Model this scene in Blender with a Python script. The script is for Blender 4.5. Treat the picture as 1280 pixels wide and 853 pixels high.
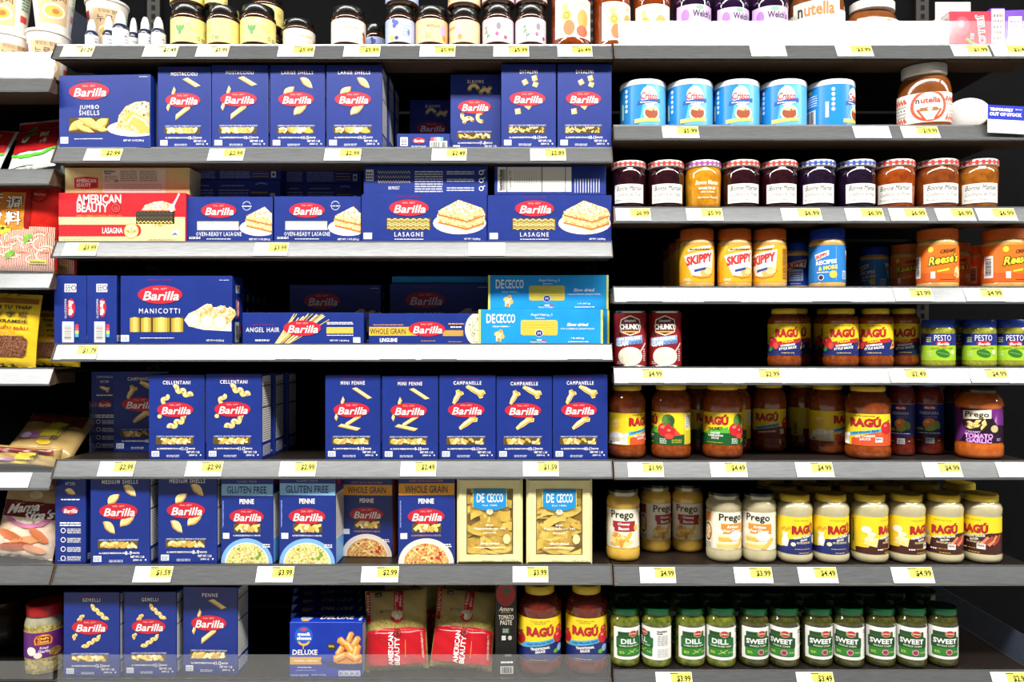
import bpy, bmesh, math, random
from mathutils import Vector
from mathutils.geometry import tessellate_polygon
random.seed(7)
sc = bpy.context.scene
for o in list(bpy.data.objects): bpy.data.objects.remove(o)
COL = sc.collection

# ---------------------------------------------------------------- camera, light, exposure
PX = 0.00175                 # metres per photograph pixel at the plane of the shelf fronts
DIST = 26 / 36 * 1280 * PX   # camera to shelf-front plane
EYE = 1.10                   # eye height above the aisle floor
cam = bpy.data.cameras.new('camera'); cam.lens = 26; cam.sensor_width = 36; cam.sensor_fit = 'HORIZONTAL'
camo = bpy.data.objects.new('camera', cam); COL.objects.link(camo)
camo.location = (0, -DIST, EYE); camo.rotation_euler = (math.pi / 2, 0, 0)
sc.camera = camo
w = bpy.data.worlds.new('store_ambient'); sc.world = w; w.use_nodes = True
w.node_tree.nodes['Background'].inputs[0].default_value = (0.95, 0.97, 1.0, 1)
w.node_tree.nodes['Background'].inputs[1].default_value = 0.06
def ceiling_lamp(x, y, z, sx, sy, power):
    l = bpy.data.lights.new('ceiling_lamp', 'AREA'); l.shape = 'RECTANGLE'; l.size = sx; l.size_y = sy
    l.energy = power; l.color = (1.0, 0.975, 0.93)
    o = bpy.data.objects.new('ceiling_lamp', l); COL.objects.link(o); o.location = (x, y, z)
    return o
ceiling_lamp(-0.30, -1.55, EYE + 2.05, 4.6, 0.40, 216)
ceiling_lamp(-4.9, -1.55, EYE + 2.05, 3.6, 0.40, 165)
ceiling_lamp(4.2, -1.55, EYE + 2.05, 3.6, 0.40, 165)
sc.view_settings.view_transform = 'Standard'; sc.view_settings.look = 'None'
sc.view_settings.gamma = 1; sc.view_settings.use_curve_mapping = False
sc.view_settings.exposure = 0.26

# ---------------------------------------------------------------- helpers
def WX(px, y=0.0): return (px - 640) * PX * (DIST + y) / DIST
def WZ(py, y=0.0): return EYE + (426.5 - py) * PX * (DIST + y) / DIST
def lin(h):
    h = h.lstrip('#'); c = [int(h[i:i + 2], 16) / 255 for i in (0, 2, 4)]
    return tuple(x / 12.92 if x <= 0.04045 else ((x + 0.055) / 1.055) ** 2.4 for x in c) + (1,)
_M = {}
def flat(hexc, rough=0.44, spec=0.5, metal=0.0):
    rough = min(rough, .44) if rough >= .4 else rough
    k = ('f', hexc, rough, spec, metal)
    if k not in _M:
        m = bpy.data.materials.new('ink_' + hexc.strip('#')); m.use_nodes = True
        b = m.node_tree.nodes['Principled BSDF']
        b.inputs['Base Color'].default_value = lin(hexc); b.inputs['Roughness'].default_value = rough
        b.inputs['Specular IOR Level'].default_value = spec; b.inputs['Metallic'].default_value = metal
        _M[k] = m
    return _M[k]
def grain(name, h1, h2, scale=60, rough=0.5, spec=0.4, metal=0.0, bump=0.0, tex='noise', coat=0.0, stretch=(1, 1, 1), lo=0.35, hi=0.65, h3=None, alpha=None):
    k = ('g', name)
    if k in _M: return _M[k]
    m = bpy.data.materials.new(name); m.use_nodes = True; nt = m.node_tree; N = nt.nodes; L = nt.links
    b = N['Principled BSDF']
    tc = N.new('ShaderNodeTexCoord'); mp = N.new('ShaderNodeMapping'); mp.inputs['Scale'].default_value = stretch
    L.new(tc.outputs['Object'], mp.inputs['Vector'])
    if tex == 'noise':
        t = N.new('ShaderNodeTexNoise'); t.inputs['Scale'].default_value = scale; t.inputs['Detail'].default_value = 4; out = t.outputs[0]
    elif tex == 'wave':
        t = N.new('ShaderNodeTexWave'); t.inputs['Scale'].default_value = scale; t.inputs['Distortion'].default_value = 3; t.inputs['Detail'].default_value = 2; out = t.outputs[1]
    else:
        t = N.new('ShaderNodeTexVoronoi'); t.inputs['Scale'].default_value = scale; out = t.outputs['Color']
    L.new(mp.outputs[0], t.inputs['Vector'])
    r = N.new('ShaderNodeValToRGB'); r.color_ramp.elements[0].color = lin(h1); r.color_ramp.elements[1].color = lin(h2)
    r.color_ramp.elements[0].position = lo; r.color_ramp.elements[1].position = hi
    if h3:
        e = r.color_ramp.elements.new((lo + hi) / 2); e.color = lin(h3)
    L.new(out, r.inputs[0]); L.new(r.outputs[0], b.inputs['Base Color'])
    b.inputs['Roughness'].default_value = rough; b.inputs['Specular IOR Level'].default_value = spec; b.inputs['Metallic'].default_value = metal
    b.inputs['Coat Weight'].default_value = coat; b.inputs['Coat Roughness'].default_value = 0.04
    if alpha is not None: b.inputs['Alpha'].default_value = alpha
    if bump:
        bm_ = N.new('ShaderNodeBump'); bm_.inputs['Strength'].default_value = bump; bm_.inputs['Distance'].default_value = 0.002
        L.new(out, bm_.inputs['Height']); L.new(bm_.outputs[0], b.inputs['Normal'])
    _M[k] = m
    return m
def clear(name, hexc, mixv, rough=0.05):
    """thin clear plastic or glass: mostly see-through with a sharp reflection"""
    k = ('c', name)
    if k in _M: return _M[k]
    m = bpy.data.materials.new(name); m.use_nodes = True; nt = m.node_tree; N = nt.nodes; L = nt.links
    N.remove(N['Principled BSDF'])
    df = N.new('ShaderNodeBsdfDiffuse'); df.inputs[0].default_value = lin(hexc); tr = N.new('ShaderNodeBsdfTransparent')
    gl = N.new('ShaderNodeBsdfGlossy'); gl.inputs['Roughness'].default_value = rough; gl.inputs['Color'].default_value = (1, 1, 1, 1)
    haze = N.new('ShaderNodeMixShader'); mx = N.new('ShaderNodeMixShader'); nz = N.new('ShaderNodeTexNoise'); nz.inputs['Scale'].default_value = 14
    hz_ = N.new('ShaderNodeMath'); hz_.operation = 'MULTIPLY_ADD'; hz_.inputs[1].default_value = mixv * .5; hz_.inputs[2].default_value = mixv * .75
    L.new(nz.outputs[0], hz_.inputs[0]); L.new(hz_.outputs[0], haze.inputs[0]); L.new(tr.outputs[0], haze.inputs[1]); L.new(df.outputs[0], haze.inputs[2])
    lw = N.new('ShaderNodeLayerWeight'); pw = N.new('ShaderNodeMath'); pw.operation = 'POWER'; pw.inputs[1].default_value = 5
    ad = N.new('ShaderNodeMath'); ad.operation = 'ADD'; ad.inputs[1].default_value = 0.05; ad.use_clamp = True
    L.new(lw.outputs['Facing'], pw.inputs[0]); L.new(pw.outputs[0], ad.inputs[0]); L.new(ad.outputs[0], mx.inputs[0])
    L.new(haze.outputs[0], mx.inputs[1]); L.new(gl.outputs[0], mx.inputs[2]); L.new(mx.outputs[0], N['Material Output'].inputs['Surface'])
    _M[k] = m
    return m

def mesh_obj(name, me, parent=None):
    o = bpy.data.objects.new(name, me); COL.objects.link(o)
    if parent: o.parent = parent
    return o
def tag(o, label, cat, group=None, kind=None):
    if label: o['label'] = label
    if cat: o['category'] = cat
    if group: o['group'] = group
    if kind: o['kind'] = kind
    return o
def bm_mesh(name, bm, mats, smooth=False):
    me = bpy.data.meshes.new(name); bm.to_mesh(me); bm.free()
    for m in mats: me.materials.append(m)
    if smooth:
        for p in me.polygons: p.use_smooth = True
    return me
def add_box(bm, x0, x1, y0, y1, z0, z1, mi=0):
    v = [bm.verts.new(c) for c in ((x0, y0, z0), (x1, y0, z0), (x1, y1, z0), (x0, y1, z0), (x0, y0, z1), (x1, y0, z1), (x1, y1, z1), (x0, y1, z1))]
    for f in ((3, 2, 1, 0), (4, 5, 6, 7), (0, 1, 5, 4), (1, 2, 6, 5), (2, 3, 7, 6), (3, 0, 4, 7)):
        fc = bm.faces.new([v[i] for i in f]); fc.material_index = mi
def box_mesh(name, x0, x1, y0, y1, z0, z1, mat, bev=0.0):
    bm = bmesh.new(); add_box(bm, x0, x1, y0, y1, z0, z1)
    if bev: bmesh.ops.bevel(bm, geom=bm.edges[:], offset=bev, segments=1, affect='EDGES')
    bmesh.ops.recalc_face_normals(bm, faces=bm.faces[:])
    return bm_mesh(name, bm, [mat])
def lathe(name, prof, mats, seg=36, sx=1.0, sy=1.0):
    """prof: (radius, height, material index) in photograph pixels"""
    bm = bmesh.new(); rings = []
    for p in prof:
        r, z = p[0] * PX, p[1] * PX
        rings.append([bm.verts.new((r * sx * math.sin(2 * math.pi * i / seg), -r * sy * math.cos(2 * math.pi * i / seg), z)) for i in range(seg)])
    for k in range(len(prof) - 1):
        mi = prof[k][2] if len(prof[k]) > 2 else 0
        for i in range(seg):
            j = (i + 1) % seg
            f = bm.faces.new((rings[k][i], rings[k][j], rings[k + 1][j], rings[k + 1][i])); f.material_index = mi; f.smooth = True
    if prof[0][0] > 0: bm.faces.new(rings[0][::-1]).material_index = prof[0][2] if len(prof[0]) > 2 else 0
    if prof[-1][0] > 0: bm.faces.new(rings[-1]).material_index = prof[-1][2] if len(prof[-1]) > 2 else 0
    bmesh.ops.recalc_face_normals(bm, faces=bm.faces[:])
    me = bm_mesh(name, bm, mats)
    me.set_sharp_from_angle(angle=math.radians(50))
    return me

_T = {}
def text_raw(s, bold, shear, space):
    k = (s, bold, shear, space)
    if k not in _T:
        c = bpy.data.curves.new('t', 'FONT'); c.body = s; c.resolution_u = 2 if len(s) < 14 else 1
        c.offset = bold; c.shear = shear; c.space_character = space; c.fill_mode = 'FRONT'
        o = bpy.data.objects.new('t', c); me = bpy.data.meshes.new_from_object(o)
        vs = [(v.co.x, v.co.y) for v in me.vertices]; fs = [tuple(p.vertices) for p in me.polygons]
        bpy.data.meshes.remove(me); bpy.data.objects.remove(o); bpy.data.curves.remove(c)
        x0 = min(v[0] for v in vs); x1 = max(v[0] for v in vs); y0 = min(v[1] for v in vs); y1 = max(v[1] for v in vs)
        _T[k] = ([((x - x0) / (x1 - x0) - .5, (y - y0) / (y1 - y0) - .5) for x, y in vs], fs)
    return _T[k]
class Print:
    """flat printed shapes in photograph pixels; build() lays them on a surface"""
    def __init__(s): s.it = []
    def add(s, vs, fs, mat, ly): s.it.append((vs, fs, mat, ly)); return s
    def poly(s, pts, mat, ly=0):
        tri = tessellate_polygon([[Vector((p[0], p[1], 0)) for p in pts]])
        return s.add(list(pts), [tuple(t) for t in tri], mat, ly)
    def rect(s, x0, y0, x1, y1, mat, ly=0): return s.add([(x0, y0), (x1, y0), (x1, y1), (x0, y1)], [(0, 1, 2, 3)], mat, ly)
    def ell(s, cx, cy, rx, ry, mat, ly=0, n=24, rot=0.0, a0=0.0, a1=360.0):
        pts = []
        full = a1 - a0 >= 360
        for i in range(n if full else n + 1):
            a = math.radians(a0 + (a1 - a0) * i / n); x, y = rx * math.cos(a), ry * math.sin(a)
            c, q = math.cos(math.radians(rot)), math.sin(math.radians(rot)); pts.append((cx + x * c - y * q, cy + x * q + y * c))
        return s.add(pts, [tuple(range(len(pts)))], mat, ly)
    def ring(s, cx, cy, rx, ry, t, mat, ly=0, n=28, a0=0.0, a1=360.0):
        vs, fs = [], []
        for i in range(n + 1):
            a = math.radians(a0 + (a1 - a0) * i / n)
            vs += [(cx + rx * math.cos(a), cy + ry * math.sin(a)), (cx + (rx - t) * math.cos(a), cy + (ry - t) * math.sin(a))]
            if i: fs.append((2 * i - 2, 2 * i - 1, 2 * i + 1, 2 * i))
        return s.add(vs, fs, mat, ly)
    def path(s, pts, wd, mat, ly=0):
        vs, fs = [], []
        for i, p in enumerate(pts):
            a = pts[max(i - 1, 0)]; b = pts[min(i + 1, len(pts) - 1)]
            dx, dy = b[0] - a[0], b[1] - a[1]; l = math.hypot(dx, dy) or 1
            ww = wd[i] if isinstance(wd, (list, tuple)) else wd
            nx, ny = -dy / l * ww / 2, dx / l * ww / 2
            vs += [(p[0] + nx, p[1] + ny), (p[0] - nx, p[1] - ny)]
            if i: fs.append((2 * i - 2, 2 * i - 1, 2 * i + 1, 2 * i))
        return s.add(vs, fs, mat, ly)
    def text(s, t, cx, cy, wd, ht, mat, ly=2, bold=0.0, shear=0.0, space=1.0, rot=0.0, skew=0.0):
        vs, fs = text_raw(t, bold, shear, space); c, q = math.cos(math.radians(rot)), math.sin(math.radians(rot)); o = []
        for x, y in vs:
            x, y = x * wd, y * ht; y += x * skew
            o.append((cx + x * c - y * q, cy + x * q + y * c))
        return s.add(o, fs, mat, ly)
    def fuzz(s, x0, y0, x1, y1, rows, mat, ly=2, dash=(1.2, 4.0), fill=0.55):
        vs, fs = [], []; p = (y1 - y0) / rows
        for r in range(rows):
            y = y0 + r * p; x = x0
            while x < x1 - 0.6:
                d = min(random.uniform(*dash), x1 - x)
                k = len(vs); vs += [(x, y), (x + d, y), (x + d, y + p * fill), (x, y + p * fill)]; fs.append((k, k + 1, k + 2, k + 3)); x += d + 0.7
        return s.add(vs, fs, mat, ly)
    def bars(s, x0, y0, x1, y1, mat, ly=3, horiz=False):
        vs, fs = [], []; a, b = (y0, y1) if horiz else (x0, x1); t = a
        while t < b - .3:
            d = min(random.choice((.4, .4, .8, 1.1)), b - t); k = len(vs)
            vs += [(x0, t), (x1, t), (x1, t + d), (x0, t + d)] if horiz else [(t, y0), (t + d, y0), (t + d, y1), (t, y1)]
            fs.append((k, k + 1, k + 2, k + 3)); t += d + random.choice((.4, .7))
        return s.add(vs, fs, mat, ly)
    def build(s, name, fn, us=None, vs=None, step=0.11, smooth=False):
        bm = bmesh.new(); mats = []
        for it_, (v2, fs, mat, ly) in enumerate(s.it):
            ly += .04 * it_ if it_ < 60 else 2.4
            if mat not in mats: mats.append(mat)
            mi = mats.index(mat); bv = [bm.verts.new((x, y, ly)) for x, y in v2]
            for f in fs:
                try:
                    fc = bm.faces.new([bv[i] for i in f])
                except ValueError: continue
                fc.material_index = mi
                fc.normal_update()
                if fc.normal.z < 0: fc.normal_flip()
                fc.smooth = smooth
        for ax, st in ((0, us), (1, vs)):
            if not st: continue
            cs = [v.co[ax] for v in bm.verts]; k = math.ceil(min(cs) / st); no = (1, 0, 0) if ax == 0 else (0, 1, 0)
            while k * st < max(cs):
                co = [0, 0, 0]; co[ax] = k * st
                bmesh.ops.bisect_plane(bm, geom=bm.verts[:] + bm.edges[:] + bm.faces[:], plane_co=co, plane_no=no); k += 1
        for v in bm.verts: v.co = fn(v.co.x, v.co.y, 0.0002 + v.co.z * step * 0.001)
        me = bpy.data.meshes.new(name); bm.to_mesh(me); bm.free()
        for m in mats: me.materials.append(m)
        return me
# surface maps for a box of W x H x D pixels with its origin at the centre of the base; (u, v) from the lower corner of the face
def on_front(W, H, D): return lambda u, v, o: ((u - W / 2) * PX, -D / 2 * PX - o, v * PX)
def on_right(W, H, D): return lambda u, v, o: (W / 2 * PX + o, (u - D / 2) * PX, v * PX)
def on_left(W, H, D): return lambda u, v, o: (-W / 2 * PX - o, (D / 2 - u) * PX, v * PX)
def on_top(W, H, D): return lambda u, v, o: ((u - W / 2) * PX, (v - D / 2) * PX, H * PX + o)
def on_can(R, sy=1.0): return lambda u, v, o: ((R * PX + o) * math.sin(u / R), -(R * PX * sy + o) * math.cos(u / R), v * PX)

# rows: height (photograph row) of each deck's front edge
ROW = {'n1': 98, 'n2': 213, 'n3': 342, 'n4': 461, 'n5': 590, 'n6': 707, 'n7': 851,
       'p1': 57, 'p2': 185.5, 'p3': 303, 'p4': 431, 'p5': 576, 'p6': 707, 'p7': 850,
       's1': 56.5, 's2': 157.5, 's3': 260, 's4': 359.5, 's5': 460, 's6': 577, 's7': 708, 's8': 839}
TOP = {}
def RZ(r): return WZ(ROW[r], 0)

def assemble(name, tpl, loc, rz=0.0, scale=(1, 1, 1), rx=0.0, ry=0.0):
    e = bpy.data.objects.new(name, None); COL.objects.link(e); e.empty_display_size = 0.02
    e.location = loc; e.rotation_euler = (rx, ry, rz); e.scale = scale
    made = []
    for pname, me, par in tpl['parts']:
        o = mesh_obj(pname, me, e if par is None else made[par]); made.append(o)
    return e
def put_box(name, label, cat, tpl, x0, x1, top, row, dep=0.012, rz=0.0, group=None, bottom=None, dscale=1.0):
    """a box whose front spans x0..x1 and reaches up to 'top' in the photograph at depth dep, standing on its row (or on 'bottom')"""
    z = (RZ(row) if bottom is None else bottom) + 0.0004
    wd = (x1 - x0) * PX * (DIST + dep) / DIST; sx = wd / (tpl['W'] * PX)
    sz = sx if top is None else (WZ(top, dep) - z) / (tpl['H'] * PX)
    e = assemble(name, tpl, ((WX(x0, dep) + WX(x1, dep)) / 2, dep + tpl['D'] * PX * dscale / 2, z), math.radians(rz), (sx, dscale, sz))
    tag(e, label, cat, group); TOP[e.name] = z + sz * tpl['H'] * PX
    return e
def put_jar(name, label, cat, tpl, x0, x1, top, row, dep=0.015, rot=0.0, group=None, bottom=None):
    z = (RZ(row) if bottom is None else bottom) + 0.0004
    yc = dep + (x1 - x0) / 2 * PX
    wd = (x1 - x0) * PX * (DIST + yc) / DIST; s = wd / (tpl['W'] * PX)
    sz = s if top is None else (WZ(top, yc) - z) / (tpl['H'] * PX)
    xc = (WX(x0, yc) + WX(x1, yc)) / 2
    # 'rot' is how far the label's middle is turned away from someone standing where the photograph was taken
    e = assemble(name, tpl, (xc, yc, z), math.radians(rot) - math.atan2(xc, DIST + yc), (s, s, sz))
    tag(e, label, cat, group); TOP[e.name] = z + sz * tpl['H'] * PX
    return e

# ---------------------------------------------------------------- structure: back wall, floor, uprights, shelves
deck_m = grain('deck_paint', '#17110e', '#241b17', 300, 0.45, 0.35)
lip_m = grain('lip_paint', '#3d3025', '#4d3c2e', 120, 0.5, 0.3)
rail_m = grain('rail_plastic', '#686a6b', '#78797a', 30, 0.27, 0.8, metal=0.55, stretch=(1, 1, 30))
cap_m = grain('rail_end', '#4b3a2e', '#5c4a3c', 80, 0.4)
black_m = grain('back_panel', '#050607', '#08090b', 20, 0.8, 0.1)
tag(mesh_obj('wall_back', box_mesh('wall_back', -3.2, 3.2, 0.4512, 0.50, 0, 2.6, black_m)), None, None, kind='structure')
tag(mesh_obj('floor', box_mesh('floor', -5, 5, -4.0, 0.5, -0.05, 0, grain('floor_tile', '#8c877d', '#99958b', 6, 0.4))), None, None, kind='structure')
X0, X1, X2 = 70.5, 765.5, 1292      # bay boundaries (pixels at the front plane)
slot_m = grain('upright_paint', '#1b1511', '#261d18', 90, 0.5)
hole_m = flat('#050404', 0.9, 0.1)
for px, lab in ((X0, 'slotted brown steel upright behind the squeeze bottles'), (X1, 'slotted brown steel upright between the pasta bay and the sauce bay'), (X2, 'slotted brown steel upright behind the small red gelatin boxes')):
    u = bpy.data.objects.new('shelf_upright', None); COL.objects.link(u); u.location = (WX(px), 0.452, 0); tag(u, lab, 'shelf upright', 'slotted uprights')
    mesh_obj('post', box_mesh('post', -0.018, 0.018, -0.015, -0.0012, 0, 2.4, slot_m, 0.001), u)
    p = Print()
    for k in range(70): p.rect(-3, 300 + 14 * k, 3, 308 + 14 * k, hole_m)
    mesh_obj('slot_pattern', p.build('slot_pattern', lambda a, b, o: (a * PX, -0.0152 - o, b * PX)), u)
RD, RF = 19.5 * PX, 0.0182     # rail drop and how far its foot stands forward
def make_shelf(x0, x1, row, lab, rail=True):
    z = RZ(row); a, b = WX(x0), WX(x1)
    s = bpy.data.objects.new('shelf', None); COL.objects.link(s); s.location = ((a + b) / 2, 0, z); hw = (b - a) / 2
    tag(s, lab, 'shelf', 'shelves of the gondola')
    mesh_obj('deck', box_mesh('deck', -hw, hw, 0.0, 0.4365, -0.009, 0, deck_m, 0.001), s)
    mesh_obj('front_channel', box_mesh('front_channel', -hw, hw, 0.004, 0.075, -RD + 0.001, -0.0095, lip_m, 0.001), s)
    p = Print()      # perforations of the deck
    for i in range(int(2 * hw / 0.026)):
        for j in range(5):
            p.ell((-hw + 0.013 + i * 0.026) / PX, (0.015 + j * 0.05) / PX, 0.9, 0.9, flat('#4a4038', .6), 0, n=6)
    mesh_obj('hole_pattern', p.build('hole_pattern', lambda u, v, o: (u * PX, v * PX, o)), s)
    if rail:
        bm = bmesh.new(); pr = [(0.002, 0.0025), (-0.001, 0.0025), (-0.0015, -0.001), (-RF + 0.001, -RD + 0.002), (-RF - 0.002, -RD + 0.0005), (-RF - 0.002, -RD - 0.0025), (-RF + 0.003, -RD - 0.0025), (0.002, -0.006)]
        L_ = [bm.verts.new((-hw + 0.001, y, zz)) for y, zz in pr]; R_ = [bm.verts.new((hw - 0.001, y, zz)) for y, zz in pr]
        for k in range(len(pr)):
            j = (k + 1) % len(pr); bm.faces.new((L_[k], L_[j], R_[j], R_[k]))
        bm.faces.new(L_[::-1]); bm.faces.new(R_); bmesh.ops.recalc_face_normals(bm, faces=bm.faces[:])
        r = mesh_obj('price_rail', bm_mesh('price_rail', bm, [rail_m]), s)
        for sx in (-1, 1):
            bm = bmesh.new(); xs = sx * (hw - 0.0012); t = 0.0011 * sx
            A = [(0.004, 0.003), (-0.003, 0.003), (-RF - 0.0035, -RD), (-RF - 0.003, -RD - 0.003), (0.004, -RD)]
            va = [bm.verts.new((xs, y, zz)) for y, zz in A]; vb = [bm.verts.new((xs + t, y, zz)) for y, zz in A]
            bm.faces.new(va); bm.faces.new(vb[::-1])
            for k in range(5): bm.faces.new((va[k], vb[k], vb[(k + 1) % 5], va[(k + 1) % 5]))
            bmesh.ops.recalc_face_normals(bm, faces=bm.faces[:]); mesh_obj('end_cap', bm_mesh('end_cap', bm, [cap_m]), s)
    return s
G1, G2 = 'noodle and seasoning bay', 'pasta bay'
ordn = ['top', 'second', 'third', 'fourth', 'fifth', 'sixth', 'seventh', 'eighth']
for i in range(7):
    make_shelf(-330, X0 - 1.5, 'n%d' % (i + 1), '%s shelf of the narrow noodle bay, brown deck with grey rail' % ordn[i], i < 6)
    make_shelf(X0, X1 - 0.8, 'p%d' % (i + 1), '%s shelf of the pasta bay, dark deck with sloping price rail' % ordn[i])
for i in range(8):
    make_shelf(X1 + 0.8, X2, 's%d' % (i + 1), '%s shelf of the sauce and spread bay, dark deck with price rail' % ordn[i])

# shelf price tags on the sloping rails
white_i = flat('#f4f4f0', .55, .3); yel_i = flat('#f1e75c', .55, .3); blk_i = flat('#14140f', .39, .15); red_i = flat('#d9463f', .5); grey_i = flat('#9a9a96', .6)
cream_i = flat('#f3ecc4', .55)
def price_tag(row, x0, x1, price, what, style='y'):
    z = RZ(row); wpx = x1 - x0; ht = 17.2
    e = bpy.data.objects.new('price_tag', None); COL.objects.link(e)
    y = -0.009; e.location = (WX((x0 + x1) / 2, y), 0, z)
    sl = lambda v: (-0.0019 - (RF - 0.002) * (1 - v / ht), -RD + 0.0028 + (RD - 0.0045) * v / ht)
    nrm = Vector((0, -(RD - .0045), (RF - .002))).normalized()
    def fn(u, v, o):
        yy, zz = sl(v); return ((u - wpx / 2) * PX, yy + nrm.y * (o + 0.0004), zz + nrm.z * (o + 0.0004))
    p = Print(); p.rect(0, 0, wpx, ht, cream_i if style == 'c' else white_i)
    me = p.build('paper', fn); bm = bmesh.new(); bm.from_mesh(me)
    bmesh.ops.solidify(bm, geom=bm.faces[:], thickness=0.0003); bm.to_mesh(me); bm.free()
    par = mesh_obj('paper', me, e)
    q = Print()
    if style != 'w':
        q.rect(wpx * .42, 5.5, wpx - .5, ht - .4, yel_i if style == 'y' else flat('#f3e79a', .55), 1)
        q.text(price, wpx * .77, 10.0, wpx * .38, 7.2, blk_i, 3, bold=0.028)
        q.rect(wpx * .40, ht - 2.2, wpx * .62, ht - .9, flat('#56564e'), 2)
        q.fuzz(2, 9.5, 9, ht - 1.5, 3, red_i if style == 'c' else grey_i, 1, (1, 3), .4)
        q.fuzz(3, 5, wpx * .5, 6.4, 1, grey_i, 1, (1, 3), .4); q.fuzz(wpx * .6, 1.5, wpx - 4, 3, 1, grey_i, 1, (1, 3), .4)
        mesh_obj('price_lettering', q.build('price_lettering', fn), e)
        lab = 'yellow and white price tag reading %s under %s' % (price, what)
    else:
        q.fuzz(3, 3, wpx - 5, 12, 2, flat('#d5d5d0'), 1, (2, 6), .2)
        mesh_obj('faint_lettering', q.build('faint_lettering', fn), e)
        lab = 'blank white shelf tag under %s' % what
    tag(e, lab, 'price tag', 'price tags on the shelf rails')
for t in (
 ('p1', 78, 117, '$1.29', 'the first squeeze bottle beside the cups', 'c'), ('p1', 180, 222, '$1.49', 'the last squeeze bottles', 'c'), ('p1', 246, 286, '$5.99', 'the yellow honey jars', 'c'),
 ('p1', 348, 393, '$5.99', 'the short pink-label jar'), ('p1', 430, 475, '$5.99', 'the lone cream-label jar'), ('p1', 525, 569, '$5.99', 'the peach-label jar'),
 ('p1', 617, 661, '$5.99', 'the pink-label jar stacks'), ('p1', 697, 740, '$6.49', 'the tall marmalade jar'),
 ('s1', 938, 982, '', 'the grape jelly jars', 'w'), ('s1', 1045, 1090, '$3.99', 'the tall hazelnut jars'), ('s1', 1190, 1236, '$1.99', 'the red gelatin box'), ('s1', 1240, 1286, '$2.49', 'the purple gelatin boxes'),
 ('p2', 107, 152, '$2.99', 'the jumbo shells box'), ('p2', 261, 305, '$2.99', 'the second mostaccioli box'), ('p2', 406, 451, '$2.99', 'the large shells boxes'), ('p2', 540, 583, '$2.49', 'the elbows boxes'), ('p2', 663, 707, '$2.89', 'the ditalini boxes'),
 ('s2', 828, 873, '$5.99', 'the shortening cans'), ('s2', 1067, 1112, '', 'the gap after the shortening cans', 'w'), ('s2', 1127, 1173, '$19.99', 'the big upright hazelnut jar'),
 ('p3', 80, 122, '$3.99', 'the red lasagna box'), ('p3', 318, 360, '$3.99', 'the oven-ready lasagne boxes'), ('p3', 586, 631, '', 'the two lasagne boxes', 'w'),
 ('s3', 770, 813, '$6.99', 'the first dark jam jar'), ('s3', 858, 903, '$5.99', 'the amber jam jar'), ('s3', 977, 1026, '$6.99', 'the first blue-lidded jam jar'), ('s3', 1057, 1104, '$6.99', 'the second blue-lidded jam jar'), ('s3', 1112, 1158, '$6.99', 'the orange marmalade jar'), ('s3', 1170, 1217, '$6.99', 'the ninth jam jar'), ('s3', 1221, 1269, '$6.99', 'the last jam jar'),
 ('p4', 78, 122, '$1.79', 'the upright manicotti boxes'), ('p4', 345, 390, '', 'the angel hair box', 'w'), ('p4', 475, 520, '', 'the whole grain linguine lettering', 'w'), ('p4', 527, 571, '', 'the red logo of the linguine box', 'w'), ('p4', 709, 753, '', 'the sky-blue angel hair boxes', 'w'),
 ('s4', 783, 827, '', 'the empty end of the peanut butter shelf', 'w'), ('s4', 879, 924, '', 'the orange peanut butter jars', 'w'), ('s4', 1014, 1061, '', 'the blue peanut butter jar', 'w'), ('s4', 1118, 1165, '$3.99', 'the first orange-lidded peanut butter pair'), ('s4', 1206, 1254, '$4.99', 'the last orange-lidded peanut butter'),
 ('s5', 785, 829, '$4.99', 'the clam chowder cans'), ('s5', 858, 903, '', 'the gap beside the chowder cans', 'w'), ('s5', 930, 976, '$2.99', 'the first pizza sauce jar'), ('s5', 1112, 1159, '$2.49', 'the last pizza sauce jar'), ('s5', 1212, 1260, '$4.99', 'the green pesto jars'),
 ('p5', 124, 168, '$2.99', 'the shaded campanelle boxes'), ('p5', 233, 278, '$2.99', 'the two cellentani boxes'), ('p5', 350, 395, '$2.99', 'the gap after the cellentani boxes'), ('p5', 501, 545, '$2.49', 'the second mini penne box'), ('p5', 654, 698, '$1.59', 'the second campanelle box'),
 ('s6', 785, 829, '$1.99', 'the first two tomato sauce jars'), ('s6', 888, 933, '$4.49', 'the chunky garden sauce jar'), ('s6', 995, 1041, '$4.99', 'the six cheese sauce jars'), ('s6', 1154, 1201, '$4.99', 'the marinara jars'), ('s6', 1246, 1290, '', 'the purple-label sauce jar', 'w'),
 ('p6', 168, 215, '$1.59', 'the medium shells boxes'), ('p6', 321, 367, '$3.99', 'the gluten free penne boxes'), ('p6', 452, 498, '$2.99', 'the whole grain penne boxes'), ('p6', 641, 685, '$3.99', 'the cream pappardelle trays'),
 ('s7', 800, 844, '$4.99', 'the cheesy bacon sauce jars'), ('s7', 918, 965, '$3.99', 'the four cheese sauce jars'), ('s7', 998, 1046, '$4.49', 'the classic alfredo jars'), ('s7', 1115, 1166, '$4.99', 'the bacon alfredo jars'),
 ('s8', 820, 865, '$3.99', 'the dill pickle jars'), ('s8', 996, 1042, '$3.49', 'the sweet pickle jars'), ('s8', 1240, 1286, '$2.99', 'the bare end of the pickle shelf'),
 ('n5', -6, 38, '', 'the wrapped noodle pack', 'w')):
    price_tag(*t)

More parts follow.
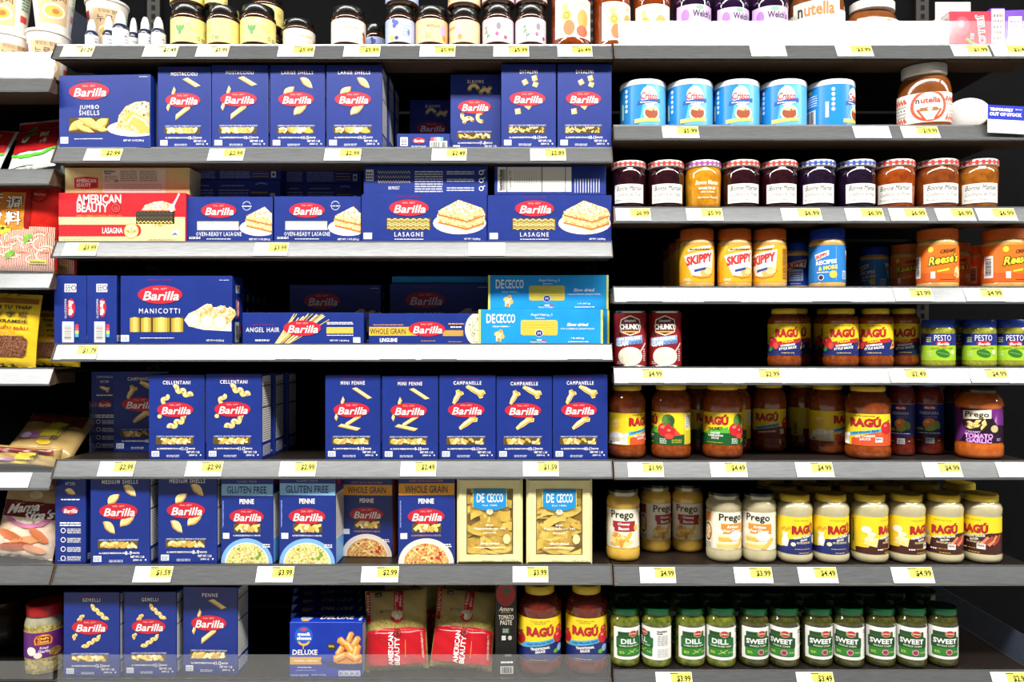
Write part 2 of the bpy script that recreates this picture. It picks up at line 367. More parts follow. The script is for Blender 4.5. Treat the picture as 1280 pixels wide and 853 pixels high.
# ---------------------------------------------------------------- pasta boxes
BLUE = grain('blue_carton', '#102a7c', '#132e84', 25, 0.40, 0.6)
W_ = flat('#f6f5f0', .5, .3); RED = flat('#c41f34', .42, .6); PINK = flat('#8e2458', .5)
PA, PB, PC, PD = flat('#f2d37a', .5), flat('#fcecb4', .5), flat('#cf9f48', .5), flat('#a37731', .5)
WIN = flat('#5f4e24', .25, .5)
FOOD = grain('baked_food_print', '#d98a3c', '#f6e3b4', 260, .5, tex='vor', lo=.15, hi=.85, h3='#eec07a')
FOOD2 = grain('sauced_food_print', '#b5402a', '#f3d791', 330, .5, tex='vor', lo=.1, hi=.9, h3='#e2a95b')
GREENF = grain('tossed_pasta_print', '#7f9a2e', '#f5e7b4', 300, .5, tex='vor', lo=.05, hi=.7, h3='#ecd27c')
CRUST = grain('cheese_crust_print', '#e9a24e', '#fdf3d6', 200, .5, lo=.4, hi=.55)
def logo(p, cx, cy, rx, ry, ly=6, s=1.0):
    p.ell(cx, cy, rx, ry, RED, ly, n=32)
    p.text('Barilla', cx + rx * .04, cy - ry * .13, rx * 1.62, ry * .98, W_, ly + 2, bold=.016, shear=.25)
    if rx > 12: p.text('DAL 1877', cx, cy + ry * .62, rx * .62, ry * .2, flat('#f0b9b4'), ly + 2, bold=.01)
    return p
def xf(pts, cx, cy, ang, s=1.0):
    c, q = math.cos(math.radians(ang)), math.sin(math.radians(ang)); return [(cx + s * (x * c - y * q), cy + s * (x * q + y * c)) for x, y in pts]
def penne(p, cx, cy, ln, wd, ang, ly=2):
    h, l = wd / 2, ln / 2
    p.poly(xf([(-l, -h), (l - wd * .9, -h), (l, h), (-l + wd * .9, h)], cx, cy, ang), PA, ly)
    p.poly(xf([(-l + wd * .5, 0), (l - wd * .5, 0), (l - wd * .2, h * .6), (-l + wd * .8, h * .6)], cx, cy, ang), PB, ly + 1)
    p.poly(xf([(-l, -h), (l - wd * .9, -h), (l - wd * .75, -h * .6), (-l + wd * .2, -h * .6)], cx, cy, ang), PC, ly + 1)
    p.poly(xf([(l - wd * .8, -h * .75), (l - wd * .1, h * .8), (l - wd * .5, h * .3)], cx, cy, ang), PD, ly + 2)
def shell(p, cx, cy, ln, wd, ang, ly=2):
    l, h = ln / 2, wd / 2; n = 9
    up = [(-l + 2 * l * i / n, h * math.sin(math.pi * (i / n) ** .8)) for i in range(n + 1)]
    dn = [(l - 2 * l * i / n, -h * .8 * math.sin(math.pi * (i / n) ** 1.1)) for i in range(1, n)]
    p.poly(xf(up + dn, cx, cy, ang), PA, ly)
    for k in (-.45, 0, .45): p.path(xf([(-l * .9, 0), (-l * .3, h * (k + .25)), (l * .4, h * (k + .2)), (l * .9, 0)], cx, cy, ang), wd * .09, PB, ly + 1)
    p.path(xf([(-l, 0), (-l * .2, -h * .62), (l * .5, -h * .5), (l, 0)], cx, cy, ang), wd * .16, PC, ly + 1)
def elbow(p, cx, cy, r, wd, a0, a1, ly=2):
    pts = [(cx + r * math.cos(math.radians(a0 + (a1 - a0) * i / 8)), cy + r * math.sin(math.radians(a0 + (a1 - a0) * i / 8))) for i in range(9)]
    p.path(pts, wd, PA, ly); p.path([(cx + (x - cx) * 1.06, cy + (y - cy) * 1.06) for x, y in pts], wd * .4, PB, ly + 1)
    for q in (pts[0], pts[-1]): p.ell(q[0], q[1], wd * .36, wd * .36, PD, ly + 2, n=8)
def twist(p, x0, y0, x1, y1, wd, amp, nw, ly=2):
    L_ = math.hypot(x1 - x0, y1 - y0); ang = math.degrees(math.atan2(y1 - y0, x1 - x0)); n = 26
    pts = xf([(L_ * i / n, amp * math.sin(2 * math.pi * nw * i / n)) for i in range(n + 1)], x0, y0, ang)
    p.path(pts, wd, PA, ly); p.path([(x - .25, y + wd * .2) for x, y in pts], wd * .35, PB, ly + 1)
    for k in range(int(nw * 2)):
        t = (k + .75) / (nw * 2); q = xf([(L_ * t, amp * .2)], x0, y0, ang)[0]; p.ell(q[0], q[1], wd * .16, wd * .4, PC, ly + 2, n=8, rot=ang)
def campan(p, cx, cy, ln, wd, ang, ly=2):
    l, h = ln / 2, wd / 2
    p.poly(xf([(-l, -h * .25), (-l * .3, -h * .5), (l * .4, -h * .55), (l * .75, -h), (l, -h * .5), (l * .85, 0), (l * 1.02, h * .5), (l * .7, h), (l * .3, h * .55), (-l * .3, h * .6), (-l * .95, h * .35)], cx, cy, ang), PA, ly)
    p.poly(xf([(-l * .8, 0), (l * .4, -h * .1), (l * .5, h * .4), (-l * .3, h * .45)], cx, cy, ang), PB, ly + 1)
    p.path(xf([(-l * .7, -h * .15), (l * .3, -h * .3), (l * .8, -h * .6)], cx, cy, ang), wd * .13, PC, ly + 1)
    p.ell(*xf([(l * .82, h * .1)], cx, cy, ang)[0], wd * .12, wd * .3, PC, ly + 2, n=8, rot=ang)
def ditalo(p, cx, cy, s, ang, ly=2):
    p.poly(xf([(-s, -s * .8), (s * .8, -s), (s, s * .8), (-s * .8, s)], cx, cy, ang), PA, ly); p.poly(xf([(-s * .7, 0), (s * .7, -.1), (s * .8, s * .7), (-s * .6, s * .8)], cx, cy, ang), PB, ly + 1)
    p.ell(*xf([(s * .75, 0)], cx, cy, ang)[0], s * .25, s * .6, PC, ly + 2, n=8, rot=ang)
def pic_penne(p): penne(p, 44, 86, 25, 5.5, -32); penne(p, 21, 74, 13, 4, 70); penne(p, 14, 54, 11, 4, 68); penne(p, 33, 48, 29, 5.5, 38)
def pic_minip(p): penne(p, 46, 84, 28, 4.5, -34); penne(p, 22, 74, 12, 4, 70); penne(p, 14, 54, 10, 4, 70); penne(p, 35, 50, 28, 4.5, 33); penne(p, 30, 41, 29, 4.5, -13)
def pic_shell(p): shell(p, 46, 84, 20, 10, -40); shell(p, 24, 73, 17, 11, 45); shell(p, 38, 50, 21, 11, 40)
def pic_mshell(p): shell(p, 46, 87, 19, 11, -40); shell(p, 27, 77, 17, 11, 42); shell(p, 43, 52, 21, 12, 38); shell(p, 22, 44, 19, 11, -45)
def pic_elbow(p): elbow(p, 32, 86, 6, 5, 0, 190); elbow(p, 50, 91, 5, 5, 190, 350); elbow(p, 47, 80, 6, 5, 10, 170); elbow(p, 21, 51, 5, 5, 150, 330); elbow(p, 25, 42, 6, 5, 20, 190); elbow(p, 43, 49, 6, 5, 90, 280)
def pic_ditali(p):
    for a in ((42, 89, 3.6, 20), (30, 84, 3.6, 35), (43, 81, 3.4, 75), (40, 60, 3.5, 10), (25, 58, 3.5, -30), (34, 54, 4, 60), (21, 47, 3.8, 15)): ditalo(p, *a)
def pic_cell(p): twist(p, 31, 91, 53, 80, 5.5, 2.4, 2.5); twist(p, 23, 81, 17, 71, 5, 2, 1.2); twist(p, 25, 40, 46, 53, 5.5, 2.4, 2.5); p.ell(13.5, 54.5, 2.8, 2.6, PA, 2)
def pic_gem(p): twist(p, 34, 90, 54, 72, 4.6, 1.0, 3.5); twist(p, 24, 78, 19, 71, 4, .8, 2); twist(p, 15, 54, 12, 48, 4, .8, 1.5); twist(p, 24, 37, 46, 51, 4.6, 1.0, 3.5)
def pic_camp(p): campan(p, 44, 87, 25, 12, -28); campan(p, 22, 79, 19, 11, 62); campan(p, 35, 47, 26, 12, 38)
def window_fill(p, x0, y0, x1, y1, n, sz, seed, ly=1):
    r = random.Random(seed); p.rect(x0 - .5, y0 - .5, x1 + .5, y1 + .5, flat('#3a3f66'), ly); p.rect(x0, y0, x1, y1, WIN, ly + 1)
    for k in range(n):
        a = r.uniform(-70, 70); l, h = sz * r.uniform(.7, 1.1), sz * .26; px = r.uniform(x0 + sz * .6, x1 - sz * .6); py = r.uniform(y0 + h, y1 - h)
        q = [(min(max(x, x0 + .02 * k), x1 - .02 * k), min(max(y, y0), y1)) for x, y in xf([(-l / 2, -h), (l / 2, -h), (l / 2 + h, 0), (l / 2, h), (-l / 2, h)], px, py, a)]
        p.poly(q, (PA, PB, flat('#d3b04e'), PC)[k % 4], ly + 2 + (k % 3))
def nutrition(W, H, D, y0=.2, y1=.97, side='r'):
    p = Print(); p.rect(D * .08, H * y0, D * .92, H * y1, flat('#d9d8d4'), 1); p.fuzz(D * .14, H * (y0 + .02), D * .86, H * (y1 - .06), 26, flat('#6d6d6a'), 2, (2, 9), .4)
    p.rect(D * .08, H * .6, D * .92, H * .613, flat('#151515'), 3); p.rect(D * .08, H * .85, D * .92, H * .863, flat('#151515'), 3); p.fuzz(D * .1, H * .04, D * .9, H * (y0 - .03), 7, W_, 2, (3, 9), .35)
    return p.build('nutrition_print', (on_right if side == 'r' else on_left)(W, H, D))
def cook_steps(W, H, D, title, side='l'):
    p = Print(); p.text(title, D * .5, H * .93, D * .6, 3, flat('#c9cbe0'), 2); p.text('N°' + {'CAMPANELLE': '59', 'MEDIUM SHELLS': '232'}.get(title, '70'), D * .5, H * .87, D * .3, 3.4, W_, 2)
    (campan if title == 'CAMPANELLE' else shell)(p, D * .5, H * .78, D * .36, 8, -20)
    p.fuzz(D * .2, H * .69, D * .8, H * .715, 1, W_, 2, (2, 5)); logo(p, D * .5, H * .58, D * .27, 5); p.fuzz(D * .16, H * .41, D * .84, H * .46, 2, W_, 2, (3, 8), .6)
    for k in range(4):
        y = H * (.36 - .1 * k); p.ring(D * .27, y, 3, 3, .8, W_, 2); p.fuzz(D * .4, y - 3, D * .84, y + 3, 4, W_, 2, (2, 8), .4)
    p.rect(D * .1, H * .03, D * .84, H * .036, flat('#8f95c8'), 2)
    return p.build('cooking_steps_print', (on_right if side == 'r' else on_left)(W, H, D))
BW, BH, BD = 69, 107, 37
_carton = {}
def carton(W, H, D, mat):
    k = (W, H, D, mat.name)
    if k not in _carton: _carton[k] = box_mesh('carton', -W / 2 * PX, W / 2 * PX, -D / 2 * PX, D / 2 * PX, 0, H * PX, mat, 0.0009)
    return _carton[k]
_nut = nutrition(BW, BH, BD)
def blue_box(title, pic, minutes, sz=6, seed=1, side=None, wpx=34):
    f = on_front(BW, BH, BD)
    t = Print(); t.text(title, 34.5, 97, wpx, 4.6, W_, 3, bold=.012, space=1.25); t.text('AMERICA\'S FAVORITE', 34.5, 102, 28, 1.8, PINK, 3)
    t.text('CAREFULLY SELECTED PREMIUM DURUM WHEAT', 33, 29.3, 47, 1.9, flat('#d8daea'), 3, bold=.01)
    t.text('AL DENTE PERFECTION IN', 25, 14, 30, 2.0, W_, 3, bold=.03); t.text(minutes, 44.5, 14, 8.5, 4.4, W_, 3, bold=.02); t.text('MINUTES', 53.5, 14, 8, 2, W_, 3, bold=.03)
    t.rect(3.5, 4, 13, 11, flat('#e3e6ec'), 2); t.fuzz(4.5, 5, 12, 10, 3, flat('#8b93a8'), 3, (2, 4)); t.fuzz(22, 3.5, 38, 6.8, 2, flat('#c5c8de'), 3, (2, 5))
    t.text('NET WT. 1 LB', 55, 9.6, 16, 2.6, W_, 3, bold=.03); t.text('(454 g)', 55, 5.6, 10, 2.6, W_, 3, bold=.03); t.ell(64.5, 6, 1, 1, W_, 3, n=8)
    g = logo(Print(), 33, 63, 22.5, 9.4)
    q = Print(); pic(q)
    wn = Print(); window_fill(wn, 9, 19.5, 55, 27.5, 32, sz, seed)
    parts = [('carton', carton(BW, BH, BD, BLUE), None), ('logo', g.build('logo', f), None), ('lettering', t.build('lettering', f), None), ('pasta_print', q.build('pasta_print', f), None),
             ('window', wn.build('window', f), None), ('nutrition_print', _nut if side is None else side, None)]
    return dict(W=BW, H=BH, D=BD, parts=parts)
TP = {
 'most': blue_box('MOSTACCIOLI', pic_penne, '10-11', 8, 2), 'lshell': blue_box('LARGE SHELLS', pic_shell, '14-15', 8, 3, wpx=40), 'elb': blue_box('ELBOWS', pic_elbow, '7-8', 4, 4, wpx=22),
 'dit': blue_box('DITALINI', pic_ditali, '10-11', 3.5, 5, wpx=22), 'cell': blue_box('CELLENTANI', pic_cell, '11-12', 6, 6), 'mpen': blue_box('MINI PENNE', pic_minip, '9-10', 7, 7, wpx=30),
 'camp': blue_box('CAMPANELLE', pic_camp, '10-11', 6, 8, side=cook_steps(BW, BH, BD, 'CAMPANELLE', 'l')), 'msh': blue_box('MEDIUM SHELLS', pic_mshell, '8-9', 7, 9, wpx=42),
 'gem': blue_box('GEMELLI', pic_gem, '12-13', 7, 10, wpx=22), 'pen': blue_box('PENNE', pic_penne, '11-12', 8, 11, wpx=20)}
TP['mshl'] = dict(TP['msh'], parts=TP['msh']['parts'][:-1] + [('cooking_steps_print', cook_steps(BW, BH, BD, 'MEDIUM SHELLS', 'l'), None)])
PB_, G = 'pasta box', 'blue upright pasta boxes'
def pbox(key, lab, x0, x1, top, row, dep=0.010, rz=0.0): return put_box('pasta_box', lab, PB_, TP[key], x0, x1, top, row, dep, rz, G)
# second shelf
pbox('most', 'blue mostaccioli box touching the jumbo shells box', 197, 263.5, 83, 'p2', 0.004)
pbox('most', 'blue mostaccioli box touching the large shells box', 264.5, 335, 81, 'p2', 0.004)
pbox('lshell', 'blue large shells box touching the mostaccioli boxes', 337.5, 406, 81, 'p2', 0.004)
pbox('lshell', 'blue large shells box at the edge of the dark gap on its shelf', 408, 477.5, 81, 'p2', 0.003)
for k in range(2): put_box('pasta_box', ['first blue large shells box behind the one at the dark gap', 'rearmost blue large shells box beside the dark gap'][k], PB_, TP['lshell'], (420.5, 432)[k], (486.3, 493.8)[k], None, 'p2', 0.004 + .0705 * (k + 1), 0, G)
pbox('elb', 'blue elbows pasta box standing forward beside the ditalini boxes', 563, 626, 93, 'p2', 0.045)
pbox('elb', 'blue elbows box deep in shadow behind the box lying down', 512, 570, 125, 'p2', 0.19)
pbox('dit', 'blue ditalini box touching the elbows box', 626.5, 695, 80, 'p2', 0.003)
pbox('dit', 'blue ditalini box at the sauce end of the second pasta shelf', 697, 764.5, 80, 'p2', 0.003)
# fifth shelf
pbox('camp', 'shaded blue campanelle box set back behind the cellentani boxes', 142, 211, 464.5, 'p5', 0.130)
e = put_box('pasta_box', 'shaded blue campanelle box turned to show its cooking-steps side', PB_, TP['camp'], 114, 183, 464.5, 'p5', 0.155, 90, G)
e.location.x = WX(114, .155) + BD * PX / 2; e.location.y = 0.155 + BW * PX / 2; e.scale = (1, 1, e.scale[2])
pbox('cell', 'blue cellentani box overlapping the shaded campanelle box', 186, 255.5, 468.5, 'p5', 0.008)
pbox('cell', 'blue cellentani box at the edge of the empty shelf space', 257.5, 327, 467.5, 'p5', 0.008)
for k in range(2): put_box('pasta_box', ['first blue cellentani box in the file behind the empty-space one', 'rearmost blue cellentani box showing only its grey side panel'][k], PB_, TP['cell'], (278, 297.5)[k], (343.8, 360.5)[k], None, 'p5', 0.008 + .072 * (k + 1), 0, G)
pbox('mpen', 'blue mini penne box next to the empty shelf space', 406.5, 475.5, 469, 'p5', 0.008)
pbox('mpen', 'blue mini penne box touching the campanelle boxes', 477.5, 547.5, 470, 'p5', 0.006)
pbox('camp', 'blue campanelle box touching the mini penne box', 549, 619.5, 469, 'p5', 0.006)
pbox('camp', 'middle blue campanelle box of the three in front', 620.5, 690, 470, 'p5', 0.008)
pbox('camp', 'blue campanelle box beside the sauce jars', 691, 759.5, 469, 'p5', 0.008)
# sixth shelf
pbox('msh', 'blue medium shells box beside the cooking-steps side panel', 113, 186, 592, 'p6', 0.000, 1.5)
pbox('msh', 'blue medium shells box next to the gluten free boxes', 197.5, 271, 591, 'p6', 0.008, 0)
e = put_box('pasta_box', 'blue pasta box turned so its cooking-steps side faces out', PB_, TP['mshl'], 68, 137, 590, 'p6', 0.008, 90, G)
e.location.x = WX(88, 0.01); e.location.y = 0.010 + BW * PX / 2; e.scale = (1, 1.05, e.scale[2])
# bottom shelf
pbox('gem', 'blue gemelli box beside the red-lidded garlic jar', 79.5, 149, 740.5, 'p7', 0.012)
pbox('gem', 'blue gemelli box touching the penne box', 155, 220, 740, 'p7', 0.016)
pbox('pen', 'blue penne box at the edge of the dark bottom-shelf gap', 229, 297.5, 734, 'p7', 0.024, -2)

# end of an elbows box lying down
f = on_front(67, 19, 100); t = Print()
t.rect(4.5, 4, 14, 14.5, W_, 1); t.fuzz(6, 5.5, 12.5, 13, 3, flat('#22305f'), 2, (2, 4)); logo(t, 28, 10.5, 8, 3.6); t.text('ELBOWS', 28, 2.6, 18, 3.4, W_, 3)
t.rect(42, 0.5, 64, 10, W_, 1); t.bars(44, 1, 62, 8.6, flat('#333333'), 2)
for k, c in enumerate(('#e0524e', '#e59ac0', '#f0e69a', '#6cb7dd', '#22305f')): t.rect(43 + k * 4, 10.6, 47 + k * 4, 14.5, flat(c), 1)
put_box('pasta_box', 'blue elbows box lying down with barcode end outward', PB_, dict(W=67, H=19, D=100, parts=[('carton', carton(67, 19, 100, BLUE), None), ('lettering', t.build('lettering', f), None)]), 496, 562, 167, 'p2', 0.010, 0, G)

# gluten free and whole grain penne
def bowl_box(band, bandcol, txtcol, bowlcol, food, edge):
    f = on_front(BW, BH, BD)
    t = Print(); t.rect(0.6, 82, 68.4, 96, bandcol, 1); t.text(band, 34, 89, 52, 8.6, txtcol, 3, bold=.012); t.text('CLASSIC TASTE' if 'GLU' in band else 'GREAT TASTE & RICH IN FIBER', 34, 99, 26 if 'GLU' in band else 42, 2.4, flat('#aab4dd') if 'GLU' in band else flat('#d9973c'), 3)
    t.text('PENNE', 34, 75, 19, 6, W_, 3, bold=.03); t.text('AL DENTE PERFECTION IN 10-11 MINUTES', 34, 34, 36, 2, W_ if 'GLU' in band else flat('#e09a3a'), 3, bold=.02)
    t.rect(2.5, 30, 11, 37, flat('#e3e6ec'), 2); t.fuzz(55, 20, 65, 25, 2, W_, 3, (2, 4)); t.fuzz(2, 44, 3.6, 76, 16, flat('#8d9bd6'), 2, (1, 2), .7)
    g = logo(Print(), 34, 57, 22.5, 9.4); wn = Print(); window_fill(wn, 17, 38, 52, 48, 18, 9, 31)
    b = Print(); b.ell(34, 0.6, 34, 30, bowlcol, 2, n=28, a0=0, a1=180); b.ell(34, 0.6, 29, 25, flat('#f7f1e4'), 3, n=28, a0=0, a1=180); b.ell(34, 0.6, 27.5, 24, food, 4, n=28, a0=0, a1=180)
    r = random.Random(5)
    for k in range(9): penne(b, 34 + r.uniform(-19, 19), 4 + r.uniform(0, 14), 11, 3, r.uniform(-60, 60), 5)
    for k in range(6): b.ell(34 + r.uniform(-19, 19), 4 + r.uniform(0, 14), 2.2, 1.6, flat('#7fa03a') if 'GLU' in band else flat('#c23d2a'), 9, n=8)
    s = Print(); s.rect(1, 1, BD - 1, 30, edge, 1); s.rect(1, 84, BD - 1, BH - 1, edge if 'GLU' not in band else flat('#16287a'), 1); s.rect(1, 30, BD - 1, 84, flat('#d9d8d4') if 'GLU' in band else edge, 1); s.fuzz(3, 32, BD - 3, 82, 24, flat('#7d7d7a'), 2, (2, 8), .4); s.ell(14, 98, 8, 5, RED, 2)
    return dict(W=BW, H=BH, D=BD, parts=[('carton', carton(BW, BH, BD, BLUE), None), ('logo', g.build('logo', f), None), ('lettering', t.build('lettering', f), None), ('window', wn.build('window', f), None), ('bowl_print', b.build('bowl_print', f), None), ('side_print', s.build('side_print', on_right(BW, BH, BD)), None), ('edge_print', s.build('edge_print', on_left(BW, BH, BD)), None)])
gf = bowl_box('GLUTEN FREE', flat('#8fc3ee', .4), flat('#14287c'), flat('#7fb2e6'), GREENF, flat('#6fa9e0', .4))
wg = bowl_box('WHOLE GRAIN', flat('#e5a233', .4), flat('#1c2450'), flat('#e9ddcf'), FOOD2, flat('#c9822a', .4))
put_box('pasta_box', 'gluten free penne box with light blue band next to medium shells', PB_, gf, 276.5, 342.5, 594, 'p6', 0.010, -1.5, 'blue upright pasta boxes')
put_box('pasta_box', 'gluten free penne box with light blue band next to whole grain', PB_, gf, 349.5, 421, 593, 'p6', 0.006, -2.5, 'blue upright pasta boxes')
put_box('pasta_box', 'whole grain penne box set back on the shelf beside gluten free', PB_, wg, 427.5, 492, 596, 'p6', 0.062, -3, 'blue upright pasta boxes')
put_box('pasta_box', 'whole grain penne box standing forward beside the cream trays', PB_, wg, 497.5, 568, 593, 'p6', 0.008, 1.5, 'blue upright pasta boxes')

# jumbo shells
def plate(p, cx, cy, rx, ry, ly=2, xmax=None): 
    p.poly([(min(cx + rx * math.cos(a * .2618), xmax or 1e9), cy + ry * math.sin(a * .2618)) for a in range(24)], flat('#f7f5ef', .45), ly)
def slab_stack(p, x0, y0, x1, y1, ly=3, n=4):
    """printed slice of layered lasagne in perspective"""
    h = (y1 - y0); w_ = x1 - x0
    p.poly([(x0 + w_ * .04, y0 + h * .62), (x0 + w_ * .45, y0 + h), (x1 - w_ * .05, y0 + h * .72), (x1, y0 + h * .55), (x1 - w_ * .02, y0 + h * .2), (x0 + w_ * .62, y0), (x0 + w_ * .02, y0 + h * .25), (x0, y0 + h * .5)], FOOD, ly)
    for k in range(n):
        y = y0 + h * (.16 + .12 * k)
        p.path([(x0 + w_ * .03, y + h * .12), (x0 + w_ * .3, y + h * .02), (x0 + w_ * .62, y - h * .1), (x0 + w_ * .85, y + h * .02), (x1 - w_ * .02, y + h * .1)], h * .05, flat('#f4d795') if k % 2 else flat('#c9692e'), ly + 1)
    p.poly([(x0 + w_ * .06, y0 + h * .68), (x0 + w_ * .45, y0 + h), (x1 - w_ * .07, y0 + h * .74), (x0 + w_ * .62, y0 + h * .5)], CRUST, ly + 2)
f = on_front(117, 90, 40); t = Print(); t.text('JUMBO', 39, 50, 25, 6.2, W_, 3, space=1.2); t.text('SHELLS', 39, 43.5, 26, 5.6, W_, 3, space=1.2)
t.fuzz(20, 11.5, 57, 13, 1, W_, 3, (2, 6)); t.text('NET WT. 12 OZ (340 g)', 96, 9, 26, 3, W_, 3, bold=.02); t.rect(2, 6.5, 12, 14.5, flat('#e3e6ec'), 2); t.fuzz(3, 8, 11, 13, 3, flat('#8b93a8'), 3, (2, 4)); t.text('AMERICA\'S FAVORITE', 39, 83, 30, 1.8, PINK, 3); t.fuzz(103, 86.5, 114, 87.6, 1, W_, 3)
q = Print(); plate(q, 98, 24, 36, 10, 2, 116); q.poly([(74, 24), (77, 40), (86, 51), (98, 56), (110, 57), (116, 55), (116, 18), (104, 17), (92, 20)], FOOD, 3)
q.poly([(84, 34), (92, 45), (104, 40), (115, 32), (116, 20), (104, 18), (98, 26)], flat('#eeb050'), 4); q.poly([(84, 46), (96, 55), (112, 55), (115, 44), (104, 40), (94, 46)], CRUST, 5); q.path([(88, 30), (96, 40), (110, 33), (115, 26)], 2.4, flat('#fff0cf'), 6)
for a in ((107, 54), (112, 50), (109, 40)): q.ell(*a, 1.8, 1.1, flat('#4c5a2a'), 7, n=8, rot=60)
wn = Print(); wn.rect(13, 19.5, 65, 37.5, WIN, 1)
for a in ((24, 29, 26, 12, 30), (40, 31, 34, 13, -28), (55, 30, 20, 14, 40), (33, 24, 26, 8, -18), (56, 23, 14, 7, 0)): 
    b = Print(); shell(b, *a, ly=2)
    for vs, fs, m, l in b.it: wn.add([(min(max(x, 13), 65), min(max(y, 19.5), 37.5)) for x, y in vs], fs, {PA: flat('#cdb65c'), PB: flat('#e7d886')}.get(m, m), l)
s = Print(); s.fuzz(14, 3, 26, 86, 44, W_, 2, (4, 9), .5)
jumbo = dict(W=117, H=90, D=40, parts=[('carton', carton(117, 90, 40, BLUE), None), ('logo', logo(Print(), 39, 70, 26, 10.5).build('logo', f), None), ('lettering', t.build('lettering', f), None), ('food_print', q.build('food_print', f), None), ('window', wn.build('window', f), None), ('side_print', s.build('side_print', on_right(117, 90, 40)), None)])
put_box('pasta_box', 'wide blue jumbo shells box with a plate of stuffed shells', PB_, jumbo, 73, 190, 93.5, 'p2', 0.002, -2.5, 'wide blue pasta boxes')

# lasagne row
def wide_box(key):
    if key == 'lasagne':
        Wd, Hh, Dd = 156, 60, 44; f = on_front(Wd, Hh, Dd); g = logo(Print(), 59, 43, 24.5, 10.2)
        t = Print(); t.text('LASAGNE', 59, 10, 36, 5.4, W_, 3, space=1.35); t.fuzz(41, 3.5, 77, 5, 1, W_, 3, (2, 5)); t.text('NET WT. 1 LB (454 g)', 138, 4, 20, 2.8, W_, 3, bold=.02); t.rect(2.5, 4, 13, 12, flat('#e3e6ec'), 2); t.text('AMERICA\'S FAVORITE', 59, 57, 30, 1.8, PINK, 3)
        q = Print(); plate(q, 122, 24, 33, 14, 2, 155); slab_stack(q, 94, 14, 154, 53)
        wn = Print(); wn.rect(31, 15.5, 86, 30.5, WIN, 1)
        for k in range(6): wn.path([(32 + i * 1.35, 17.4 + k * 2.2 + 1.0 * math.sin(i * 1.1)) for i in range(40)], 1.1, (PA, flat('#caa93f'), PB)[k % 3], 2 + k)
    else:
        Wd, Hh, Dd = 108, 55, 40; f = on_front(Wd, Hh, Dd); g = logo(Print(), 41, 38.5, 22, 9)
        t = Print(); t.text('OVEN-READY LASAGNE', 41, 10.4, 57, 5, W_, 3, space=1.15); t.fuzz(26, 4, 56, 5.4, 1, W_, 3, (2, 5)); t.text('NET WT. 9 OZ (255 g)', 92, 3.8, 26, 2.8, W_, 3, bold=.02); t.fuzz(4, 4.5, 18, 7.5, 2, W_, 3); t.ring(76, 44, 5.5, 5.5, .8, flat('#b9c0e8'), 2, a0=20, a1=160); t.ring(76, 44, 5.5, 5.5, .8, flat('#b9c0e8'), 2, a0=200, a1=340); t.fuzz(70, 43, 82, 45, 1, W_, 3)
        q = Print(); plate(q, 92, 18, 25, 10, 2, 107.5); slab_stack(q, 74, 11, 128, 43)
        q.it = [([(min(x, 107.5), y) for x, y in vs], fs, m, l) for vs, fs, m, l in q.it]
        wn = Print(); wn.rect(14, 15, 66, 25.5, flat('#c9c3a5', .4), 1); wn.rect(15, 15.5, 64.5, 23.5, flat('#f1ecd6', .4), 2); wn.poly([(64, 15.5), (67, 15.5), (65, 19)], flat('#f1ecd6'), 3)
    return dict(W=Wd, H=Hh, D=Dd, parts=[('carton', carton(Wd, Hh, Dd, BLUE), None), ('logo', g.build('logo', f), None), ('lettering', t.build('lettering', f), None), ('food_print', q.build('food_print', f), None), ('window', wn.build('window', f), None)])
las, oven = wide_box('lasagne'), wide_box('oven')
GW = 'wide blue pasta boxes'
put_box('pasta_box', 'blue oven-ready lasagne box touching the red lasagna box', PB_, oven, 232.5, 340.5, 246, 'p3', 0.010, 0, GW)
put_box('pasta_box', 'blue oven-ready lasagne box touching the lasagne boxes', PB_, oven, 342.5, 451.5, 245.5, 'p3', 0.010, 0, GW)
put_box('pasta_box', 'blue lasagne box beside the oven-ready boxes', PB_, las, 452, 608.5, 243, 'p3', 0.004, 0, GW)
put_box('pasta_box', 'blue lasagne box at the sauce end of its shelf', PB_, las, 609.5, 764.5, 244, 'p3', 0.004, 0, GW)
LT = flat('#8f97c6')
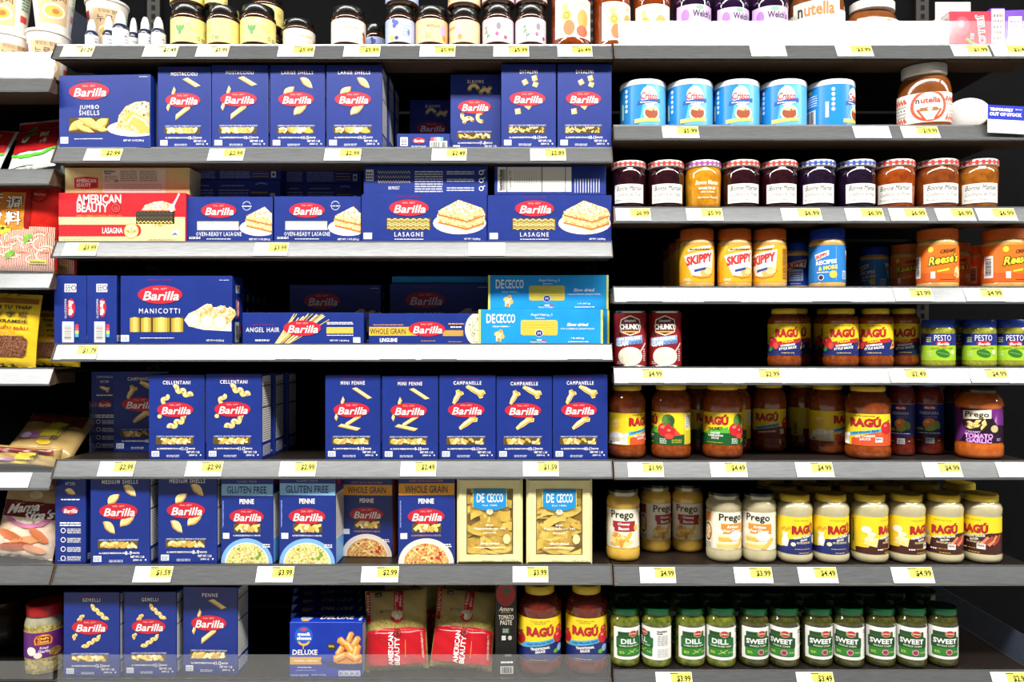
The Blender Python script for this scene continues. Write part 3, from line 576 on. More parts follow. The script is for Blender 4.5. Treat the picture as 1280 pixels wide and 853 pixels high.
def flat_box(Wd, Hh, Dd, style):
    f = on_front(Wd, Hh, Dd); t = Print()
    if style == 'steps':
        for x0, x1 in ((8, 30), (36, 74)): t.fuzz(x0, Hh * .12, x1, Hh * .72, 6, LT, 2, (3, 10), .5); t.fuzz(x0 + 3, Hh * .78, x1 - 6, Hh * .86, 1, LT, 2)
        for k in range(3): t.rect(76, Hh * (.2 + .17 * k), 97, Hh * (.2 + .17 * k) + 1.1, flat('#b98d45'), 2)
        t.rect(100, Hh * .15, 106, Hh * .55, flat('#cfd2dd'), 2); t.ell(103, Hh * .35, 1.8, 2, flat('#25305c'), 3, n=8)
        t.path([(82 + k, Hh * (.84 + .05 * math.sin(k / 14 * 3.14))) for k in range(15)], .9, LT, 2)
    elif style == 'waves':
        for k in range(3): t.path([(18 + i * 1.6, Hh * (.45 + .16 * k) + 1.6 * (-1) ** i) for i in range(26)], .9, flat('#d8cfa8'), 2)
        t.rect(3, Hh * .48, 12.5, Hh * .86, flat('#cfd2dd'), 2); t.fuzz(4, Hh * .52, 11.5, Hh * .82, 3, flat('#25305c'), 3, (2, 3)); t.text('100% PRODUCT', 38, Hh * .24, 14, 4, W_, 2)
        for x0, x1, a, b in ((64, 99, .1, .85), (104, 138, .14, .3), (104, 138, .45, .58), (104, 138, .7, .84)): t.fuzz(x0, Hh * a, x1, Hh * b, max(2, int((b - a) * 12)), flat('#c5c8de'), 2, (3, 9), .5)
        for k in range(3): t.ring(147, Hh * (.22 + .27 * k), 3, 3, .9, W_, 2); t.path([(148, Hh * (.26 + .27 * k)), (152, Hh * (.32 + .27 * k))], .8, W_, 2)
    elif style == 'facts':
        t.rect(4, 4, 98, Hh - 2, flat('#dcdad4'), 1); t.bars(8, 6, 14, Hh - 5, flat('#444444'), 2); t.rect(15.5, 4, 16.4, Hh - 2, flat('#222222'), 2); t.rect(60, 4, 61, Hh - 2, flat('#222222'), 2); t.rect(90, 4, 90.8, Hh - 2, flat('#222222'), 2)
        t.text('Nutrition Facts', 8, Hh / 2, 26, 4, flat('#1b1b1b'), 3, rot=90, bold=.03); t.text('Calories 170', 20, Hh / 2, 24, 3, flat('#333333'), 3, rot=90)
        for k in range(11): t.rect(26 + k * 3 + (2 if k > 9 else 0), 6, 26.5 + k * 3 + (2 if k > 9 else 0), Hh - 6, flat('#aaa9a4'), 2)
        for k in range(10): t.rect(102 + k * 3.4, 3, 103.2 + k * 3.4, Hh * (.55 + .06 * ((k * 7) % 7)), flat('#c5c8de'), 2)
    return dict(W=Wd, H=Hh, D=Dd, parts=[('carton', carton(Wd, Hh, Dd, BLUE), None), ('lettering', t.build('lettering', f), None)])
st, wv, fc = flat_box(112, 20, 60, 'steps'), flat_box(155, 37, 44, 'waves'), flat_box(142, 37, 44, 'facts')
def lie(lab, tp, x0, x1, top, bot, dep, rz=0): return put_box('pasta_box', lab, PB_, tp, x0, x1, top, 'p3', dep, rz, 'blue pasta boxes lying flat', bottom=WZ(bot, dep))
base = carton(112, 36, 60, BLUE)
bb = put_box('pasta_box', 'lowest blue box of the back stack behind first oven-ready lasagne', PB_, dict(W=112, H=36, D=60, parts=[('carton', base, None)]), 238, 350, 262, 'p3', 0.088, 0, 'blue pasta boxes lying flat')
b2 = put_box('pasta_box', 'middle blue box of back stack behind first oven-ready lasagne', PB_, st, 237, 350, None, 'p3', 0.086, 0, 'blue pasta boxes lying flat', bottom=TOP[bb.name]); b2.scale[2] = (WZ(225, .086) - b2.location.z) / (20 * PX)
b3 = put_box('pasta_box', 'top blue box of back stack behind first oven-ready lasagne', PB_, st, 239, 351, 205.5, 'p3', 0.088, 0, 'blue pasta boxes lying flat', bottom=WZ(225, .086))
bb = put_box('pasta_box', 'lowest shaded blue box behind the second oven-ready lasagne', PB_, dict(W=112, H=36, D=60, parts=[('carton', base, None)]), 352, 453, 262, 'p3', 0.115, 0, 'blue pasta boxes lying flat')
b2 = put_box('pasta_box', 'middle shaded blue box behind the second oven-ready lasagne', PB_, st, 352, 452, None, 'p3', 0.115, 0, 'blue pasta boxes lying flat', bottom=TOP[bb.name]); b2.scale[2] = (WZ(229.5, .115) - b2.location.z) / (20 * PX)
b3 = put_box('pasta_box', 'top shaded blue box behind the second oven-ready lasagne', PB_, st, 351, 452, 208, 'p3', 0.117, 0, 'blue pasta boxes lying flat', bottom=WZ(229.5, .115))
for x0, x1, tp, nm, lb in ((454.5, 609.5, wv, 'las', 'blue box printed with wavy noodles lying on the lasagne box'), (618, 757.5, fc, 'las', 'blue box with nutrition facts outward lying on the lasagne box')):
    e = put_box('pasta_box', lb, PB_, tp, x0, x1, 207, 'p3', 0.012, 0, 'blue pasta boxes lying flat', bottom=WZ(243.3, 0.004))
# red lasagna boxes
RC = grain('red_carton', '#c8202b', '#d0262f', 25, .4); TAN = grain('tan_carton', '#d9c78a', '#e0cf95', 25, .45); TANf = flat('#dfcf98', .45); REDf = flat('#cc222d', .4)
f = on_front(162, 59, 44); t = Print(); t.rect(.6, .6, 161.4, 30, TANf, 1); t.poly([(.6, 7), (100, 7)] + [(100 + 5.5 * math.sin(k * .2618), 14 - 7 * math.cos(k * .2618)) for k in range(1, 12)] + [(100, 21), (.6, 21)], REDf, 2)
t.text('AMERICAN', 51.5, 51.5, 57, 10.5, W_, 3, bold=.02); t.text('BEAUTY', 43.5, 41, 40, 10.5, W_, 3, bold=.02); t.text('SIMPLY PERFECT PASTA SINCE 1916', 52, 31.5, 58, 2, flat('#e6b44a'), 3); t.text('LASAGNA', 69, 14, 26, 7, W_, 3, bold=.01)
t.ell(93, 13.5, 9.5, 9, flat('#efe0a6'), 4); t.ring(93, 13.5, 9.5, 9, .9, flat('#c9a13e'), 5); t.path([(93, 9), (93, 18)], 1.4, flat('#b9a04e'), 5)
for a in (-1, 1): t.ell(93 + 4 * a, 13, 3, 1.6, flat('#b9a04e'), 5, n=10, rot=30 * a)
t.text('NET WT 16 OZ (1 LB) 454 g', 20, 3, 28, 2, flat('#8a7a48'), 3); t.text('ENRICHED MACARONI PRODUCT', 133, 3, 36, 2, flat('#6d6038'), 3); t.poly([(143, 9), (153, 9), (153, 15), (147, 14)], flat('#eef0f5'), 3); t.poly([(144, 9), (152, 9), (149, 12)], flat('#5570a8'), 4)
for k, r in enumerate((6, 4.4, 2.8, 1.4)): t.ring(73 + .2 * k, 41 - .2 * k, r + 1, r + .6, 1.0, flat('#a4161f') if k % 2 == 0 else flat('#e0564f'), 4)
q = Print(); q.poly([(106, 38), (110, 44), (122, 48), (133, 49), (146, 45), (150, 38)], CRUST, 3); q.poly([(112, 22), (126, 17.5), (145, 22)], FOOD, 3); q.path([(144, 40), (151, 52), (154, 58)], [4, 2, 2.2], flat('#e8e3da'), 4); q.ell(145, 40, 3, 4, flat('#e8e3da'), 4, rot=-30)
wn = Print(); wn.rect(99, 22, 148, 36.5, flat('#2f2b22', .25), 4)
for k in range(5): wn.path([(100 + i * 2.4, 24 + k * 2.6 + 1.2 * (-1) ** i) for i in range(20)], 1.4, (flat('#e8c95e'), flat('#4a4334'), flat('#6b5f48'), flat('#3c372c'), flat('#5a5040'))[k], 5)
s = Print(); s.fuzz(10, 6, 30, 52, 10, W_, 2, (4, 12), .5)
put_box('pasta_box', 'red and tan lasagna box standing on the shelf edge', PB_, dict(W=162, H=59, D=44, parts=[('carton', carton(162, 59, 44, RC), None), ('lettering', t.build('lettering', f), None), ('food_print', q.build('food_print', f), None), ('window', wn.build('window', f), None), ('side_print', s.build('side_print', on_right(162, 59, 44)), None)]), 73, 232, 241, 'p3', 0.004, 0, 'red and tan lasagna boxes')
f = on_front(157, 36, 44); t = Print(); t.poly([(12, 9), (27, 7.5), (42, 9), (42, 22), (27, 24), (12, 22)], REDf, 2); t.text('AMERICAN', 27, 18.5, 25, 5, W_, 3, bold=.02); t.text('BEAUTY', 24, 12.5, 18, 5, W_, 3, bold=.03); t.ell(36.5, 12.5, 3, 3, flat('#9c1d24'), 3)
t.rect(48, 2.5, 127, 33.5, flat('#ddd8cc'), 1); t.text('Nutrition', 56.5, 31, 14, 3, flat('#1c1c1c'), 3, bold=.03); t.text('Facts', 54, 28, 8, 2.6, flat('#1c1c1c'), 3, bold=.03); t.text('180', 65, 18, 6, 2.6, flat('#1c1c1c'), 3, bold=.03); t.text('Calories', 53, 18, 7, 2, flat('#333333'), 3)
t.fuzz(50, 20, 66, 26, 3, flat('#777770'), 2, (2, 6), .4); t.fuzz(70, 18, 91, 33, 6, flat('#6b6b66'), 2, (3, 9), .4); t.fuzz(94, 18, 116, 33, 6, flat('#6b6b66'), 2, (3, 9), .4); t.fuzz(50, 5, 122, 16, 4, flat('#a9a498'), 2, (4, 12), .25)
put_box('pasta_box', 'tan lasagna box with nutrition facts lying on the red box', PB_, dict(W=157, H=36, D=44, parts=[('carton', carton(157, 36, 44, TAN), None), ('lettering', t.build('lettering', f), None)]), 81, 237, 209.5, 'p3', 0.028, 0, 'red and tan lasagna boxes', bottom=WZ(241, 0.004))

# manicotti shelf
Wd, Hh, Dd = 140, 84, 38; f = on_front(Wd, Hh, Dd); t = Print(); t.text('MANICOTTI', 49, 41, 51, 6.2, W_, 3, space=1.3); t.text('AMERICA\'S FAVORITE', 50, 79, 32, 2, PINK, 3); t.fuzz(25, 7.5, 67, 9, 1, W_, 3, (2, 6)); t.text('NET WT. 8 OZ (226 g)', 119, 4.6, 22, 3, W_, 3, bold=.02); t.rect(.8, 3.4, 11, 11.5, flat('#e3e6ec'), 2); t.fuzz(2, 5, 10, 10, 3, flat('#8b93a8'), 3, (2, 4)); t.fuzz(124, 78.5, 137, 79.6, 1, W_, 3)
q = Print(); q.poly([(80, 30), (86, 22), (104, 18), (139.3, 16), (139.3, 44), (124, 46), (100, 44), (86, 38)], flat('#f3efe6'), 2)
for cx, cy, l in ((95, 34, 40), (112, 32, 46), (128, 31, 40)):
    q.path([(min(a, 139.3), b) for a, b in ((cx - 4, cy - 4), (cx + 6, cy + 3), (cx + 15, cy + 9), (cx + 21, cy + 12))], [15, 15, 14, 8], FOOD, 3); q.path([(min(a, 139.3), b) for a, b in ((cx + 1, cy + 4), (cx + 9, cy + 10), (cx + 16, cy + 14))], 5, CRUST, 5)
    q.ell(cx - 3, cy - 4, 8.4, 9, flat('#f0d69a'), 8, n=18); q.ell(cx - 3, cy - 4, 6.8, 7.4, grain('herbed_ricotta_print', '#f7f1e0', '#7c8a4e', 420, .5, lo=.55, hi=.8), 9, n=18)
wn = Print(); wn.rect(12, 15, 80, 33.5, flat('#4d421f', .25), 1)
for k, (a, b, c) in enumerate(((12, 24.5, 33.5), (26, 39, 33.2), (41, 62, 33.4), (64, 79, 33))):
    for i in range(7):
        x = a + (b - a) * i / 7; wn.rect(x, 15.2, x + (b - a) / 7 - .25, c - abs(i - 3) * .35, (flat('#b79a35'), flat('#cfb24a'), flat('#e3cb66'), flat('#ecd878'), flat('#e3cb66'), flat('#cdb04a'), flat('#a98c2f'))[i], 2)
s = Print(); logo(s, Dd * .45, 40, 5, 11); 
def end_print(W, H, D, fn):
    s = Print(); s.rect(D * .33, H * .76, D * .70, H * .88, flat('#e9ebf0'), 1); s.fuzz(D * .36, H * .77, D * .54, H * .87, 4, flat('#25305c'), 2, (2, 3)); s.ring(D * .62, H * .82, 3, 3.4, 1, flat('#25305c'), 2)
    s.ell(D * .53, H * .53, 5, 11.5, RED, 1); s.text('Barilla', D * .53, H * .53, 18, 5.4, W_, 2, bold=.03, shear=.2, rot=-90); s.text('MANICOTTI', D * .36, H * .52, 23, 2.4, W_, 2, rot=-90, space=1.2)
    s.rect(D * .26, H * .03, D * .62, H * .33, flat('#eceae6'), 1); s.bars(D * .32, H * .07, D * .55, H * .28, flat('#777777'), 2, True)
    for k, c in enumerate(('#16224e', '#4bb0df', '#f1e24c', '#d94d87', '#c63a3a')): s.rect(D * .66, H * (.06 + .047 * k), D * .77, H * (.105 + .047 * k), flat(c), 1)
    return s.build('end_print', fn)
ends = [('end_print', end_print(Wd, Hh, Dd, on_right(Wd, Hh, Dd)), None), ('end_print', end_print(Wd, Hh, Dd, on_left(Wd, Hh, Dd)), None)]
mani = dict(W=Wd, H=Hh, D=Dd, parts=[('carton', carton(Wd, Hh, Dd, BLUE), None), ('logo', logo(Print(), 50, 61, 28, 11.3).build('logo', f), None), ('lettering', t.build('lettering', f), None), ('food_print', q.build('food_print', f), None), ('window', wn.build('window', f), None)] + ends)
GM = 'blue manicotti boxes'
put_box('pasta_box', 'blue manicotti box facing out with tubes in its window', PB_, mani, 150.5, 290, 345, 'p4', 0.004, 0, GM)
for k in range(5):
    put_box('pasta_box', '%s blue manicotti box in the file behind the front one' % ('second', 'third', 'fourth', 'fifth', 'rearmost')[k], PB_, mani, 173 + 11 * k, 295 + 9.5 * k - 2 * k, None, 'p4', 0.078 + .068 * k, 0, GM)
for cx, lb in ((85.5, 'blue manicotti box turned endwise beside the yellow seed bags'), (125, 'blue manicotti box turned endwise touching the front manicotti box')):
    e = put_box('pasta_box', lb, PB_, mani, 20, 160, 344.5, 'p4', 0.004, 90, GM); e.location.x = WX(cx, 0.0); e.location.y = 0.004 + Wd * PX / 2 + .002; e.scale = (1.0, 1.06 if cx < 100 else 0.98, e.scale[2])
# angel hair, linguine
f = on_front(152, 38, 20); t = Print(); t.text('ANGEL HAIR', 25.5, 17.5, 42, 5.6, W_, 3, space=1.15); t.text('AMERICA\'S FAVORITE', 26, 23.5, 28, 1.8, PINK, 3); t.fuzz(16, 4, 34, 6.4, 2, W_, 3); t.fuzz(106, 24, 139, 27.4, 2, W_, 3, (2, 6)); t.fuzz(106, 10.5, 139, 12, 1, W_, 3, (2, 5)); t.text('NET WT. 1 LB (454 g)', 122, 4.4, 24, 2.6, W_, 3, bold=.02); t.rect(139, 2, 148, 8.5, flat('#e3e6ec'), 2)
q = Print()
for k in range(22):
    a = random.uniform(-1, 1); q.path([(54 + a * 9 - 4, 1), (88 + a * 22 + random.uniform(-4, 4), 37 - abs(a) * random.uniform(0, 8))], .95, (PA, PB, flat('#d8b049'))[k % 3], 2)
wn = Print(); wn.rect(105.5, 13, 139, 20.5, flat('#e4cb62', .3), 1)
for k in range(6): wn.rect(106, 13.3 + k * 1.2, 138.6, 13.7 + k * 1.2, flat('#c7a93f'), 2)
put_box('pasta_box', 'long low blue angel hair box with fanned strands', PB_, dict(W=152, H=38, D=20, parts=[('carton', carton(152, 38, 20, BLUE), None), ('logo', logo(Print(), 75, 19.5, 23.5, 9.4).build('logo', f), None), ('lettering', t.build('lettering', f), None), ('pasta_print', q.build('pasta_print', f), None), ('window', wn.build('window', f), None)]), 303, 454.5, 391, 'p4', 0.006, 0, 'long low pasta boxes')
t = Print(); f = on_front(144, 39, 20); t.rect(.5, 11, 62, 22, flat('#e8b23a', .4), 1); t.text('WHOLE GRAIN', 24, 16.5, 45, 7, flat('#2a2b40'), 3, bold=.005); t.text('LINGUINE', 25, 5.5, 22, 5, W_, 3, bold=.03); t.fuzz(6, 24, 44, 26, 1, flat('#d9973c'), 3); t.fuzz(100, 25, 120, 28, 1, flat('#d9973c'), 3); t.fuzz(103, 21, 117, 24, 1, W_, 3); t.rect(93, 10.5, 119, 18, flat('#b08639'), 2); t.fuzz(94, 11, 118, 17.6, 4, flat('#d6b25d'), 3, (12, 24), .4); t.fuzz(66, 4, 84, 5.4, 1, flat('#d9973c'), 3); t.fuzz(100, 3, 118, 4.4, 1, flat('#d9973c'), 3)
q = Print(); q.ell(142, 19, 21, 23, flat('#e9e0c8'), 2, n=32); q.ell(142, 19, 17.5, 19.5, grain('creamy_linguine_print', '#8f8d4a', '#f3ead0', 240, .5, tex='vor', lo=.1, hi=.6), 3, n=32)
q.it = [([(min(x, 143.4), min(max(y, .6), 38.4)) for x, y in vs], fs, m, l) for vs, fs, m, l in q.it]
put_box('pasta_box', 'long low whole grain linguine box with yellow band', PB_, dict(W=144, H=39, D=20, parts=[('carton', carton(144, 39, 20, BLUE), None), ('logo', logo(Print(), 73, 19.5, 23, 9.4).build('logo', f), None), ('lettering', t.build('lettering', f), None), ('bowl_print', q.build('bowl_print', f), None)]), 461, 604, 392, 'p4', 0.006, 0, 'long low pasta boxes')
for x0, x1, lb in ((362, 476, 'shaded blue manicotti box behind the angel hair box'), (487, 612, 'shaded blue manicotti box behind the linguine box')):
    put_box('pasta_box', lb, PB_, mani, x0, x1, 356 if x0 < 400 else 354.5, 'p4', 0.14, 0, GM)
SKY = grain('sky_carton', '#1b8fd0', '#2096d6', 25, .38)
put_box('pasta_box', 'shaded turquoise box lying across the back manicotti box', PB_, dict(W=118, H=10, D=36, parts=[('carton', carton(118, 10, 36, SKY), None)]), 490, 612, 345.5, 'p4', 0.15, 0, 'sky-blue angel hair boxes', bottom=WZ(354.5, .14))
# sky-blue angel hair
Wd, Hh, Dd = 156, 44, 18; f = on_front(Wd, Hh, Dd); YE = flat('#f2e23d', .4); t = Print(); t.rect(.3, .3, 2.8, Hh - .3, YE, 1); t.rect(Wd - 3, .3, Wd - .5, Hh - .3, YE, 1)
t.text('DE', 15.5, 32.5, 11, 11.5, W_, 3, bold=.02); t.text('CECCO', 34, 32.5, 24, 11.5, W_, 3, bold=.02); t.text('Dal 1886', 28, 22.5, 18, 2, W_, 3); t.path([(17, 22.5), (40, 22.5)], .3, W_, 2); t.text('Angel Hair', 75, 37, 20, 4, W_, 3, shear=.25); t.text('no. 9', 89, 37, 7, 3.4, W_, 3); t.fuzz(71, 32.5, 83, 33.8, 1, W_, 3); t.text('Slow dried', 124, 25, 27, 4.2, W_, 3, bold=.02, shear=.25); t.text('FOR A SUPERIOR QUALITY PASTA', 124, 19.5, 42, 2.2, W_, 3, bold=.01); t.text('1 lb (453 g)', 124, 7.6, 16, 2.4, W_, 3, bold=.02); t.fuzz(112, 2.8, 138, 4.6, 1, W_, 3); t.text('MADE IN ITALY', 75, 3, 20, 1.9, W_, 3)
for k, c in enumerate(('#2f8a4a', '#f4f4f0', '#cc3038')): t.rect(67 + 6 * k, 4.8, 73 + 6 * k, 6.4, flat(c), 2)
wn = Print(); wn.poly([(53, 13), (55, 11.5), (97, 11.5), (99, 13), (99, 29), (97, 30.5), (55, 30.5), (53, 29)], flat('#e6cf55', .3), 1)
for k in range(12): wn.path([(53.4, 12.6 + k * 1.5), (75, 12.4 + k * 1.5 + random.uniform(-.6, .6)), (98.6, 12.6 + k * 1.45)], .5, flat('#bd9f34'), 2)
wn.ell(76, 14, 5, 4.6, flat('#cfd6ea'), 3); wn.ell(76, 14, 4.2, 3.9, flat('#26357e'), 4); wn.text('M', 76, 14, 3.5, 3.2, W_, 5)
em = Print(); em.poly([(22, 4), (28, 3), (29, 9), (31, 15), (27, 18), (24, 15), (22, 10)], flat('#efe2bd'), 2); em.ell(28, 16.5, 2.6, 2.4, flat('#d9a24f'), 3); em.ell(23, 13.5, 3.4, 2.4, flat('#e7c979'), 3, rot=30); em.ell(30, 10, 2.6, 3.4, flat('#e0b55c'), 3); em.rect(23.5, 3, 27.5, 8, flat('#b99552'), 4)
dc = dict(W=Wd, H=Hh, D=Dd, parts=[('carton', carton(Wd, Hh, Dd, SKY), None), ('lettering', t.build('lettering', f), None), ('window', wn.build('window', f), None), ('emblem_print', em.build('emblem_print', f), None)])
GD = 'sky-blue angel hair boxes'
a_ = put_box('pasta_box', 'sky-blue angel hair box under the raised one, mostly hidden', PB_, dc, 611, 762, 387.5, 'p4', 0.045, 0, GD)
put_box('pasta_box', 'sky-blue angel hair box raised on top of another', PB_, dc, 610, 761, 344, 'p4', 0.045, 0, GD, bottom=TOP[a_.name])
put_box('pasta_box', 'sky-blue angel hair box standing in front at shelf edge', PB_, dc, 598, 754, 387, 'p4', 0.004, 0, GD)
# pappardelle trays
CREAM = grain('cream_tray', '#e6dca0', '#ece3ac', 20, .4); W2, H2, D2 = 82, 106, 22
def tray(seed):
    r = random.Random(seed); bm = bmesh.new(); hw, hh, hd = W2 / 2 * PX, H2 * PX, D2 / 2 * PX; ix0, ix1, iz0, iz1 = -29 * PX, 29 * PX, 11 * PX, 92 * PX
    o_ = [(-hw, 0), (hw, 0), (hw, hh), (-hw, hh)]; b_ = [(-hw + .006, .006), (hw - .006, .006), (hw - .006, hh - .006), (-hw + .006, hh - .006)]; i_ = [(ix0, iz0), (ix1, iz0), (ix1, iz1), (ix0, iz1)]
    rings = [[bm.verts.new((x, hd, z)) for x, z in o_], [bm.verts.new((x, -hd + .006, z)) for x, z in o_], [bm.verts.new((x, -hd, z)) for x, z in b_], [bm.verts.new((x, -hd + .001, z)) for x, z in i_], [bm.verts.new((x, -hd + .009, z)) for x, z in i_]]
    for a, b in zip(rings, rings[1:]):
        for k in range(4): bm.faces.new((a[k], a[(k + 1) % 4], b[(k + 1) % 4], b[k]))
    bm.faces.new(rings[0]); bm.faces.new(rings[-1][::-1]).material_index = 1; bmesh.ops.recalc_face_normals(bm, faces=bm.faces[:])
    parts = [('tray', bm_mesh('tray', bm, [CREAM, flat('#8a6a22', .6)]), None)]
    for k in range(22):      # curled ribbons of pasta behind the film
        bm = bmesh.new(); n = 14; x = r.uniform(-20, 20); z = 15 + 3.5 * k; amp = r.uniform(4, 11); ph = r.uniform(0, 6); wd = r.uniform(8, 13); x0 = r.choice((-28, -28, -24, -12)); x1 = x0 + r.uniform(26, 56); pv = None
        for i in range(n + 1):
            u = min(x0 + (x1 - x0) * i / n, 27.5); v = z + amp * math.sin(ph + 3.4 * i / n); y = -hd + .0075 - .005 * (0.5 + .5 * math.sin(ph * 2 + 5 * i / n)) 
            c = [bm.verts.new((u * PX, y, min(max(v - wd / 2, 12), 90) * PX)), bm.verts.new((u * PX, y + .002 * math.sin(ph + i), min(max(v + wd / 2, 13), 91) * PX))]
            if pv: bm.faces.new((pv[0], c[0], c[1], pv[1])).smooth = True
            pv = c
        parts.append(('pasta_ribbon', bm_mesh('pasta_ribbon', bm, [grain('ribbon_pasta_%d' % (k % 3), ('#d2aa3a', '#dfbe50', '#bb9230')[k % 3], ('#e0bf54', '#ecd06c', '#cfa940')[k % 3], 40, .45)]), None))
    f = on_front(W2, H2, D2); t = Print(); t.rect(12, 11, 70, 92, clear('tray_film', '#f7eeb0', .02), -1.5)
    t.poly([(20, 92), (62, 92), (62, 70), (52, 66.5), (41, 65), (30, 66.5), (20, 70)], flat('#1d8fd2', .35), 2); t.path([(20, 92), (20, 70)], .7, flat('#f0e04a'), 3); t.path([(62, 92), (62, 70)], .7, flat('#f0e04a'), 3)
    t.text('DE', 29.5, 81, 9.5, 11, W_, 4, bold=.02); t.text('CECCO', 47.5, 81, 20, 11, W_, 4, bold=.02); t.text('Dal 1886', 41, 72, 18, 2, W_, 4); t.ell(41, 64, 4, 3.4, flat('#f2e6c0'), 3); t.ell(41, 66, 1.6, 1.6, flat('#d9a24f'), 4)
    t.text('Egg', 41, 47.5, 9, 3, flat('#fbf8ea'), 3, bold=.03); t.text('Pappardelle no. 101', 41, 43.5, 38, 3.2, flat('#fbf8ea'), 3, bold=.03); t.fuzz(33, 38, 49, 40, 1, flat('#fbf8ea'), 3); t.text('Slow dried', 41, 25.5, 24, 3, flat('#fbf8ea'), 3, bold=.03, shear=.2); t.fuzz(22, 20, 60, 22, 1, flat('#fbf8ea'), 3); t.ell(62, 31, 4.5, 6, flat('#f3e6a2'), 3); t.fuzz(2, 2.5, 14, 4, 1, flat('#8a7c3e'), 3); t.text('MADE IN ITALY', 40, 4.4, 16, 1.8, flat('#8a7c3e'), 3); t.text('8.8 oz (250 g)', 67, 4.4, 19, 3, flat('#8a7c3e'), 3)
    parts.append(('film_lettering', t.build('film_lettering', f), None))
    return dict(W=W2, H=H2, D=D2, parts=parts)
put_box('pasta_tray', 'cream pappardelle tray beside the whole grain penne box', 'pasta tray', tray(3), 571, 653.5, 597, 'p6', 0.006, 0, 'cream pappardelle trays')
put_box('pasta_tray', 'cream pappardelle tray at the sauce end of its shelf', 'pasta tray', tray(8), 658, 740.5, 597.5, 'p6', 0.004, 0, 'cream pappardelle trays')
# macaroni and cheese file
MB = grain('royal_carton', '#0d2f9c', '#1136a8', 25, .35); Wd, Hh, Dd = 90, 68, 30; f = on_front(Wd, Hh, Dd); t = Print()
t.ell(17.5, 51, 11.5, 12, flat('#1c57c4'), 1); t.ell(17.5, 59, 4.4, 2, flat('#b9466a'), 2); t.text('mac&', 18, 53.5, 16, 4.4, W_, 3, bold=.05); t.text('cheese', 18, 48.5, 18, 4.4, W_, 3, bold=.05); t.path([(11, 44), (14, 41), (18, 40), (22, 41.5), (24.5, 44.5)], [2, 2.6, 3, 2.6, 2], flat('#f2b548'), 3); t.path([(17, 40), (17, 35)], 1.3, flat('#f2b548'), 3)
t.text('DELUXE', 19, 31, 31, 6.4, W_, 3, bold=.02, shear=.05); t.poly([(.5, 16), (40, 16), (38.4, 20.5), (40, 25), (.5, 25)], flat('#e3ab3c'), 2); t.text('ORIGINAL CHEDDAR', 20, 20.5, 30, 2.6, W_, 3, bold=.02); t.fuzz(10, 12, 28, 13.5, 1, W_, 3); t.fuzz(8, 8.6, 32, 9.8, 1, flat('#aab6e0'), 3); t.text('MACARONI & CHEESE DINNER', 12.5, 2.8, 22, 2.2, W_, 3); t.text('NET WT 14 OZ (397g)', 36, 2.8, 18, 2.4, W_, 3)
t.ell(52, 38, 5, 5, flat('#3a3425'), 2); t.text('REAL', 52, 38.6, 7, 2.6, flat('#e9c25a'), 3, bold=.03)
for k in range(4): t.poly([(61 + 6.8 * k, 1.5), (66.6 + 6.8 * k, 1.5), (67.2 + 6.8 * k, 3), (67.2 + 6.8 * k, 7.5), (66.6 + 6.8 * k, 8.6), (61 + 6.8 * k, 8.6), (60.4 + 6.8 * k, 7.5), (60.4 + 6.8 * k, 3)], flat('#c9cfe0'), 2); t.fuzz(61.6 + 6.8 * k, 3, 66 + 6.8 * k, 7.4, 3, flat('#22377e'), 3, (1, 3))
q = Print(); q.poly([(54, 20), (60, 17), (80, 16.5), (89.4, 18), (89.4, 24), (56, 24)], flat('#e59a3a'), 2); q.poly([(40, 20), (46, 13), (62, 10.5), (89.4, 10), (89.4, 16)], flat('#1a2668'), 1)
for a in ((75, 50, 10, 8, 70), (66, 43, 12, 9, -40), (82, 44, 12, 9, 60), (73, 37, 15, 10, -55), (63, 33, 12, 9, 60), (83, 33, 13, 10, 75), (63, 25, 15, 10, 25), (76, 26, 14, 10, -30), (84, 24, 9, 8, 40)): 
    b = Print(); q.poly([(min(x, 89.3), y) for x, y in xf([(-a[2] / 2, -a[3] / 2), (a[2] / 2, -a[3] / 2.4), (a[2] / 2 + 2, 0), (a[2] / 2, a[3] / 2.4), (-a[2] / 2, a[3] / 2), (-a[2] / 2 - 2, 0)], a[0], a[1], a[4])], flat('#eaa044'), 3 + a[0] % 3); q.path([(min(x, 89), y) for x, y in xf([(-a[2] * .4, a[3] * .2), (a[2] * .4, a[3] * .2)], a[0], a[1], a[4])], a[3] * .28, flat('#f9d08a'), 7); q.path([(min(x, 89), y) for x, y in xf([(-a[2] * .45, -a[3] * .36), (a[2] * .45, -a[3] * .36)], a[0], a[1], a[4])], a[3] * .18, flat('#c06a22'), 7)
tt = Print(); tt.text('DELUXE', 56, 16, 42, 12, W_, 2, bold=.02, shear=.1); tt.ell(18, 15, 8, 9, flat('#1c57c4'), 1); tt.fuzz(11, 10, 25, 18, 2, W_, 2); tt.ell(18, 6, 5, 3, flat('#e3ab3c'), 2); tt.fuzz(84, 6, 88, 24, 4, W_, 2)
sd = Print(); sd.rect(1, 3, Dd - 1, 64, flat('#9fa3ad'), 1); sd.fuzz(2, 5, Dd - 2, 62, 22, flat('#5e626c'), 2, (2, 8), .4)
mac = dict(W=Wd, H=Hh, D=Dd, parts=[('carton', carton(Wd, Hh, Dd, MB), None), ('lettering', t.build('lettering', f), None), ('food_print', q.build('food_print', f), None), ('top_print', tt.build('top_print', on_top(Wd, Hh, Dd)), None), ('side_print', sd.build('side_print', on_right(Wd, Hh, Dd)), None)])
nm = ('frontmost royal blue macaroni and cheese box', 'second royal blue macaroni and cheese box in the file', 'third royal blue macaroni and cheese box in the file', 'fourth royal blue macaroni and cheese box in the file', 'fifth royal blue macaroni and cheese box in the file', 'rearmost royal blue macaroni and cheese box in the file')
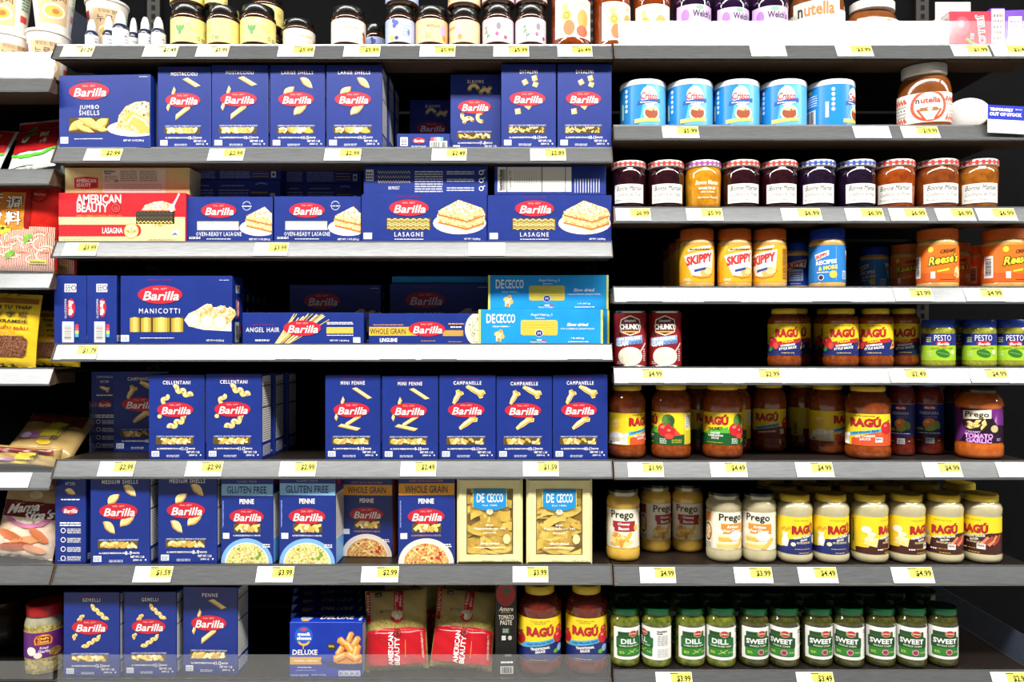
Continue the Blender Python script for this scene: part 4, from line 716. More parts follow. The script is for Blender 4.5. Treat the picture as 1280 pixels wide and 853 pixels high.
for k in range(6): put_box('macaroni_box', nm[k], 'macaroni box', mac, 362 + 1.2 * k, 453 - 1.0 * k, None, 'p7', 0.010 + .056 * k, 0, 'royal blue macaroni and cheese boxes').scale[2] = 1.02

# ---------------------------------------------------------------- jars, cans and bottles
def jar(Wd, Hh, body, bmats, lid, lmats, labels=(), extra=()):
    """body and lid: lathe profiles; labels: (part name, base Print, lettering Print, radius, sy)"""
    parts = [('jar_body', lathe('jar_body', body, bmats), None)]
    if lid: parts.append(('lid', lathe('lid', lid, lmats), None))
    for nm, base, let, R in labels:
        parts.append((nm, base.build(nm, on_can(R), us=R * .2, smooth=True), None)); k = len(parts) - 1
        if let: parts.append(('lettering', let.build('lettering', on_can(R), us=R * .2, smooth=True), k))
    parts += list(extra)
    return dict(W=Wd, H=Hh, D=Wd, parts=parts)
def lab(R, v0, v1, mat, half=None):
    h = half or R * 2.7; return Print().rect(-h, v0, h, v1, mat, 0)
TOM = grain('tomato_sauce', '#78320f', '#94481b', 90, .10, .5, coat=.6); TOMD = grain('dark_tomato_sauce', '#54160c', '#6c2312', 90, .10, .5, coat=.6)
CRM = grain('cream_sauce', '#b6ab84', '#c0b693', 40, .12, .5, coat=.6); CHS = grain('cheese_sauce', '#d3a53a', '#dfb54c', 50, .12, .5, coat=.6)
ORS = grain('orange_sauce', '#b4541a', '#c96a26', 70, .1, .5, coat=.6)
GLS = grain('jar_glass', '#8e8a70', '#a39f86', 60, .06, .6, coat=.5); YL = grain('yellow_lid', '#dcb92c', '#e6c63c', 40, .3, .5); BKL = grain('black_lid', '#0d0e0d', '#1b1d1a', 40, .22, .6)
RY, RB, RR = flat('#f4d327', .35, .5), flat('#1f2a6b', .35), flat('#b91f2c', .4); RG = flat('#17592a', .35); OR_ = flat('#e0552c', .35); SKB = flat('#4fb0e0', .35); BRN = flat('#46211d', .35)
def ragu_word(p, cx, cy, w_, h, ly=4, skew=.0):
    p.text('RAGÚ', cx, cy + h * .12, w_ + 1.6, h * 1.3 + 1.4, flat('#7d1220'), ly, bold=.06, skew=skew); p.text('RAGÚ', cx, cy + h * .12, w_, h * 1.3, RR, ly + 2, bold=.045, skew=skew)
def tomato(p, cx, cy, r, ly=5):
    p.ell(cx, cy, r, r * .95, flat('#c8222a'), ly); p.ell(cx - r * .3, cy + r * .35, r * .3, r * .2, flat('#ee8076'), ly + 1); p.path([(cx, cy + r * .8), (cx + r * .5, cy + r * 1.15)], r * .25, flat('#2f7a33'), ly + 1)
def ragu_body(H_, base_m, wd=23.4, lid_h=6.5, sh=15, lab0=17, lab1=57):
    t = H_ - lid_h
    return ([(wd * .76, 0), (wd * .94, 2), (wd, 6), (wd, lab0 - 4), (wd * .95, lab0 - .5), (wd * .95, lab1), (wd * .99, lab1 + 3), (wd, t - sh), (wd * .94, t - sh * .6), (wd * .78, t - sh * .18), (wd * .7, t - 1), (wd * .7, t + 2)],
            [(wd * .74, t - .3), (wd * .76, t + .3), (wd * .76, H_ - 1.2), (wd * .72, H_ - .2), (wd * .68, H_), (0, H_ - .3)])
def ragu24(kind):
    b, l = ragu_body(91, TOM); R = 22.5; base = lab(R, 17.3, 56.7, RY); t = Print()
    if kind == 'cheese':
        base.poly([(-12, 17.4), (60, 17.4), (60, 36), (18, 36), (-12, 26)], OR_, 1); ragu_word(t, 3, 46, 31, 9); t.poly([(-14, 33), (20, 39), (20, 35.4), (-14, 29)], SKB, 3); t.text('Old World Style', 3, 34.2, 28, 3.4, flat('#16386e'), 5, shear=.2, skew=.17, bold=.02)
        t.text('SIX CHEESE', 3, 29, 20, 2.8, W_, 5, bold=.03, skew=.1); t.text('SAUCE', 3, 25.5, 11, 2.8, W_, 5, bold=.03, skew=.1); t.fuzz(-3, 54, 12, 55, 1, flat('#8a6a1e'), 3); t.text('TASTES LIKE HOME', 2, 54.2, 22, 1.4, flat('#6a4a12'), 3)
        t.poly([(-46, 18), (-30, 18), (-14, 18), (-15, 27), (-22, 32), (-30, 34), (-40, 30)], flat('#f6efda'), 4); t.poly([(-38, 38), (-30, 37), (-24, 39), (-25, 47), (-31, 49), (-38, 46)], flat('#efc24f'), 4); t.poly([(-37, 45), (-31, 49), (-25, 47), (-30, 44)], flat('#f8e08a'), 5)
        for k in range(8): t.ell(-40 + k * 3.4, 22 + (k * 5) % 9, 3, 2.4, flat('#fffdf2') if k % 2 else flat('#e8dcb8'), 6, n=10)
        t.text('40', -38, 20, 6, 3.4, flat('#1d4aa0'), 8, bold=.04); t.rect(13, 22, 21, 28, flat('#f3f0ea'), 5); t.text('REAL', 17, 26, 7, 2.4, flat('#223c7c'), 6, bold=.03); tomato(t, 27, 40, 8)
    elif kind == 'garden':
        base.poly([(-60, 17.4), (60, 17.4), (60, 30), (32, 30), (22, 34), (-18, 31), (-60, 26)], RG, 1); base.poly([(-20, 29), (6, 36), (30, 34), (30, 31), (0, 32)], flat('#57b33a'), 2); ragu_word(t, -3, 47, 29, 9); t.text('CHUNKY', -3, 37, 18, 4, flat('#173d18'), 5, bold=.04, skew=.1); t.poly([(-16, 33), (12, 39.5), (12, 36), (-16, 30)], flat('#57b33a'), 3); t.text('GARDEN', -3, 31.5, 11, 2.6, W_, 5, bold=.03); t.text('COMBINATION', -3, 28.5, 18, 2.4, W_, 5, bold=.03); t.text('SAUCE', -3, 25.5, 9, 2.4, W_, 5, bold=.03); t.fuzz(-14, 19.6, 6, 21, 1, flat('#c9b82f'), 3)
        t.ell(26, 47, 7.5, 8, flat('#3f6b28'), 4); t.ell(22, 47, 3, 7, flat('#55893a'), 5); t.ell(30, 47, 3, 6, flat('#2c5420'), 5); tomato(t, 22, 36, 9); tomato(t, 29, 33, 7); t.ell(27, 28, 5, 3.4, flat('#d9483a'), 8); t.poly([(34, 37), (42, 29), (33, 29)], flat('#e0483c'), 6); t.rect(46, 18, 66, 56, flat('#efd93a'), 3); t.rect(46.5, 37, 64, 55, flat('#f2eed6'), 4); t.fuzz(47.5, 38, 63, 54, 9, flat('#4c4a3a'), 5, (2, 6), .4); t.fuzz(47, 19, 64, 35, 8, flat('#b49b22'), 4, (3, 8), .4); t.fuzz(16, 19, 24, 26, 4, flat('#dfe6da'), 7); t.fuzz(30, 20, 42, 25, 3, flat('#b6b03a'), 4)
    else:
        base.poly([(-60, 17.4), (60, 17.4), (60, 32), (16, 34), (-16, 28), (-60, 28)], flat('#7a1f1c'), 1); ragu_word(t, 0, 46, 30, 9); t.poly([(-16, 32), (18, 39), (18, 35), (-16, 28)], SKB, 3); t.text('Old World Style', 1, 33.6, 28, 3.2, flat('#16386e'), 5, shear=.2, skew=.18, bold=.02); t.text('FLAVORED WITH MEAT', 1, 27, 24, 2.4, W_, 5, bold=.03, skew=.1); t.rect(18, 24, 25, 31, flat('#d9d5cb'), 4); tomato(t, 30, 38, 8); t.rect(-48, 18, -30, 55, flat('#e9cf2f'), 3); t.bars(-44, 20, -38, 38, flat('#4a4420'), 4, True)
    return jar(46.8, 91, b, [TOM], l, [YL], [('label', base, t, R)])
r6, rg, rm = ragu24('cheese'), ragu24('garden'), ragu24('meat')
GS = 'tomato sauce jars on the sixth shelf'
def J(nm, lb, tp, x0, x1, top, row, dep=.02, rot=0, grp=None, bottom=None): return put_jar(nm, lb, 'jar', tp, x0, x1, top, row, dep, rot, grp, bottom)
J('sauce_jar', 'first tomato sauce jar by the pasta boxes, cheese printed on yellow', r6, 760, 807, 481, 's6', .028, 40, GS)
J('sauce_jar', 'tomato sauce jar turned to show printed peppers and nutrition panel', rg, 814, 863, 480, 's6', .024, -74, GS)
J('sauce_jar', 'chunky garden sauce jar with green label facing out', rg, 878.5, 927.5, 480, 's6', .028, -14, GS)
J('sauce_jar', 'shaded garden sauce jar between the two front garden jars', rg, 853, 893, 479, 's6', .128, 40, GS)
J('sauce_jar', 'shaded garden sauce jar peeking out behind the chunky jar', rg, 898, 938, 479, 's6', .128, -70, GS)
J('sauce_jar', 'shaded meat sauce jar in the middle of the shelf', rm, 940, 982, 478, 's6', .13, -8, GS)
J('sauce_jar', 'shaded sauce jar turned to its barcode behind six cheese jars', rm, 984, 1022, 478, 's6', .190, 78, GS)
J('sauce_jar', 'six cheese sauce jar turned aside, second from the marinara', r6, 1012, 1057, 480, 's6', .092, 52, GS)
J('sauce_jar', 'six cheese sauce jar facing out beside the marinara jars', r6, 1058, 1111, 482, 's6', .012, -14, GS)
# pizza sauce
b, l = ragu_body(72, TOM, 21, 6.5, 8, 14.5, 53); R = 20.4; base = lab(R, 14.7, 52.8, RY); base.poly([(-56, 14.8), (56, 14.8), (56, 30), (24, 34), (-12, 29), (-56, 26)], RB, 1); base.poly([(-24, 29), (24, 36), (24, 31), (-24, 24)], flat('#b5262a'), 2)
t = Print(); ragu_word(t, 2, 41.5, 28, 8.5); t.text('PIZZA', 3, 32, 14, 3.6, flat('#f4d327'), 6, bold=.05, skew=.12); t.text('HOMEMADE', 3, 27, 18, 2.6, W_, 6, bold=.04, skew=.12); t.text('STYLE SAUCE', 3, 23.4, 22, 3, W_, 6, bold=.04, skew=.12); t.fuzz(-5, 17, 11, 18.6, 1, flat('#e3c73a'), 4); t.text('TASTES LIKE HOME', 1, 50.5, 20, 1.2, flat('#6a4a12'), 3)
tomato(t, -17, 31, 6.5); t.ell(-12, 26, 3.6, 4, flat('#d9483a'), 8); t.ell(-20, 22, 4, 2.4, flat('#3b8a35'), 7, rot=30); t.poly([(22, 22), (30, 36), (33, 24)], flat('#e8b35a'), 6); t.ell(28, 27, 2, 2, flat('#c0392b'), 7)
pz = jar(42, 72, b, [TOM], l, [YL], [('label', base, t, R)]); GZ = 'pizza sauce jars'
for x0, x1, dp, rt, lb in ((960, 1000.5, .02, 5, 'first pizza sauce jar, beside the empty shelf space'), (975, 1013, .10, -5, 'shaded pizza sauce jar behind the first one'), (1017, 1054, .105, 10, 'shaded pizza sauce jar behind the second front one'), (1029.5, 1072, .015, 2, 'second front pizza sauce jar'), (1073, 1115, .015, -12, 'third front pizza sauce jar'), (1109, 1147.5, .065, 0, 'last pizza sauce jar, set back beside the pesto')):
    J('pizza_sauce_jar', lb, pz, x0, x1, 386, 's5', dp, rt, GZ)
# pesto
PG = grain('green_pesto', '#8c8d2a', '#a9a843', 200, .12, .5, coat=.6); R = 18.8; base = lab(R, 8, 40, flat('#a6cf2e', .35)); base.rect(-R * 2.7, 26, R * 2.7, 40, flat('#1e2f7d', .35), 1); t = Print(); t.text('PESTO', 4, 35, 19, 7, W_, 4, bold=.0); logo(t, 4, 28.2, 8, 3.4, 4); t.text('CREAMY GENOVESE', 3, 22.5, 26, 2.2, flat('#3c5a1a'), 4); t.ell(4, 16.5, 8, 4.6, flat('#2f7428'), 4, rot=-15); t.path([(-2, 18), (10, 15)], .8, flat('#7db13c'), 6); t.fuzz(-15, 30, -9, 37, 3, flat('#c9cf5a'), 4); t.fuzz(-14, 13, -8, 20, 4, flat('#dcea9a'), 4); t.ell(16, 18, 3, 3, flat('#d8e3b0'), 4)
ps = jar(38.5, 57, [(16, 0), (18.4, 1.5), (19, 4), (18.6, 8), (18.4, 40), (19, 42), (18.6, 46), (17, 48), (17, 50)], [PG], [(17.8, 47.3), (18.3, 48), (18.3, 56), (17.6, 57), (0, 56.6)], [grain('blue_lid', '#1c3796', '#2341a4', 40, .3)], [('label', base, t, R)])
for x0, x1, dp, lb in ((1153.5, 1192, .018, 'first green pesto jar, after the pizza sauce'), (1178, 1212, .10, 'shaded green pesto jar between the front pesto jars'), (1204.5, 1243, .018, 'second front green pesto jar'), (1244, 1282, .02, 'last green pesto jar on its shelf')): J('pesto_jar', lb, ps, x0, x1, 400, 's5', dp, 4, 'green pesto jars')
# marinara
R = 16.5; base = lab(R, 24, 65, flat('#1b2a72', .35)); base.rect(-R * 2.7, 64.4, R * 2.7, 65, flat('#c9a24a'), 1); t = Print(); logo(t, 2, 60, 6.5, 2.6, 4); t.text('MARINARA', 2, 53, 20, 4, flat('#c5c9e4'), 4); t.fuzz(-3, 48, 10, 49, 1, flat('#9aa2d6'), 4); t.ell(2, 40, 7, 6.6, flat('#d9792e'), 4); t.ell(0, 42, 2.4, 2, flat('#f0b070'), 5); t.ell(10, 38, 4, 5.5, flat('#6f9a34'), 5, rot=20); t.ell(3, 33.5, 6, 3, flat('#86a83a'), 6, rot=10); t.ell(-8, 33, 4, 2, flat('#86a83a'), 6); t.fuzz(-10, 27.5, 14, 29, 1, W_, 4); t.rect(-2, 15, 7, 22, flat('#bfc4cf'), 4); t.fuzz(-1, 16, 6, 21, 3, flat('#4d5a7a'), 5); t.fuzz(-14, 18, -6, 19.4, 1, flat('#b9b4ac'), 4); t.fuzz(11, 18, 14, 20, 1, flat('#b9b4ac'), 4)
mr = jar(34, 92, [(14, 0), (16.4, 2), (17, 6), (16.6, 14), (16.1, 20), (16.1, 66), (16.8, 70), (16.6, 78), (14, 84), (12.5, 86), (12.5, 88)], [TOMD], [(13.2, 86), (13.4, 86.4), (13.4, 91.4), (0, 92)], [grain('blue_lid', '#1c3796', '#2341a4')], [('label', base, t, R)])
for x0, x1, dp, rt, lb in ((1110, 1142, .07, -8, 'marinara jar beside the six cheese jar'), (1141.5, 1177.5, .085, 0, 'marinara jar in the middle of the dark group'), (1180, 1213, .14, 70, 'shaded marinara jar half hidden by the purple-label jar')): J('marinara_jar', lb, mr, x0, x1, 477, 's6', dp, rt, 'marinara jars')
# purple label sauce
b, l = ragu_body(92, ORS, 26, 8, 15, 21, 64); R = 25; base = lab(R, 21.3, 63.7, flat('#2a1428', .35)); base.poly([(-60, 21.4), (-22, 21.4), (-10, 40), (-22, 63.6), (-60, 63.6)], flat('#6f2a7c', .35), 1); base.poly([(8, 63.6), (60, 63.6), (60, 40), (20, 44)], flat('#6f2a7c', .35), 1)
t = Print(); t.ell(-2, 46, 16, 13, flat('#1c1012'), 3); 
for k in range(9): penne(t, -10 + (k * 7) % 20, 40 + (k * 5) % 9, 9, 3.4, 40 * (k % 3) - 30, 4)
t.poly([(-17, 50), (13, 52), (13, 63), (-17, 61)], flat('#efe6cf'), 8); t.text('Prego', -2, 55.8, 25, 9, flat('#15130f'), 9, bold=.02); t.text('CREAMY', -6, 34.5, 16, 2.6, flat('#d6a6e0'), 6, bold=.02); t.text('TOMATO', 0, 29.6, 30, 6.4, flat('#dd9cec'), 6, bold=.05); t.text('GARLIC', 0, 23.6, 27, 5.6, flat('#dd9cec'), 6, bold=.05); t.ell(17, 39, 4.6, 4.6, flat('#c9b98a'), 6); t.fuzz(20, 24, 26, 28, 2, flat('#a98bb0'), 5)
J('sauce_jar', 'orange sauce jar with purple and black label, alone near the empty end', jar(52, 92, b, [ORS], l, [BKL], [('label', base, t, R)]), 1197, 1250, 482, 's6', .014, 0, 'tomato sauce jars on the sixth shelf')
# cheesy bacon and four cheese
def prego(kind):
    H_ = 90; wd = 21; sm = CHS if kind == 'bacon' else CRM
    b = [(wd * .78, 0, 0), (wd * .95, 2, 0), (wd, 6, 0), (wd, 14, 0), (wd * .955, 17, 0), (wd * .955, 66, 0), (wd, 69, 0), (wd, 74, 0), (wd * .93, 78, 0), (wd * .84, 80.5, 1), (wd * .82, 84, 1), (wd * .82, 86, 1)]
    l = [(wd * .86, 81.6, 1), (wd * .87, 82, 1), (wd * .87, 86, 0), (wd * .87, 89.3, 0), (wd * .83, 90, 0), (0, 89.8, 0)]
    R = 20.4; base = lab(R, 17.3, 65.7, flat('#f2ead6', .4)); t = Print(); col = flat('#a3262f') if kind == 'bacon' else flat('#ea8f2e')
    t.text('Prego', -1, 58, 29, 12, flat('#14120e'), 6, bold=.015); t.rect(-8.2, 55.5, -4, 56.3, flat('#14120e'), 7) if False else None
    t.rect(-13, 38, 16, 51, col, 3); t.text('Cheesy' if kind == 'bacon' else 'Artisan', 1, 47.2, 15, 4, W_, 5, bold=.03); t.text('Bacon' if kind == 'bacon' else 'Four Cheese', 1, 42, 13 if kind == 'bacon' else 22, 4, W_, 5, bold=.03); t.ell(-15, 40, 4.4, 4.4, flat('#f7f1e0'), 4)
    q = Print()
    if kind == 'bacon':
        q.ell(0, 26.5, 18, 9, flat('#f2ead6'), 2); 
        for k in range(14): q.ell(-12 + (k * 5) % 25, 22 + (k * 7) % 13, 5, 2.6, (flat('#eab94c'), flat('#f6d98a'), flat('#d9973a'))[k % 3], 3 + k % 4, n=10, rot=(k * 47) % 180)
        q.rect(14, 40, 20, 45, flat('#e8c63a'), 5)
    else:
        q.ell(5, 35, 9, 6, flat('#e9e6e0'), 6); q.ell(5, 37, 8, 3, flat('#f8f6f0'), 7); q.rect(-16, 28, 0, 35, flat('#e3b653'), 4); q.rect(-16, 33, 0, 35.4, flat('#f6de95'), 5); q.rect(-18, 19, 10, 26, flat('#edcb72'), 4); q.rect(-18, 24, 10, 26.4, flat('#f8e6a8'), 5); q.poly([(2, 19), (16, 34), (20, 31), (9, 18.5)], flat('#e6bf5c'), 8)
    t.it += q.it; t.rect(-40, 18, -24, 65, flat('#e8dcc0'), 2); t.rect(-38, 52, -26, 64, col, 3); t.ell(-31, 38, 6, 12, flat('#3a2c20'), 3); t.ell(-31, 38, 5, 10, FOOD, 4); t.fuzz(-38, 19, -26, 25, 3, flat('#555555'), 3); t.bars(26, 22, 30, 60, flat('#555046'), 3, True)
    return jar(42, H_, b, [sm, GLS], l, [BKL, grain('lid_band', '#8b8a70', '#a3a189', 30, .25, metal=.6)], [('label', base, t, R)])
pb_, pa_ = prego('bacon'), prego('cheese'); GP = 'cheesy pasta sauce jars'
J('cheese_sauce_jar', 'cheesy bacon sauce jar standing forward near the pasta bay', pb_, 758, 799.5, 609, 's7', .026, 0, GP)
J('cheese_sauce_jar', 'shaded cheesy bacon sauce jar turned aside, set back', pb_, 800.5, 838.5, 604, 's7', .098, 35, GP)
J('cheese_sauce_jar', 'shaded cheesy bacon sauce jar facing out, set back', pb_, 840, 879, 604, 's7', .098, 0, GP)
J('cheese_sauce_jar', 'four cheese sauce jar turned aside, beside bacon jars', pa_, 883, 926.5, 613.5, 's7', .020, 28, GP)
J('cheese_sauce_jar', 'four cheese sauce jar facing out, beside alfredo jars', pa_, 927.5, 969.5, 614, 's7', .016, 0, GP)
# alfredo
def alfredo(kind):
    wd = 22.5; H_ = 88
    b = [(wd * .76, 0, 0), (wd * .94, 2, 0), (wd, 6, 0), (wd, 10, 0), (wd * .96, 12, 0), (wd * .96, 61, 0), (wd * .99, 64, 0), (wd, 70, 0), (wd * .94, 74.5, 0), (wd * .86, 76.5, 1), (wd * .78, 79, 1), (wd * .76, 82, 1)]
    l = [(wd * .80, 78.6), (wd * .82, 79.2), (wd * .82, 86.6), (wd * .78, 87.7), (wd * .7, 88), (wd * .68, 87.4), (0, 87.2)]
    R = 21.7; base = lab(R, 12.4, 60.6, RY); c = RB if kind == 'classic' else BRN; t = Print()
    base.poly([(-58, 12.5), (58, 12.5), (58, 40), (24, 40), (-12, 31), (-20, 21), (-58, 19)], c, 1); ragu_word(t, 7, 44.5, 28, 9.5, skew=.06); t.text('CLASSIC ALFREDO' if kind == 'classic' else 'ALFREDO SAUCE', 6, 35, 25, 3, W_, 6, bold=.04, skew=.14); t.text('SAUCE' if kind == 'classic' else 'BACON', 7, 31.2, 9, 2.8, W_, 6, bold=.04, skew=.14); t.fuzz(-2, 26.5, 16, 29, 2, flat('#e9dba8'), 5); t.fuzz(-4, 19, 16, 20.4, 1, flat('#d9b23a'), 5); t.fuzz(1, 14, 14, 15.6, 1, flat('#d9b23a'), 5); t.text('TASTES LIKE HOME', 4, 56, 20, 1.4, flat('#8a6a1e'), 3)
    t.text('TASTES LIKE HOME', 4, 56, 20, 1.4, flat('#8a6a1e'), 3)
    if kind == 'classic':
        t.poly([(-20, 22), (-13, 22), (-11, 30), (-13, 36), (-12, 40), (-20, 40), (-19, 35), (-21, 29)], flat('#efe9d8'), 6); t.ell(-16, 30, 3, 6, flat('#fbf8ee'), 7); t.ell(-6, 25.5, 3, 2.6, flat('#f4e7b6'), 6); 
        for k in range(4): t.ell(-20 + 3 * k, 44 + (k % 2) * 2, 2, 1.6, flat('#e0a030'), 5, n=8)
        t.ell(24, 31, 3, 6, flat('#efe9d8'), 6)
    else:
        t.poly([(-26, 25), (-10, 22), (-8, 33), (-20, 36)], flat('#f3dc8a'), 5); t.poly([(-26, 30), (-20, 36), (-8, 33), (-14, 29)], flat('#faecb8'), 6); t.ell(-22, 44, 6, 4.5, flat('#f6f0dc'), 5); t.ell(-16, 38, 5, 3, flat('#efe6c8'), 5)
        for k in range(4): t.path([(12 + 5 * k, 22 + k), (18 + 5 * k, 30), (22 + 5 * k, 35 + k)], 3.2, flat('#b4452e') if k % 2 else flat('#d98a6a'), 6 + k % 2)
        t.rect(10, 19, 19, 26, flat('#efe8dc'), 9); t.text('REAL', 14.5, 23.6, 7.4, 2.6, flat('#5a2a24'), 10, bold=.03); t.fuzz(-9, 18, -2, 21, 1, flat('#fbf8ee'), 6); t.rect(-50, 14, -36, 59, flat('#e6ca2a'), 3); t.bars(-42, 26, -38, 56, flat('#4a4420'), 4, True)
    return jar(45, H_, b, [CRM, GLS], l, [YL], [('label', base, t, R)])
ac, ab = alfredo('classic'), alfredo('bacon'); GA = 'alfredo sauce jars'
fr = ((971, 1014.5, ac, 13, 'classic alfredo jar touching the four cheese jars'), (1016, 1060, ac, 13, 'second classic alfredo jar, beside the bacon alfredo'), (1064.5, 1108.5, ab, 50, 'bacon alfredo jar turned to its barcode, first of four'), (1110.5, 1154.5, ab, 32, 'bacon alfredo jar turned slightly, second of four'), (1156.5, 1201.5, ab, -14, 'bacon alfredo jar facing out, third of four'), (1203.5, 1249, ab, -38, 'bacon alfredo jar at the bare end, fourth of four'))
for i, (x0, x1, tp, rt, lb) in enumerate(fr):
    J('alfredo_jar', lb, tp, x0, x1, 616, 's7', .010, rt, GA)
    for k in (1, 2):
        s = 1 - .052 * k; cx = 640 + ((x0 + x1) / 2 - 640) * s + 3.5 * k; w_ = (x1 - x0) * s / 2 - .4
        if i == 5 and k == 2: continue
        J('alfredo_jar', ['yellow-lidded alfredo jar directly behind %s', 'rearmost yellow-lidded alfredo jar behind %s'][k - 1] % ('the first classic one', 'the second classic one', 'the first bacon one', 'the second bacon one', 'the third bacon one', 'the fourth bacon one')[i], tp, cx - w_, cx + w_, None, 's7', .010 + .094 * k, rt, GA)
# pickles
def pickle(kind):
    m = grain('dill_brine', '#3f4a10', '#737a28', 70, .08, .6, coat=.7, tex='noise') if kind == 'dill' else grain('sweet_brine', '#2b2e10', '#4b4a1c', 70, .08, .6, coat=.7)
    R = 18.1; base = lab(R, 12, 56, flat('#f1f0ea', .4), 19 if True else 0); G1_ = flat('#154a22'); G2_ = flat('#2c7f2c'); t = Print()
    base.poly([(-13, 16), (17, 16), (17, 26), (18.5, 28), (18.5, 41), (15, 43), (15, 50), (-13, 50), (-13, 44), (-15, 42), (-15, 28), (-13, 26)], G1_, 1); base.rect(-14, 17, 18, 27.5, G2_, 2); base.rect(-15, 30, 19, 41.5, flat('#17692f') if kind == 'dill' else G1_, 2)
    t.text('DILL' if kind == 'dill' else 'SWEET', 1, 37, 20 if kind == 'dill' else 27, 7, W_, 5, bold=.03); t.text('HAMBURGER CHIPS' if kind == 'dill' else 'PICKLE CHIPS', 2, 30.6, 26 if kind == 'dill' else 20, 2.2, flat('#e4e6c9'), 5, bold=.02); t.ell(6, 47.5, 5.6, 4.6, flat('#d9c9a8'), 4); t.ell(6, 47.5, 5, 3.9, flat('#b3272d'), 5); t.text('Del Monte', 6, 47.5, 8, 2, flat('#f4e9c8'), 6, bold=.03); t.fuzz(-11, 20, -5, 24, 2, flat('#c8d84a'), 5); t.text('Quality', 14, 22, 7, 2.6, flat('#dfe8b6'), 5); t.fuzz(-12, 44, 14, 45, 1, flat('#8f6a3a'), 4, (.8, 1.4))
    if kind == 'dill': t.path([(-1, 20), (5, 23), (10, 26)], 1, flat('#b7cf52'), 5); t.path([(1, 25), (7, 21)], 1, flat('#b7cf52'), 5)
    else: t.ell(5, 22, 4, 4, flat('#c98a94'), 5); t.ell(5, 22, 2.6, 2.6, flat('#8d2f45'), 6)
    t.rect(22, 14, 40, 54, flat('#f1f0ea'), 0); t.text('Nutrition', 30, 51, 13, 2.6, blk_i, 4, bold=.03); t.text('Facts', 27, 48, 7, 2.4, blk_i, 4, bold=.03); t.fuzz(24, 32, 38, 46, 8, flat('#777777'), 4, (2, 5), .3); t.fuzz(24, 16, 38, 28, 6, flat('#999999'), 4, (2, 5), .3); t.rect(19, 12, 46, 56, flat('#f1f0ea', .4), 0)
    b = [(15, 0), (17.6, 1.6), (18.3, 5), (18.3, 10), (17.9, 12), (17.9, 56), (18.3, 58), (18.3, 62), (17, 67), (15.6, 69), (15.6, 74)]
    l = [(16.8, 71.3), (17.2, 72), (17.2, 78.4), (16.6, 80), (15.6, 80.3), (15.2, 79.6), (0, 79.6)]
    return jar(37, 80, b, [m], l, [grain('green_lid', '#0a3d20', '#0f4c28', 40, .18, .6)], [('label', base, t, R)])
pd_, pw_ = pickle('dill'), pickle('sweet'); GK = 'pickle jars on the bottom shelf'; cnt = ('first', 'second', 'third', 'fourth', 'fifth', 'sixth', 'seventh', 'eighth', 'ninth', 'tenth', 'eleventh')
for i, (c, tp, rt) in enumerate(((781, pd_, 14), (820.5, pd_, -72), (862.5, pd_, 12), (900.5, pd_, -4), (941.5, pw_, 14), (979.5, pw_, -14), (1021, pw_, 14), (1060, pw_, -8), (1099, pw_, 6), (1138, pw_, 2), (1176.5, pw_, 12))):
    J('pickle_jar', '%s %s pickle jar counting from the pasta bay, green lid' % (cnt[i], 'dill' if i < 4 else 'sweet'), tp, c - 18.8, c + 18.8, 757, 's8', .008 if i % 2 else .012, rt, GK)
    for k in (1, 2):
        s = 1 - .045 * k; cx = 640 + (c - 640) * s
        J('pickle_jar', '%s green-lidded pickle jar behind the %s %s one' % (('shaded', 'rearmost')[k - 1], cnt[i], 'dill' if i < 4 else 'sweet'), tp, cx - 17.9 * s, cx + 17.9 * s, None, 's8', .012 + .072 * k, 0, GK)
# big traditional sauce bottles on the bottom pasta shelf
R = 26; b = [(21, 0), (26, 2), (28, 6), (28, 16), (26.6, 20), (26.6, 79), (27.5, 82), (28, 92), (26.5, 98), (20, 106), (17.5, 108), (17.5, 110)]; l = [(18, 107.6), (18.4, 108.4), (18.4, 118.6), (17.6, 119.4), (0, 119)]
base = lab(26.8, 20, 79, RY); base.poly([(-70, 20.2), (70, 20.2), (70, 46), (26, 46), (-22, 38), (-70, 36)], RB, 1); t = Print(); ragu_word(t, 1, 61, 33, 11); t.poly([(-24, 45), (24, 52), (24, 46), (-24, 38)], SKB, 3); t.text('Old World Style', 1, 45.2, 34, 4.4, flat('#16386e'), 5, shear=.2, skew=.15, bold=.02); t.text('TRADITIONAL', 1, 38.6, 24, 3.6, W_, 5, bold=.04, skew=.12); t.text('SAUCE', 1, 34.4, 12, 3.6, W_, 5, bold=.04, skew=.12); t.text('TASTES LIKE HOME', 1, 75, 24, 1.8, flat('#6a4a12'), 3); t.text('SINCE 1937', 1, 72.4, 14, 1.8, flat('#6a4a12'), 3); t.fuzz(-12, 22.5, 10, 24, 1, flat('#c9a93a'), 4); tomato(t, -27, 50, 9); tomato(t, 27, 52, 9); tomato(t, 28, 62, 6); t.ell(22, 33, 4, 3, flat('#5fae3a'), 6); t.ell(29, 36, 5, 5, flat('#9db7dd'), 5)
bigr = jar(56, 119.4, b, [TOMD], l, [YL], [('label', base, t, 26.8)])
J('sauce_bottle', 'big traditional sauce bottle beside the tomato paste box', bigr, 646, 702.5, 728, 'p7', .010, 0, 'big traditional sauce bottles')
J('sauce_bottle', 'big traditional sauce bottle at the end of the bottom pasta shelf', bigr, 706, 760, 728, 'p7', .014, -6, 'big traditional sauce bottles')
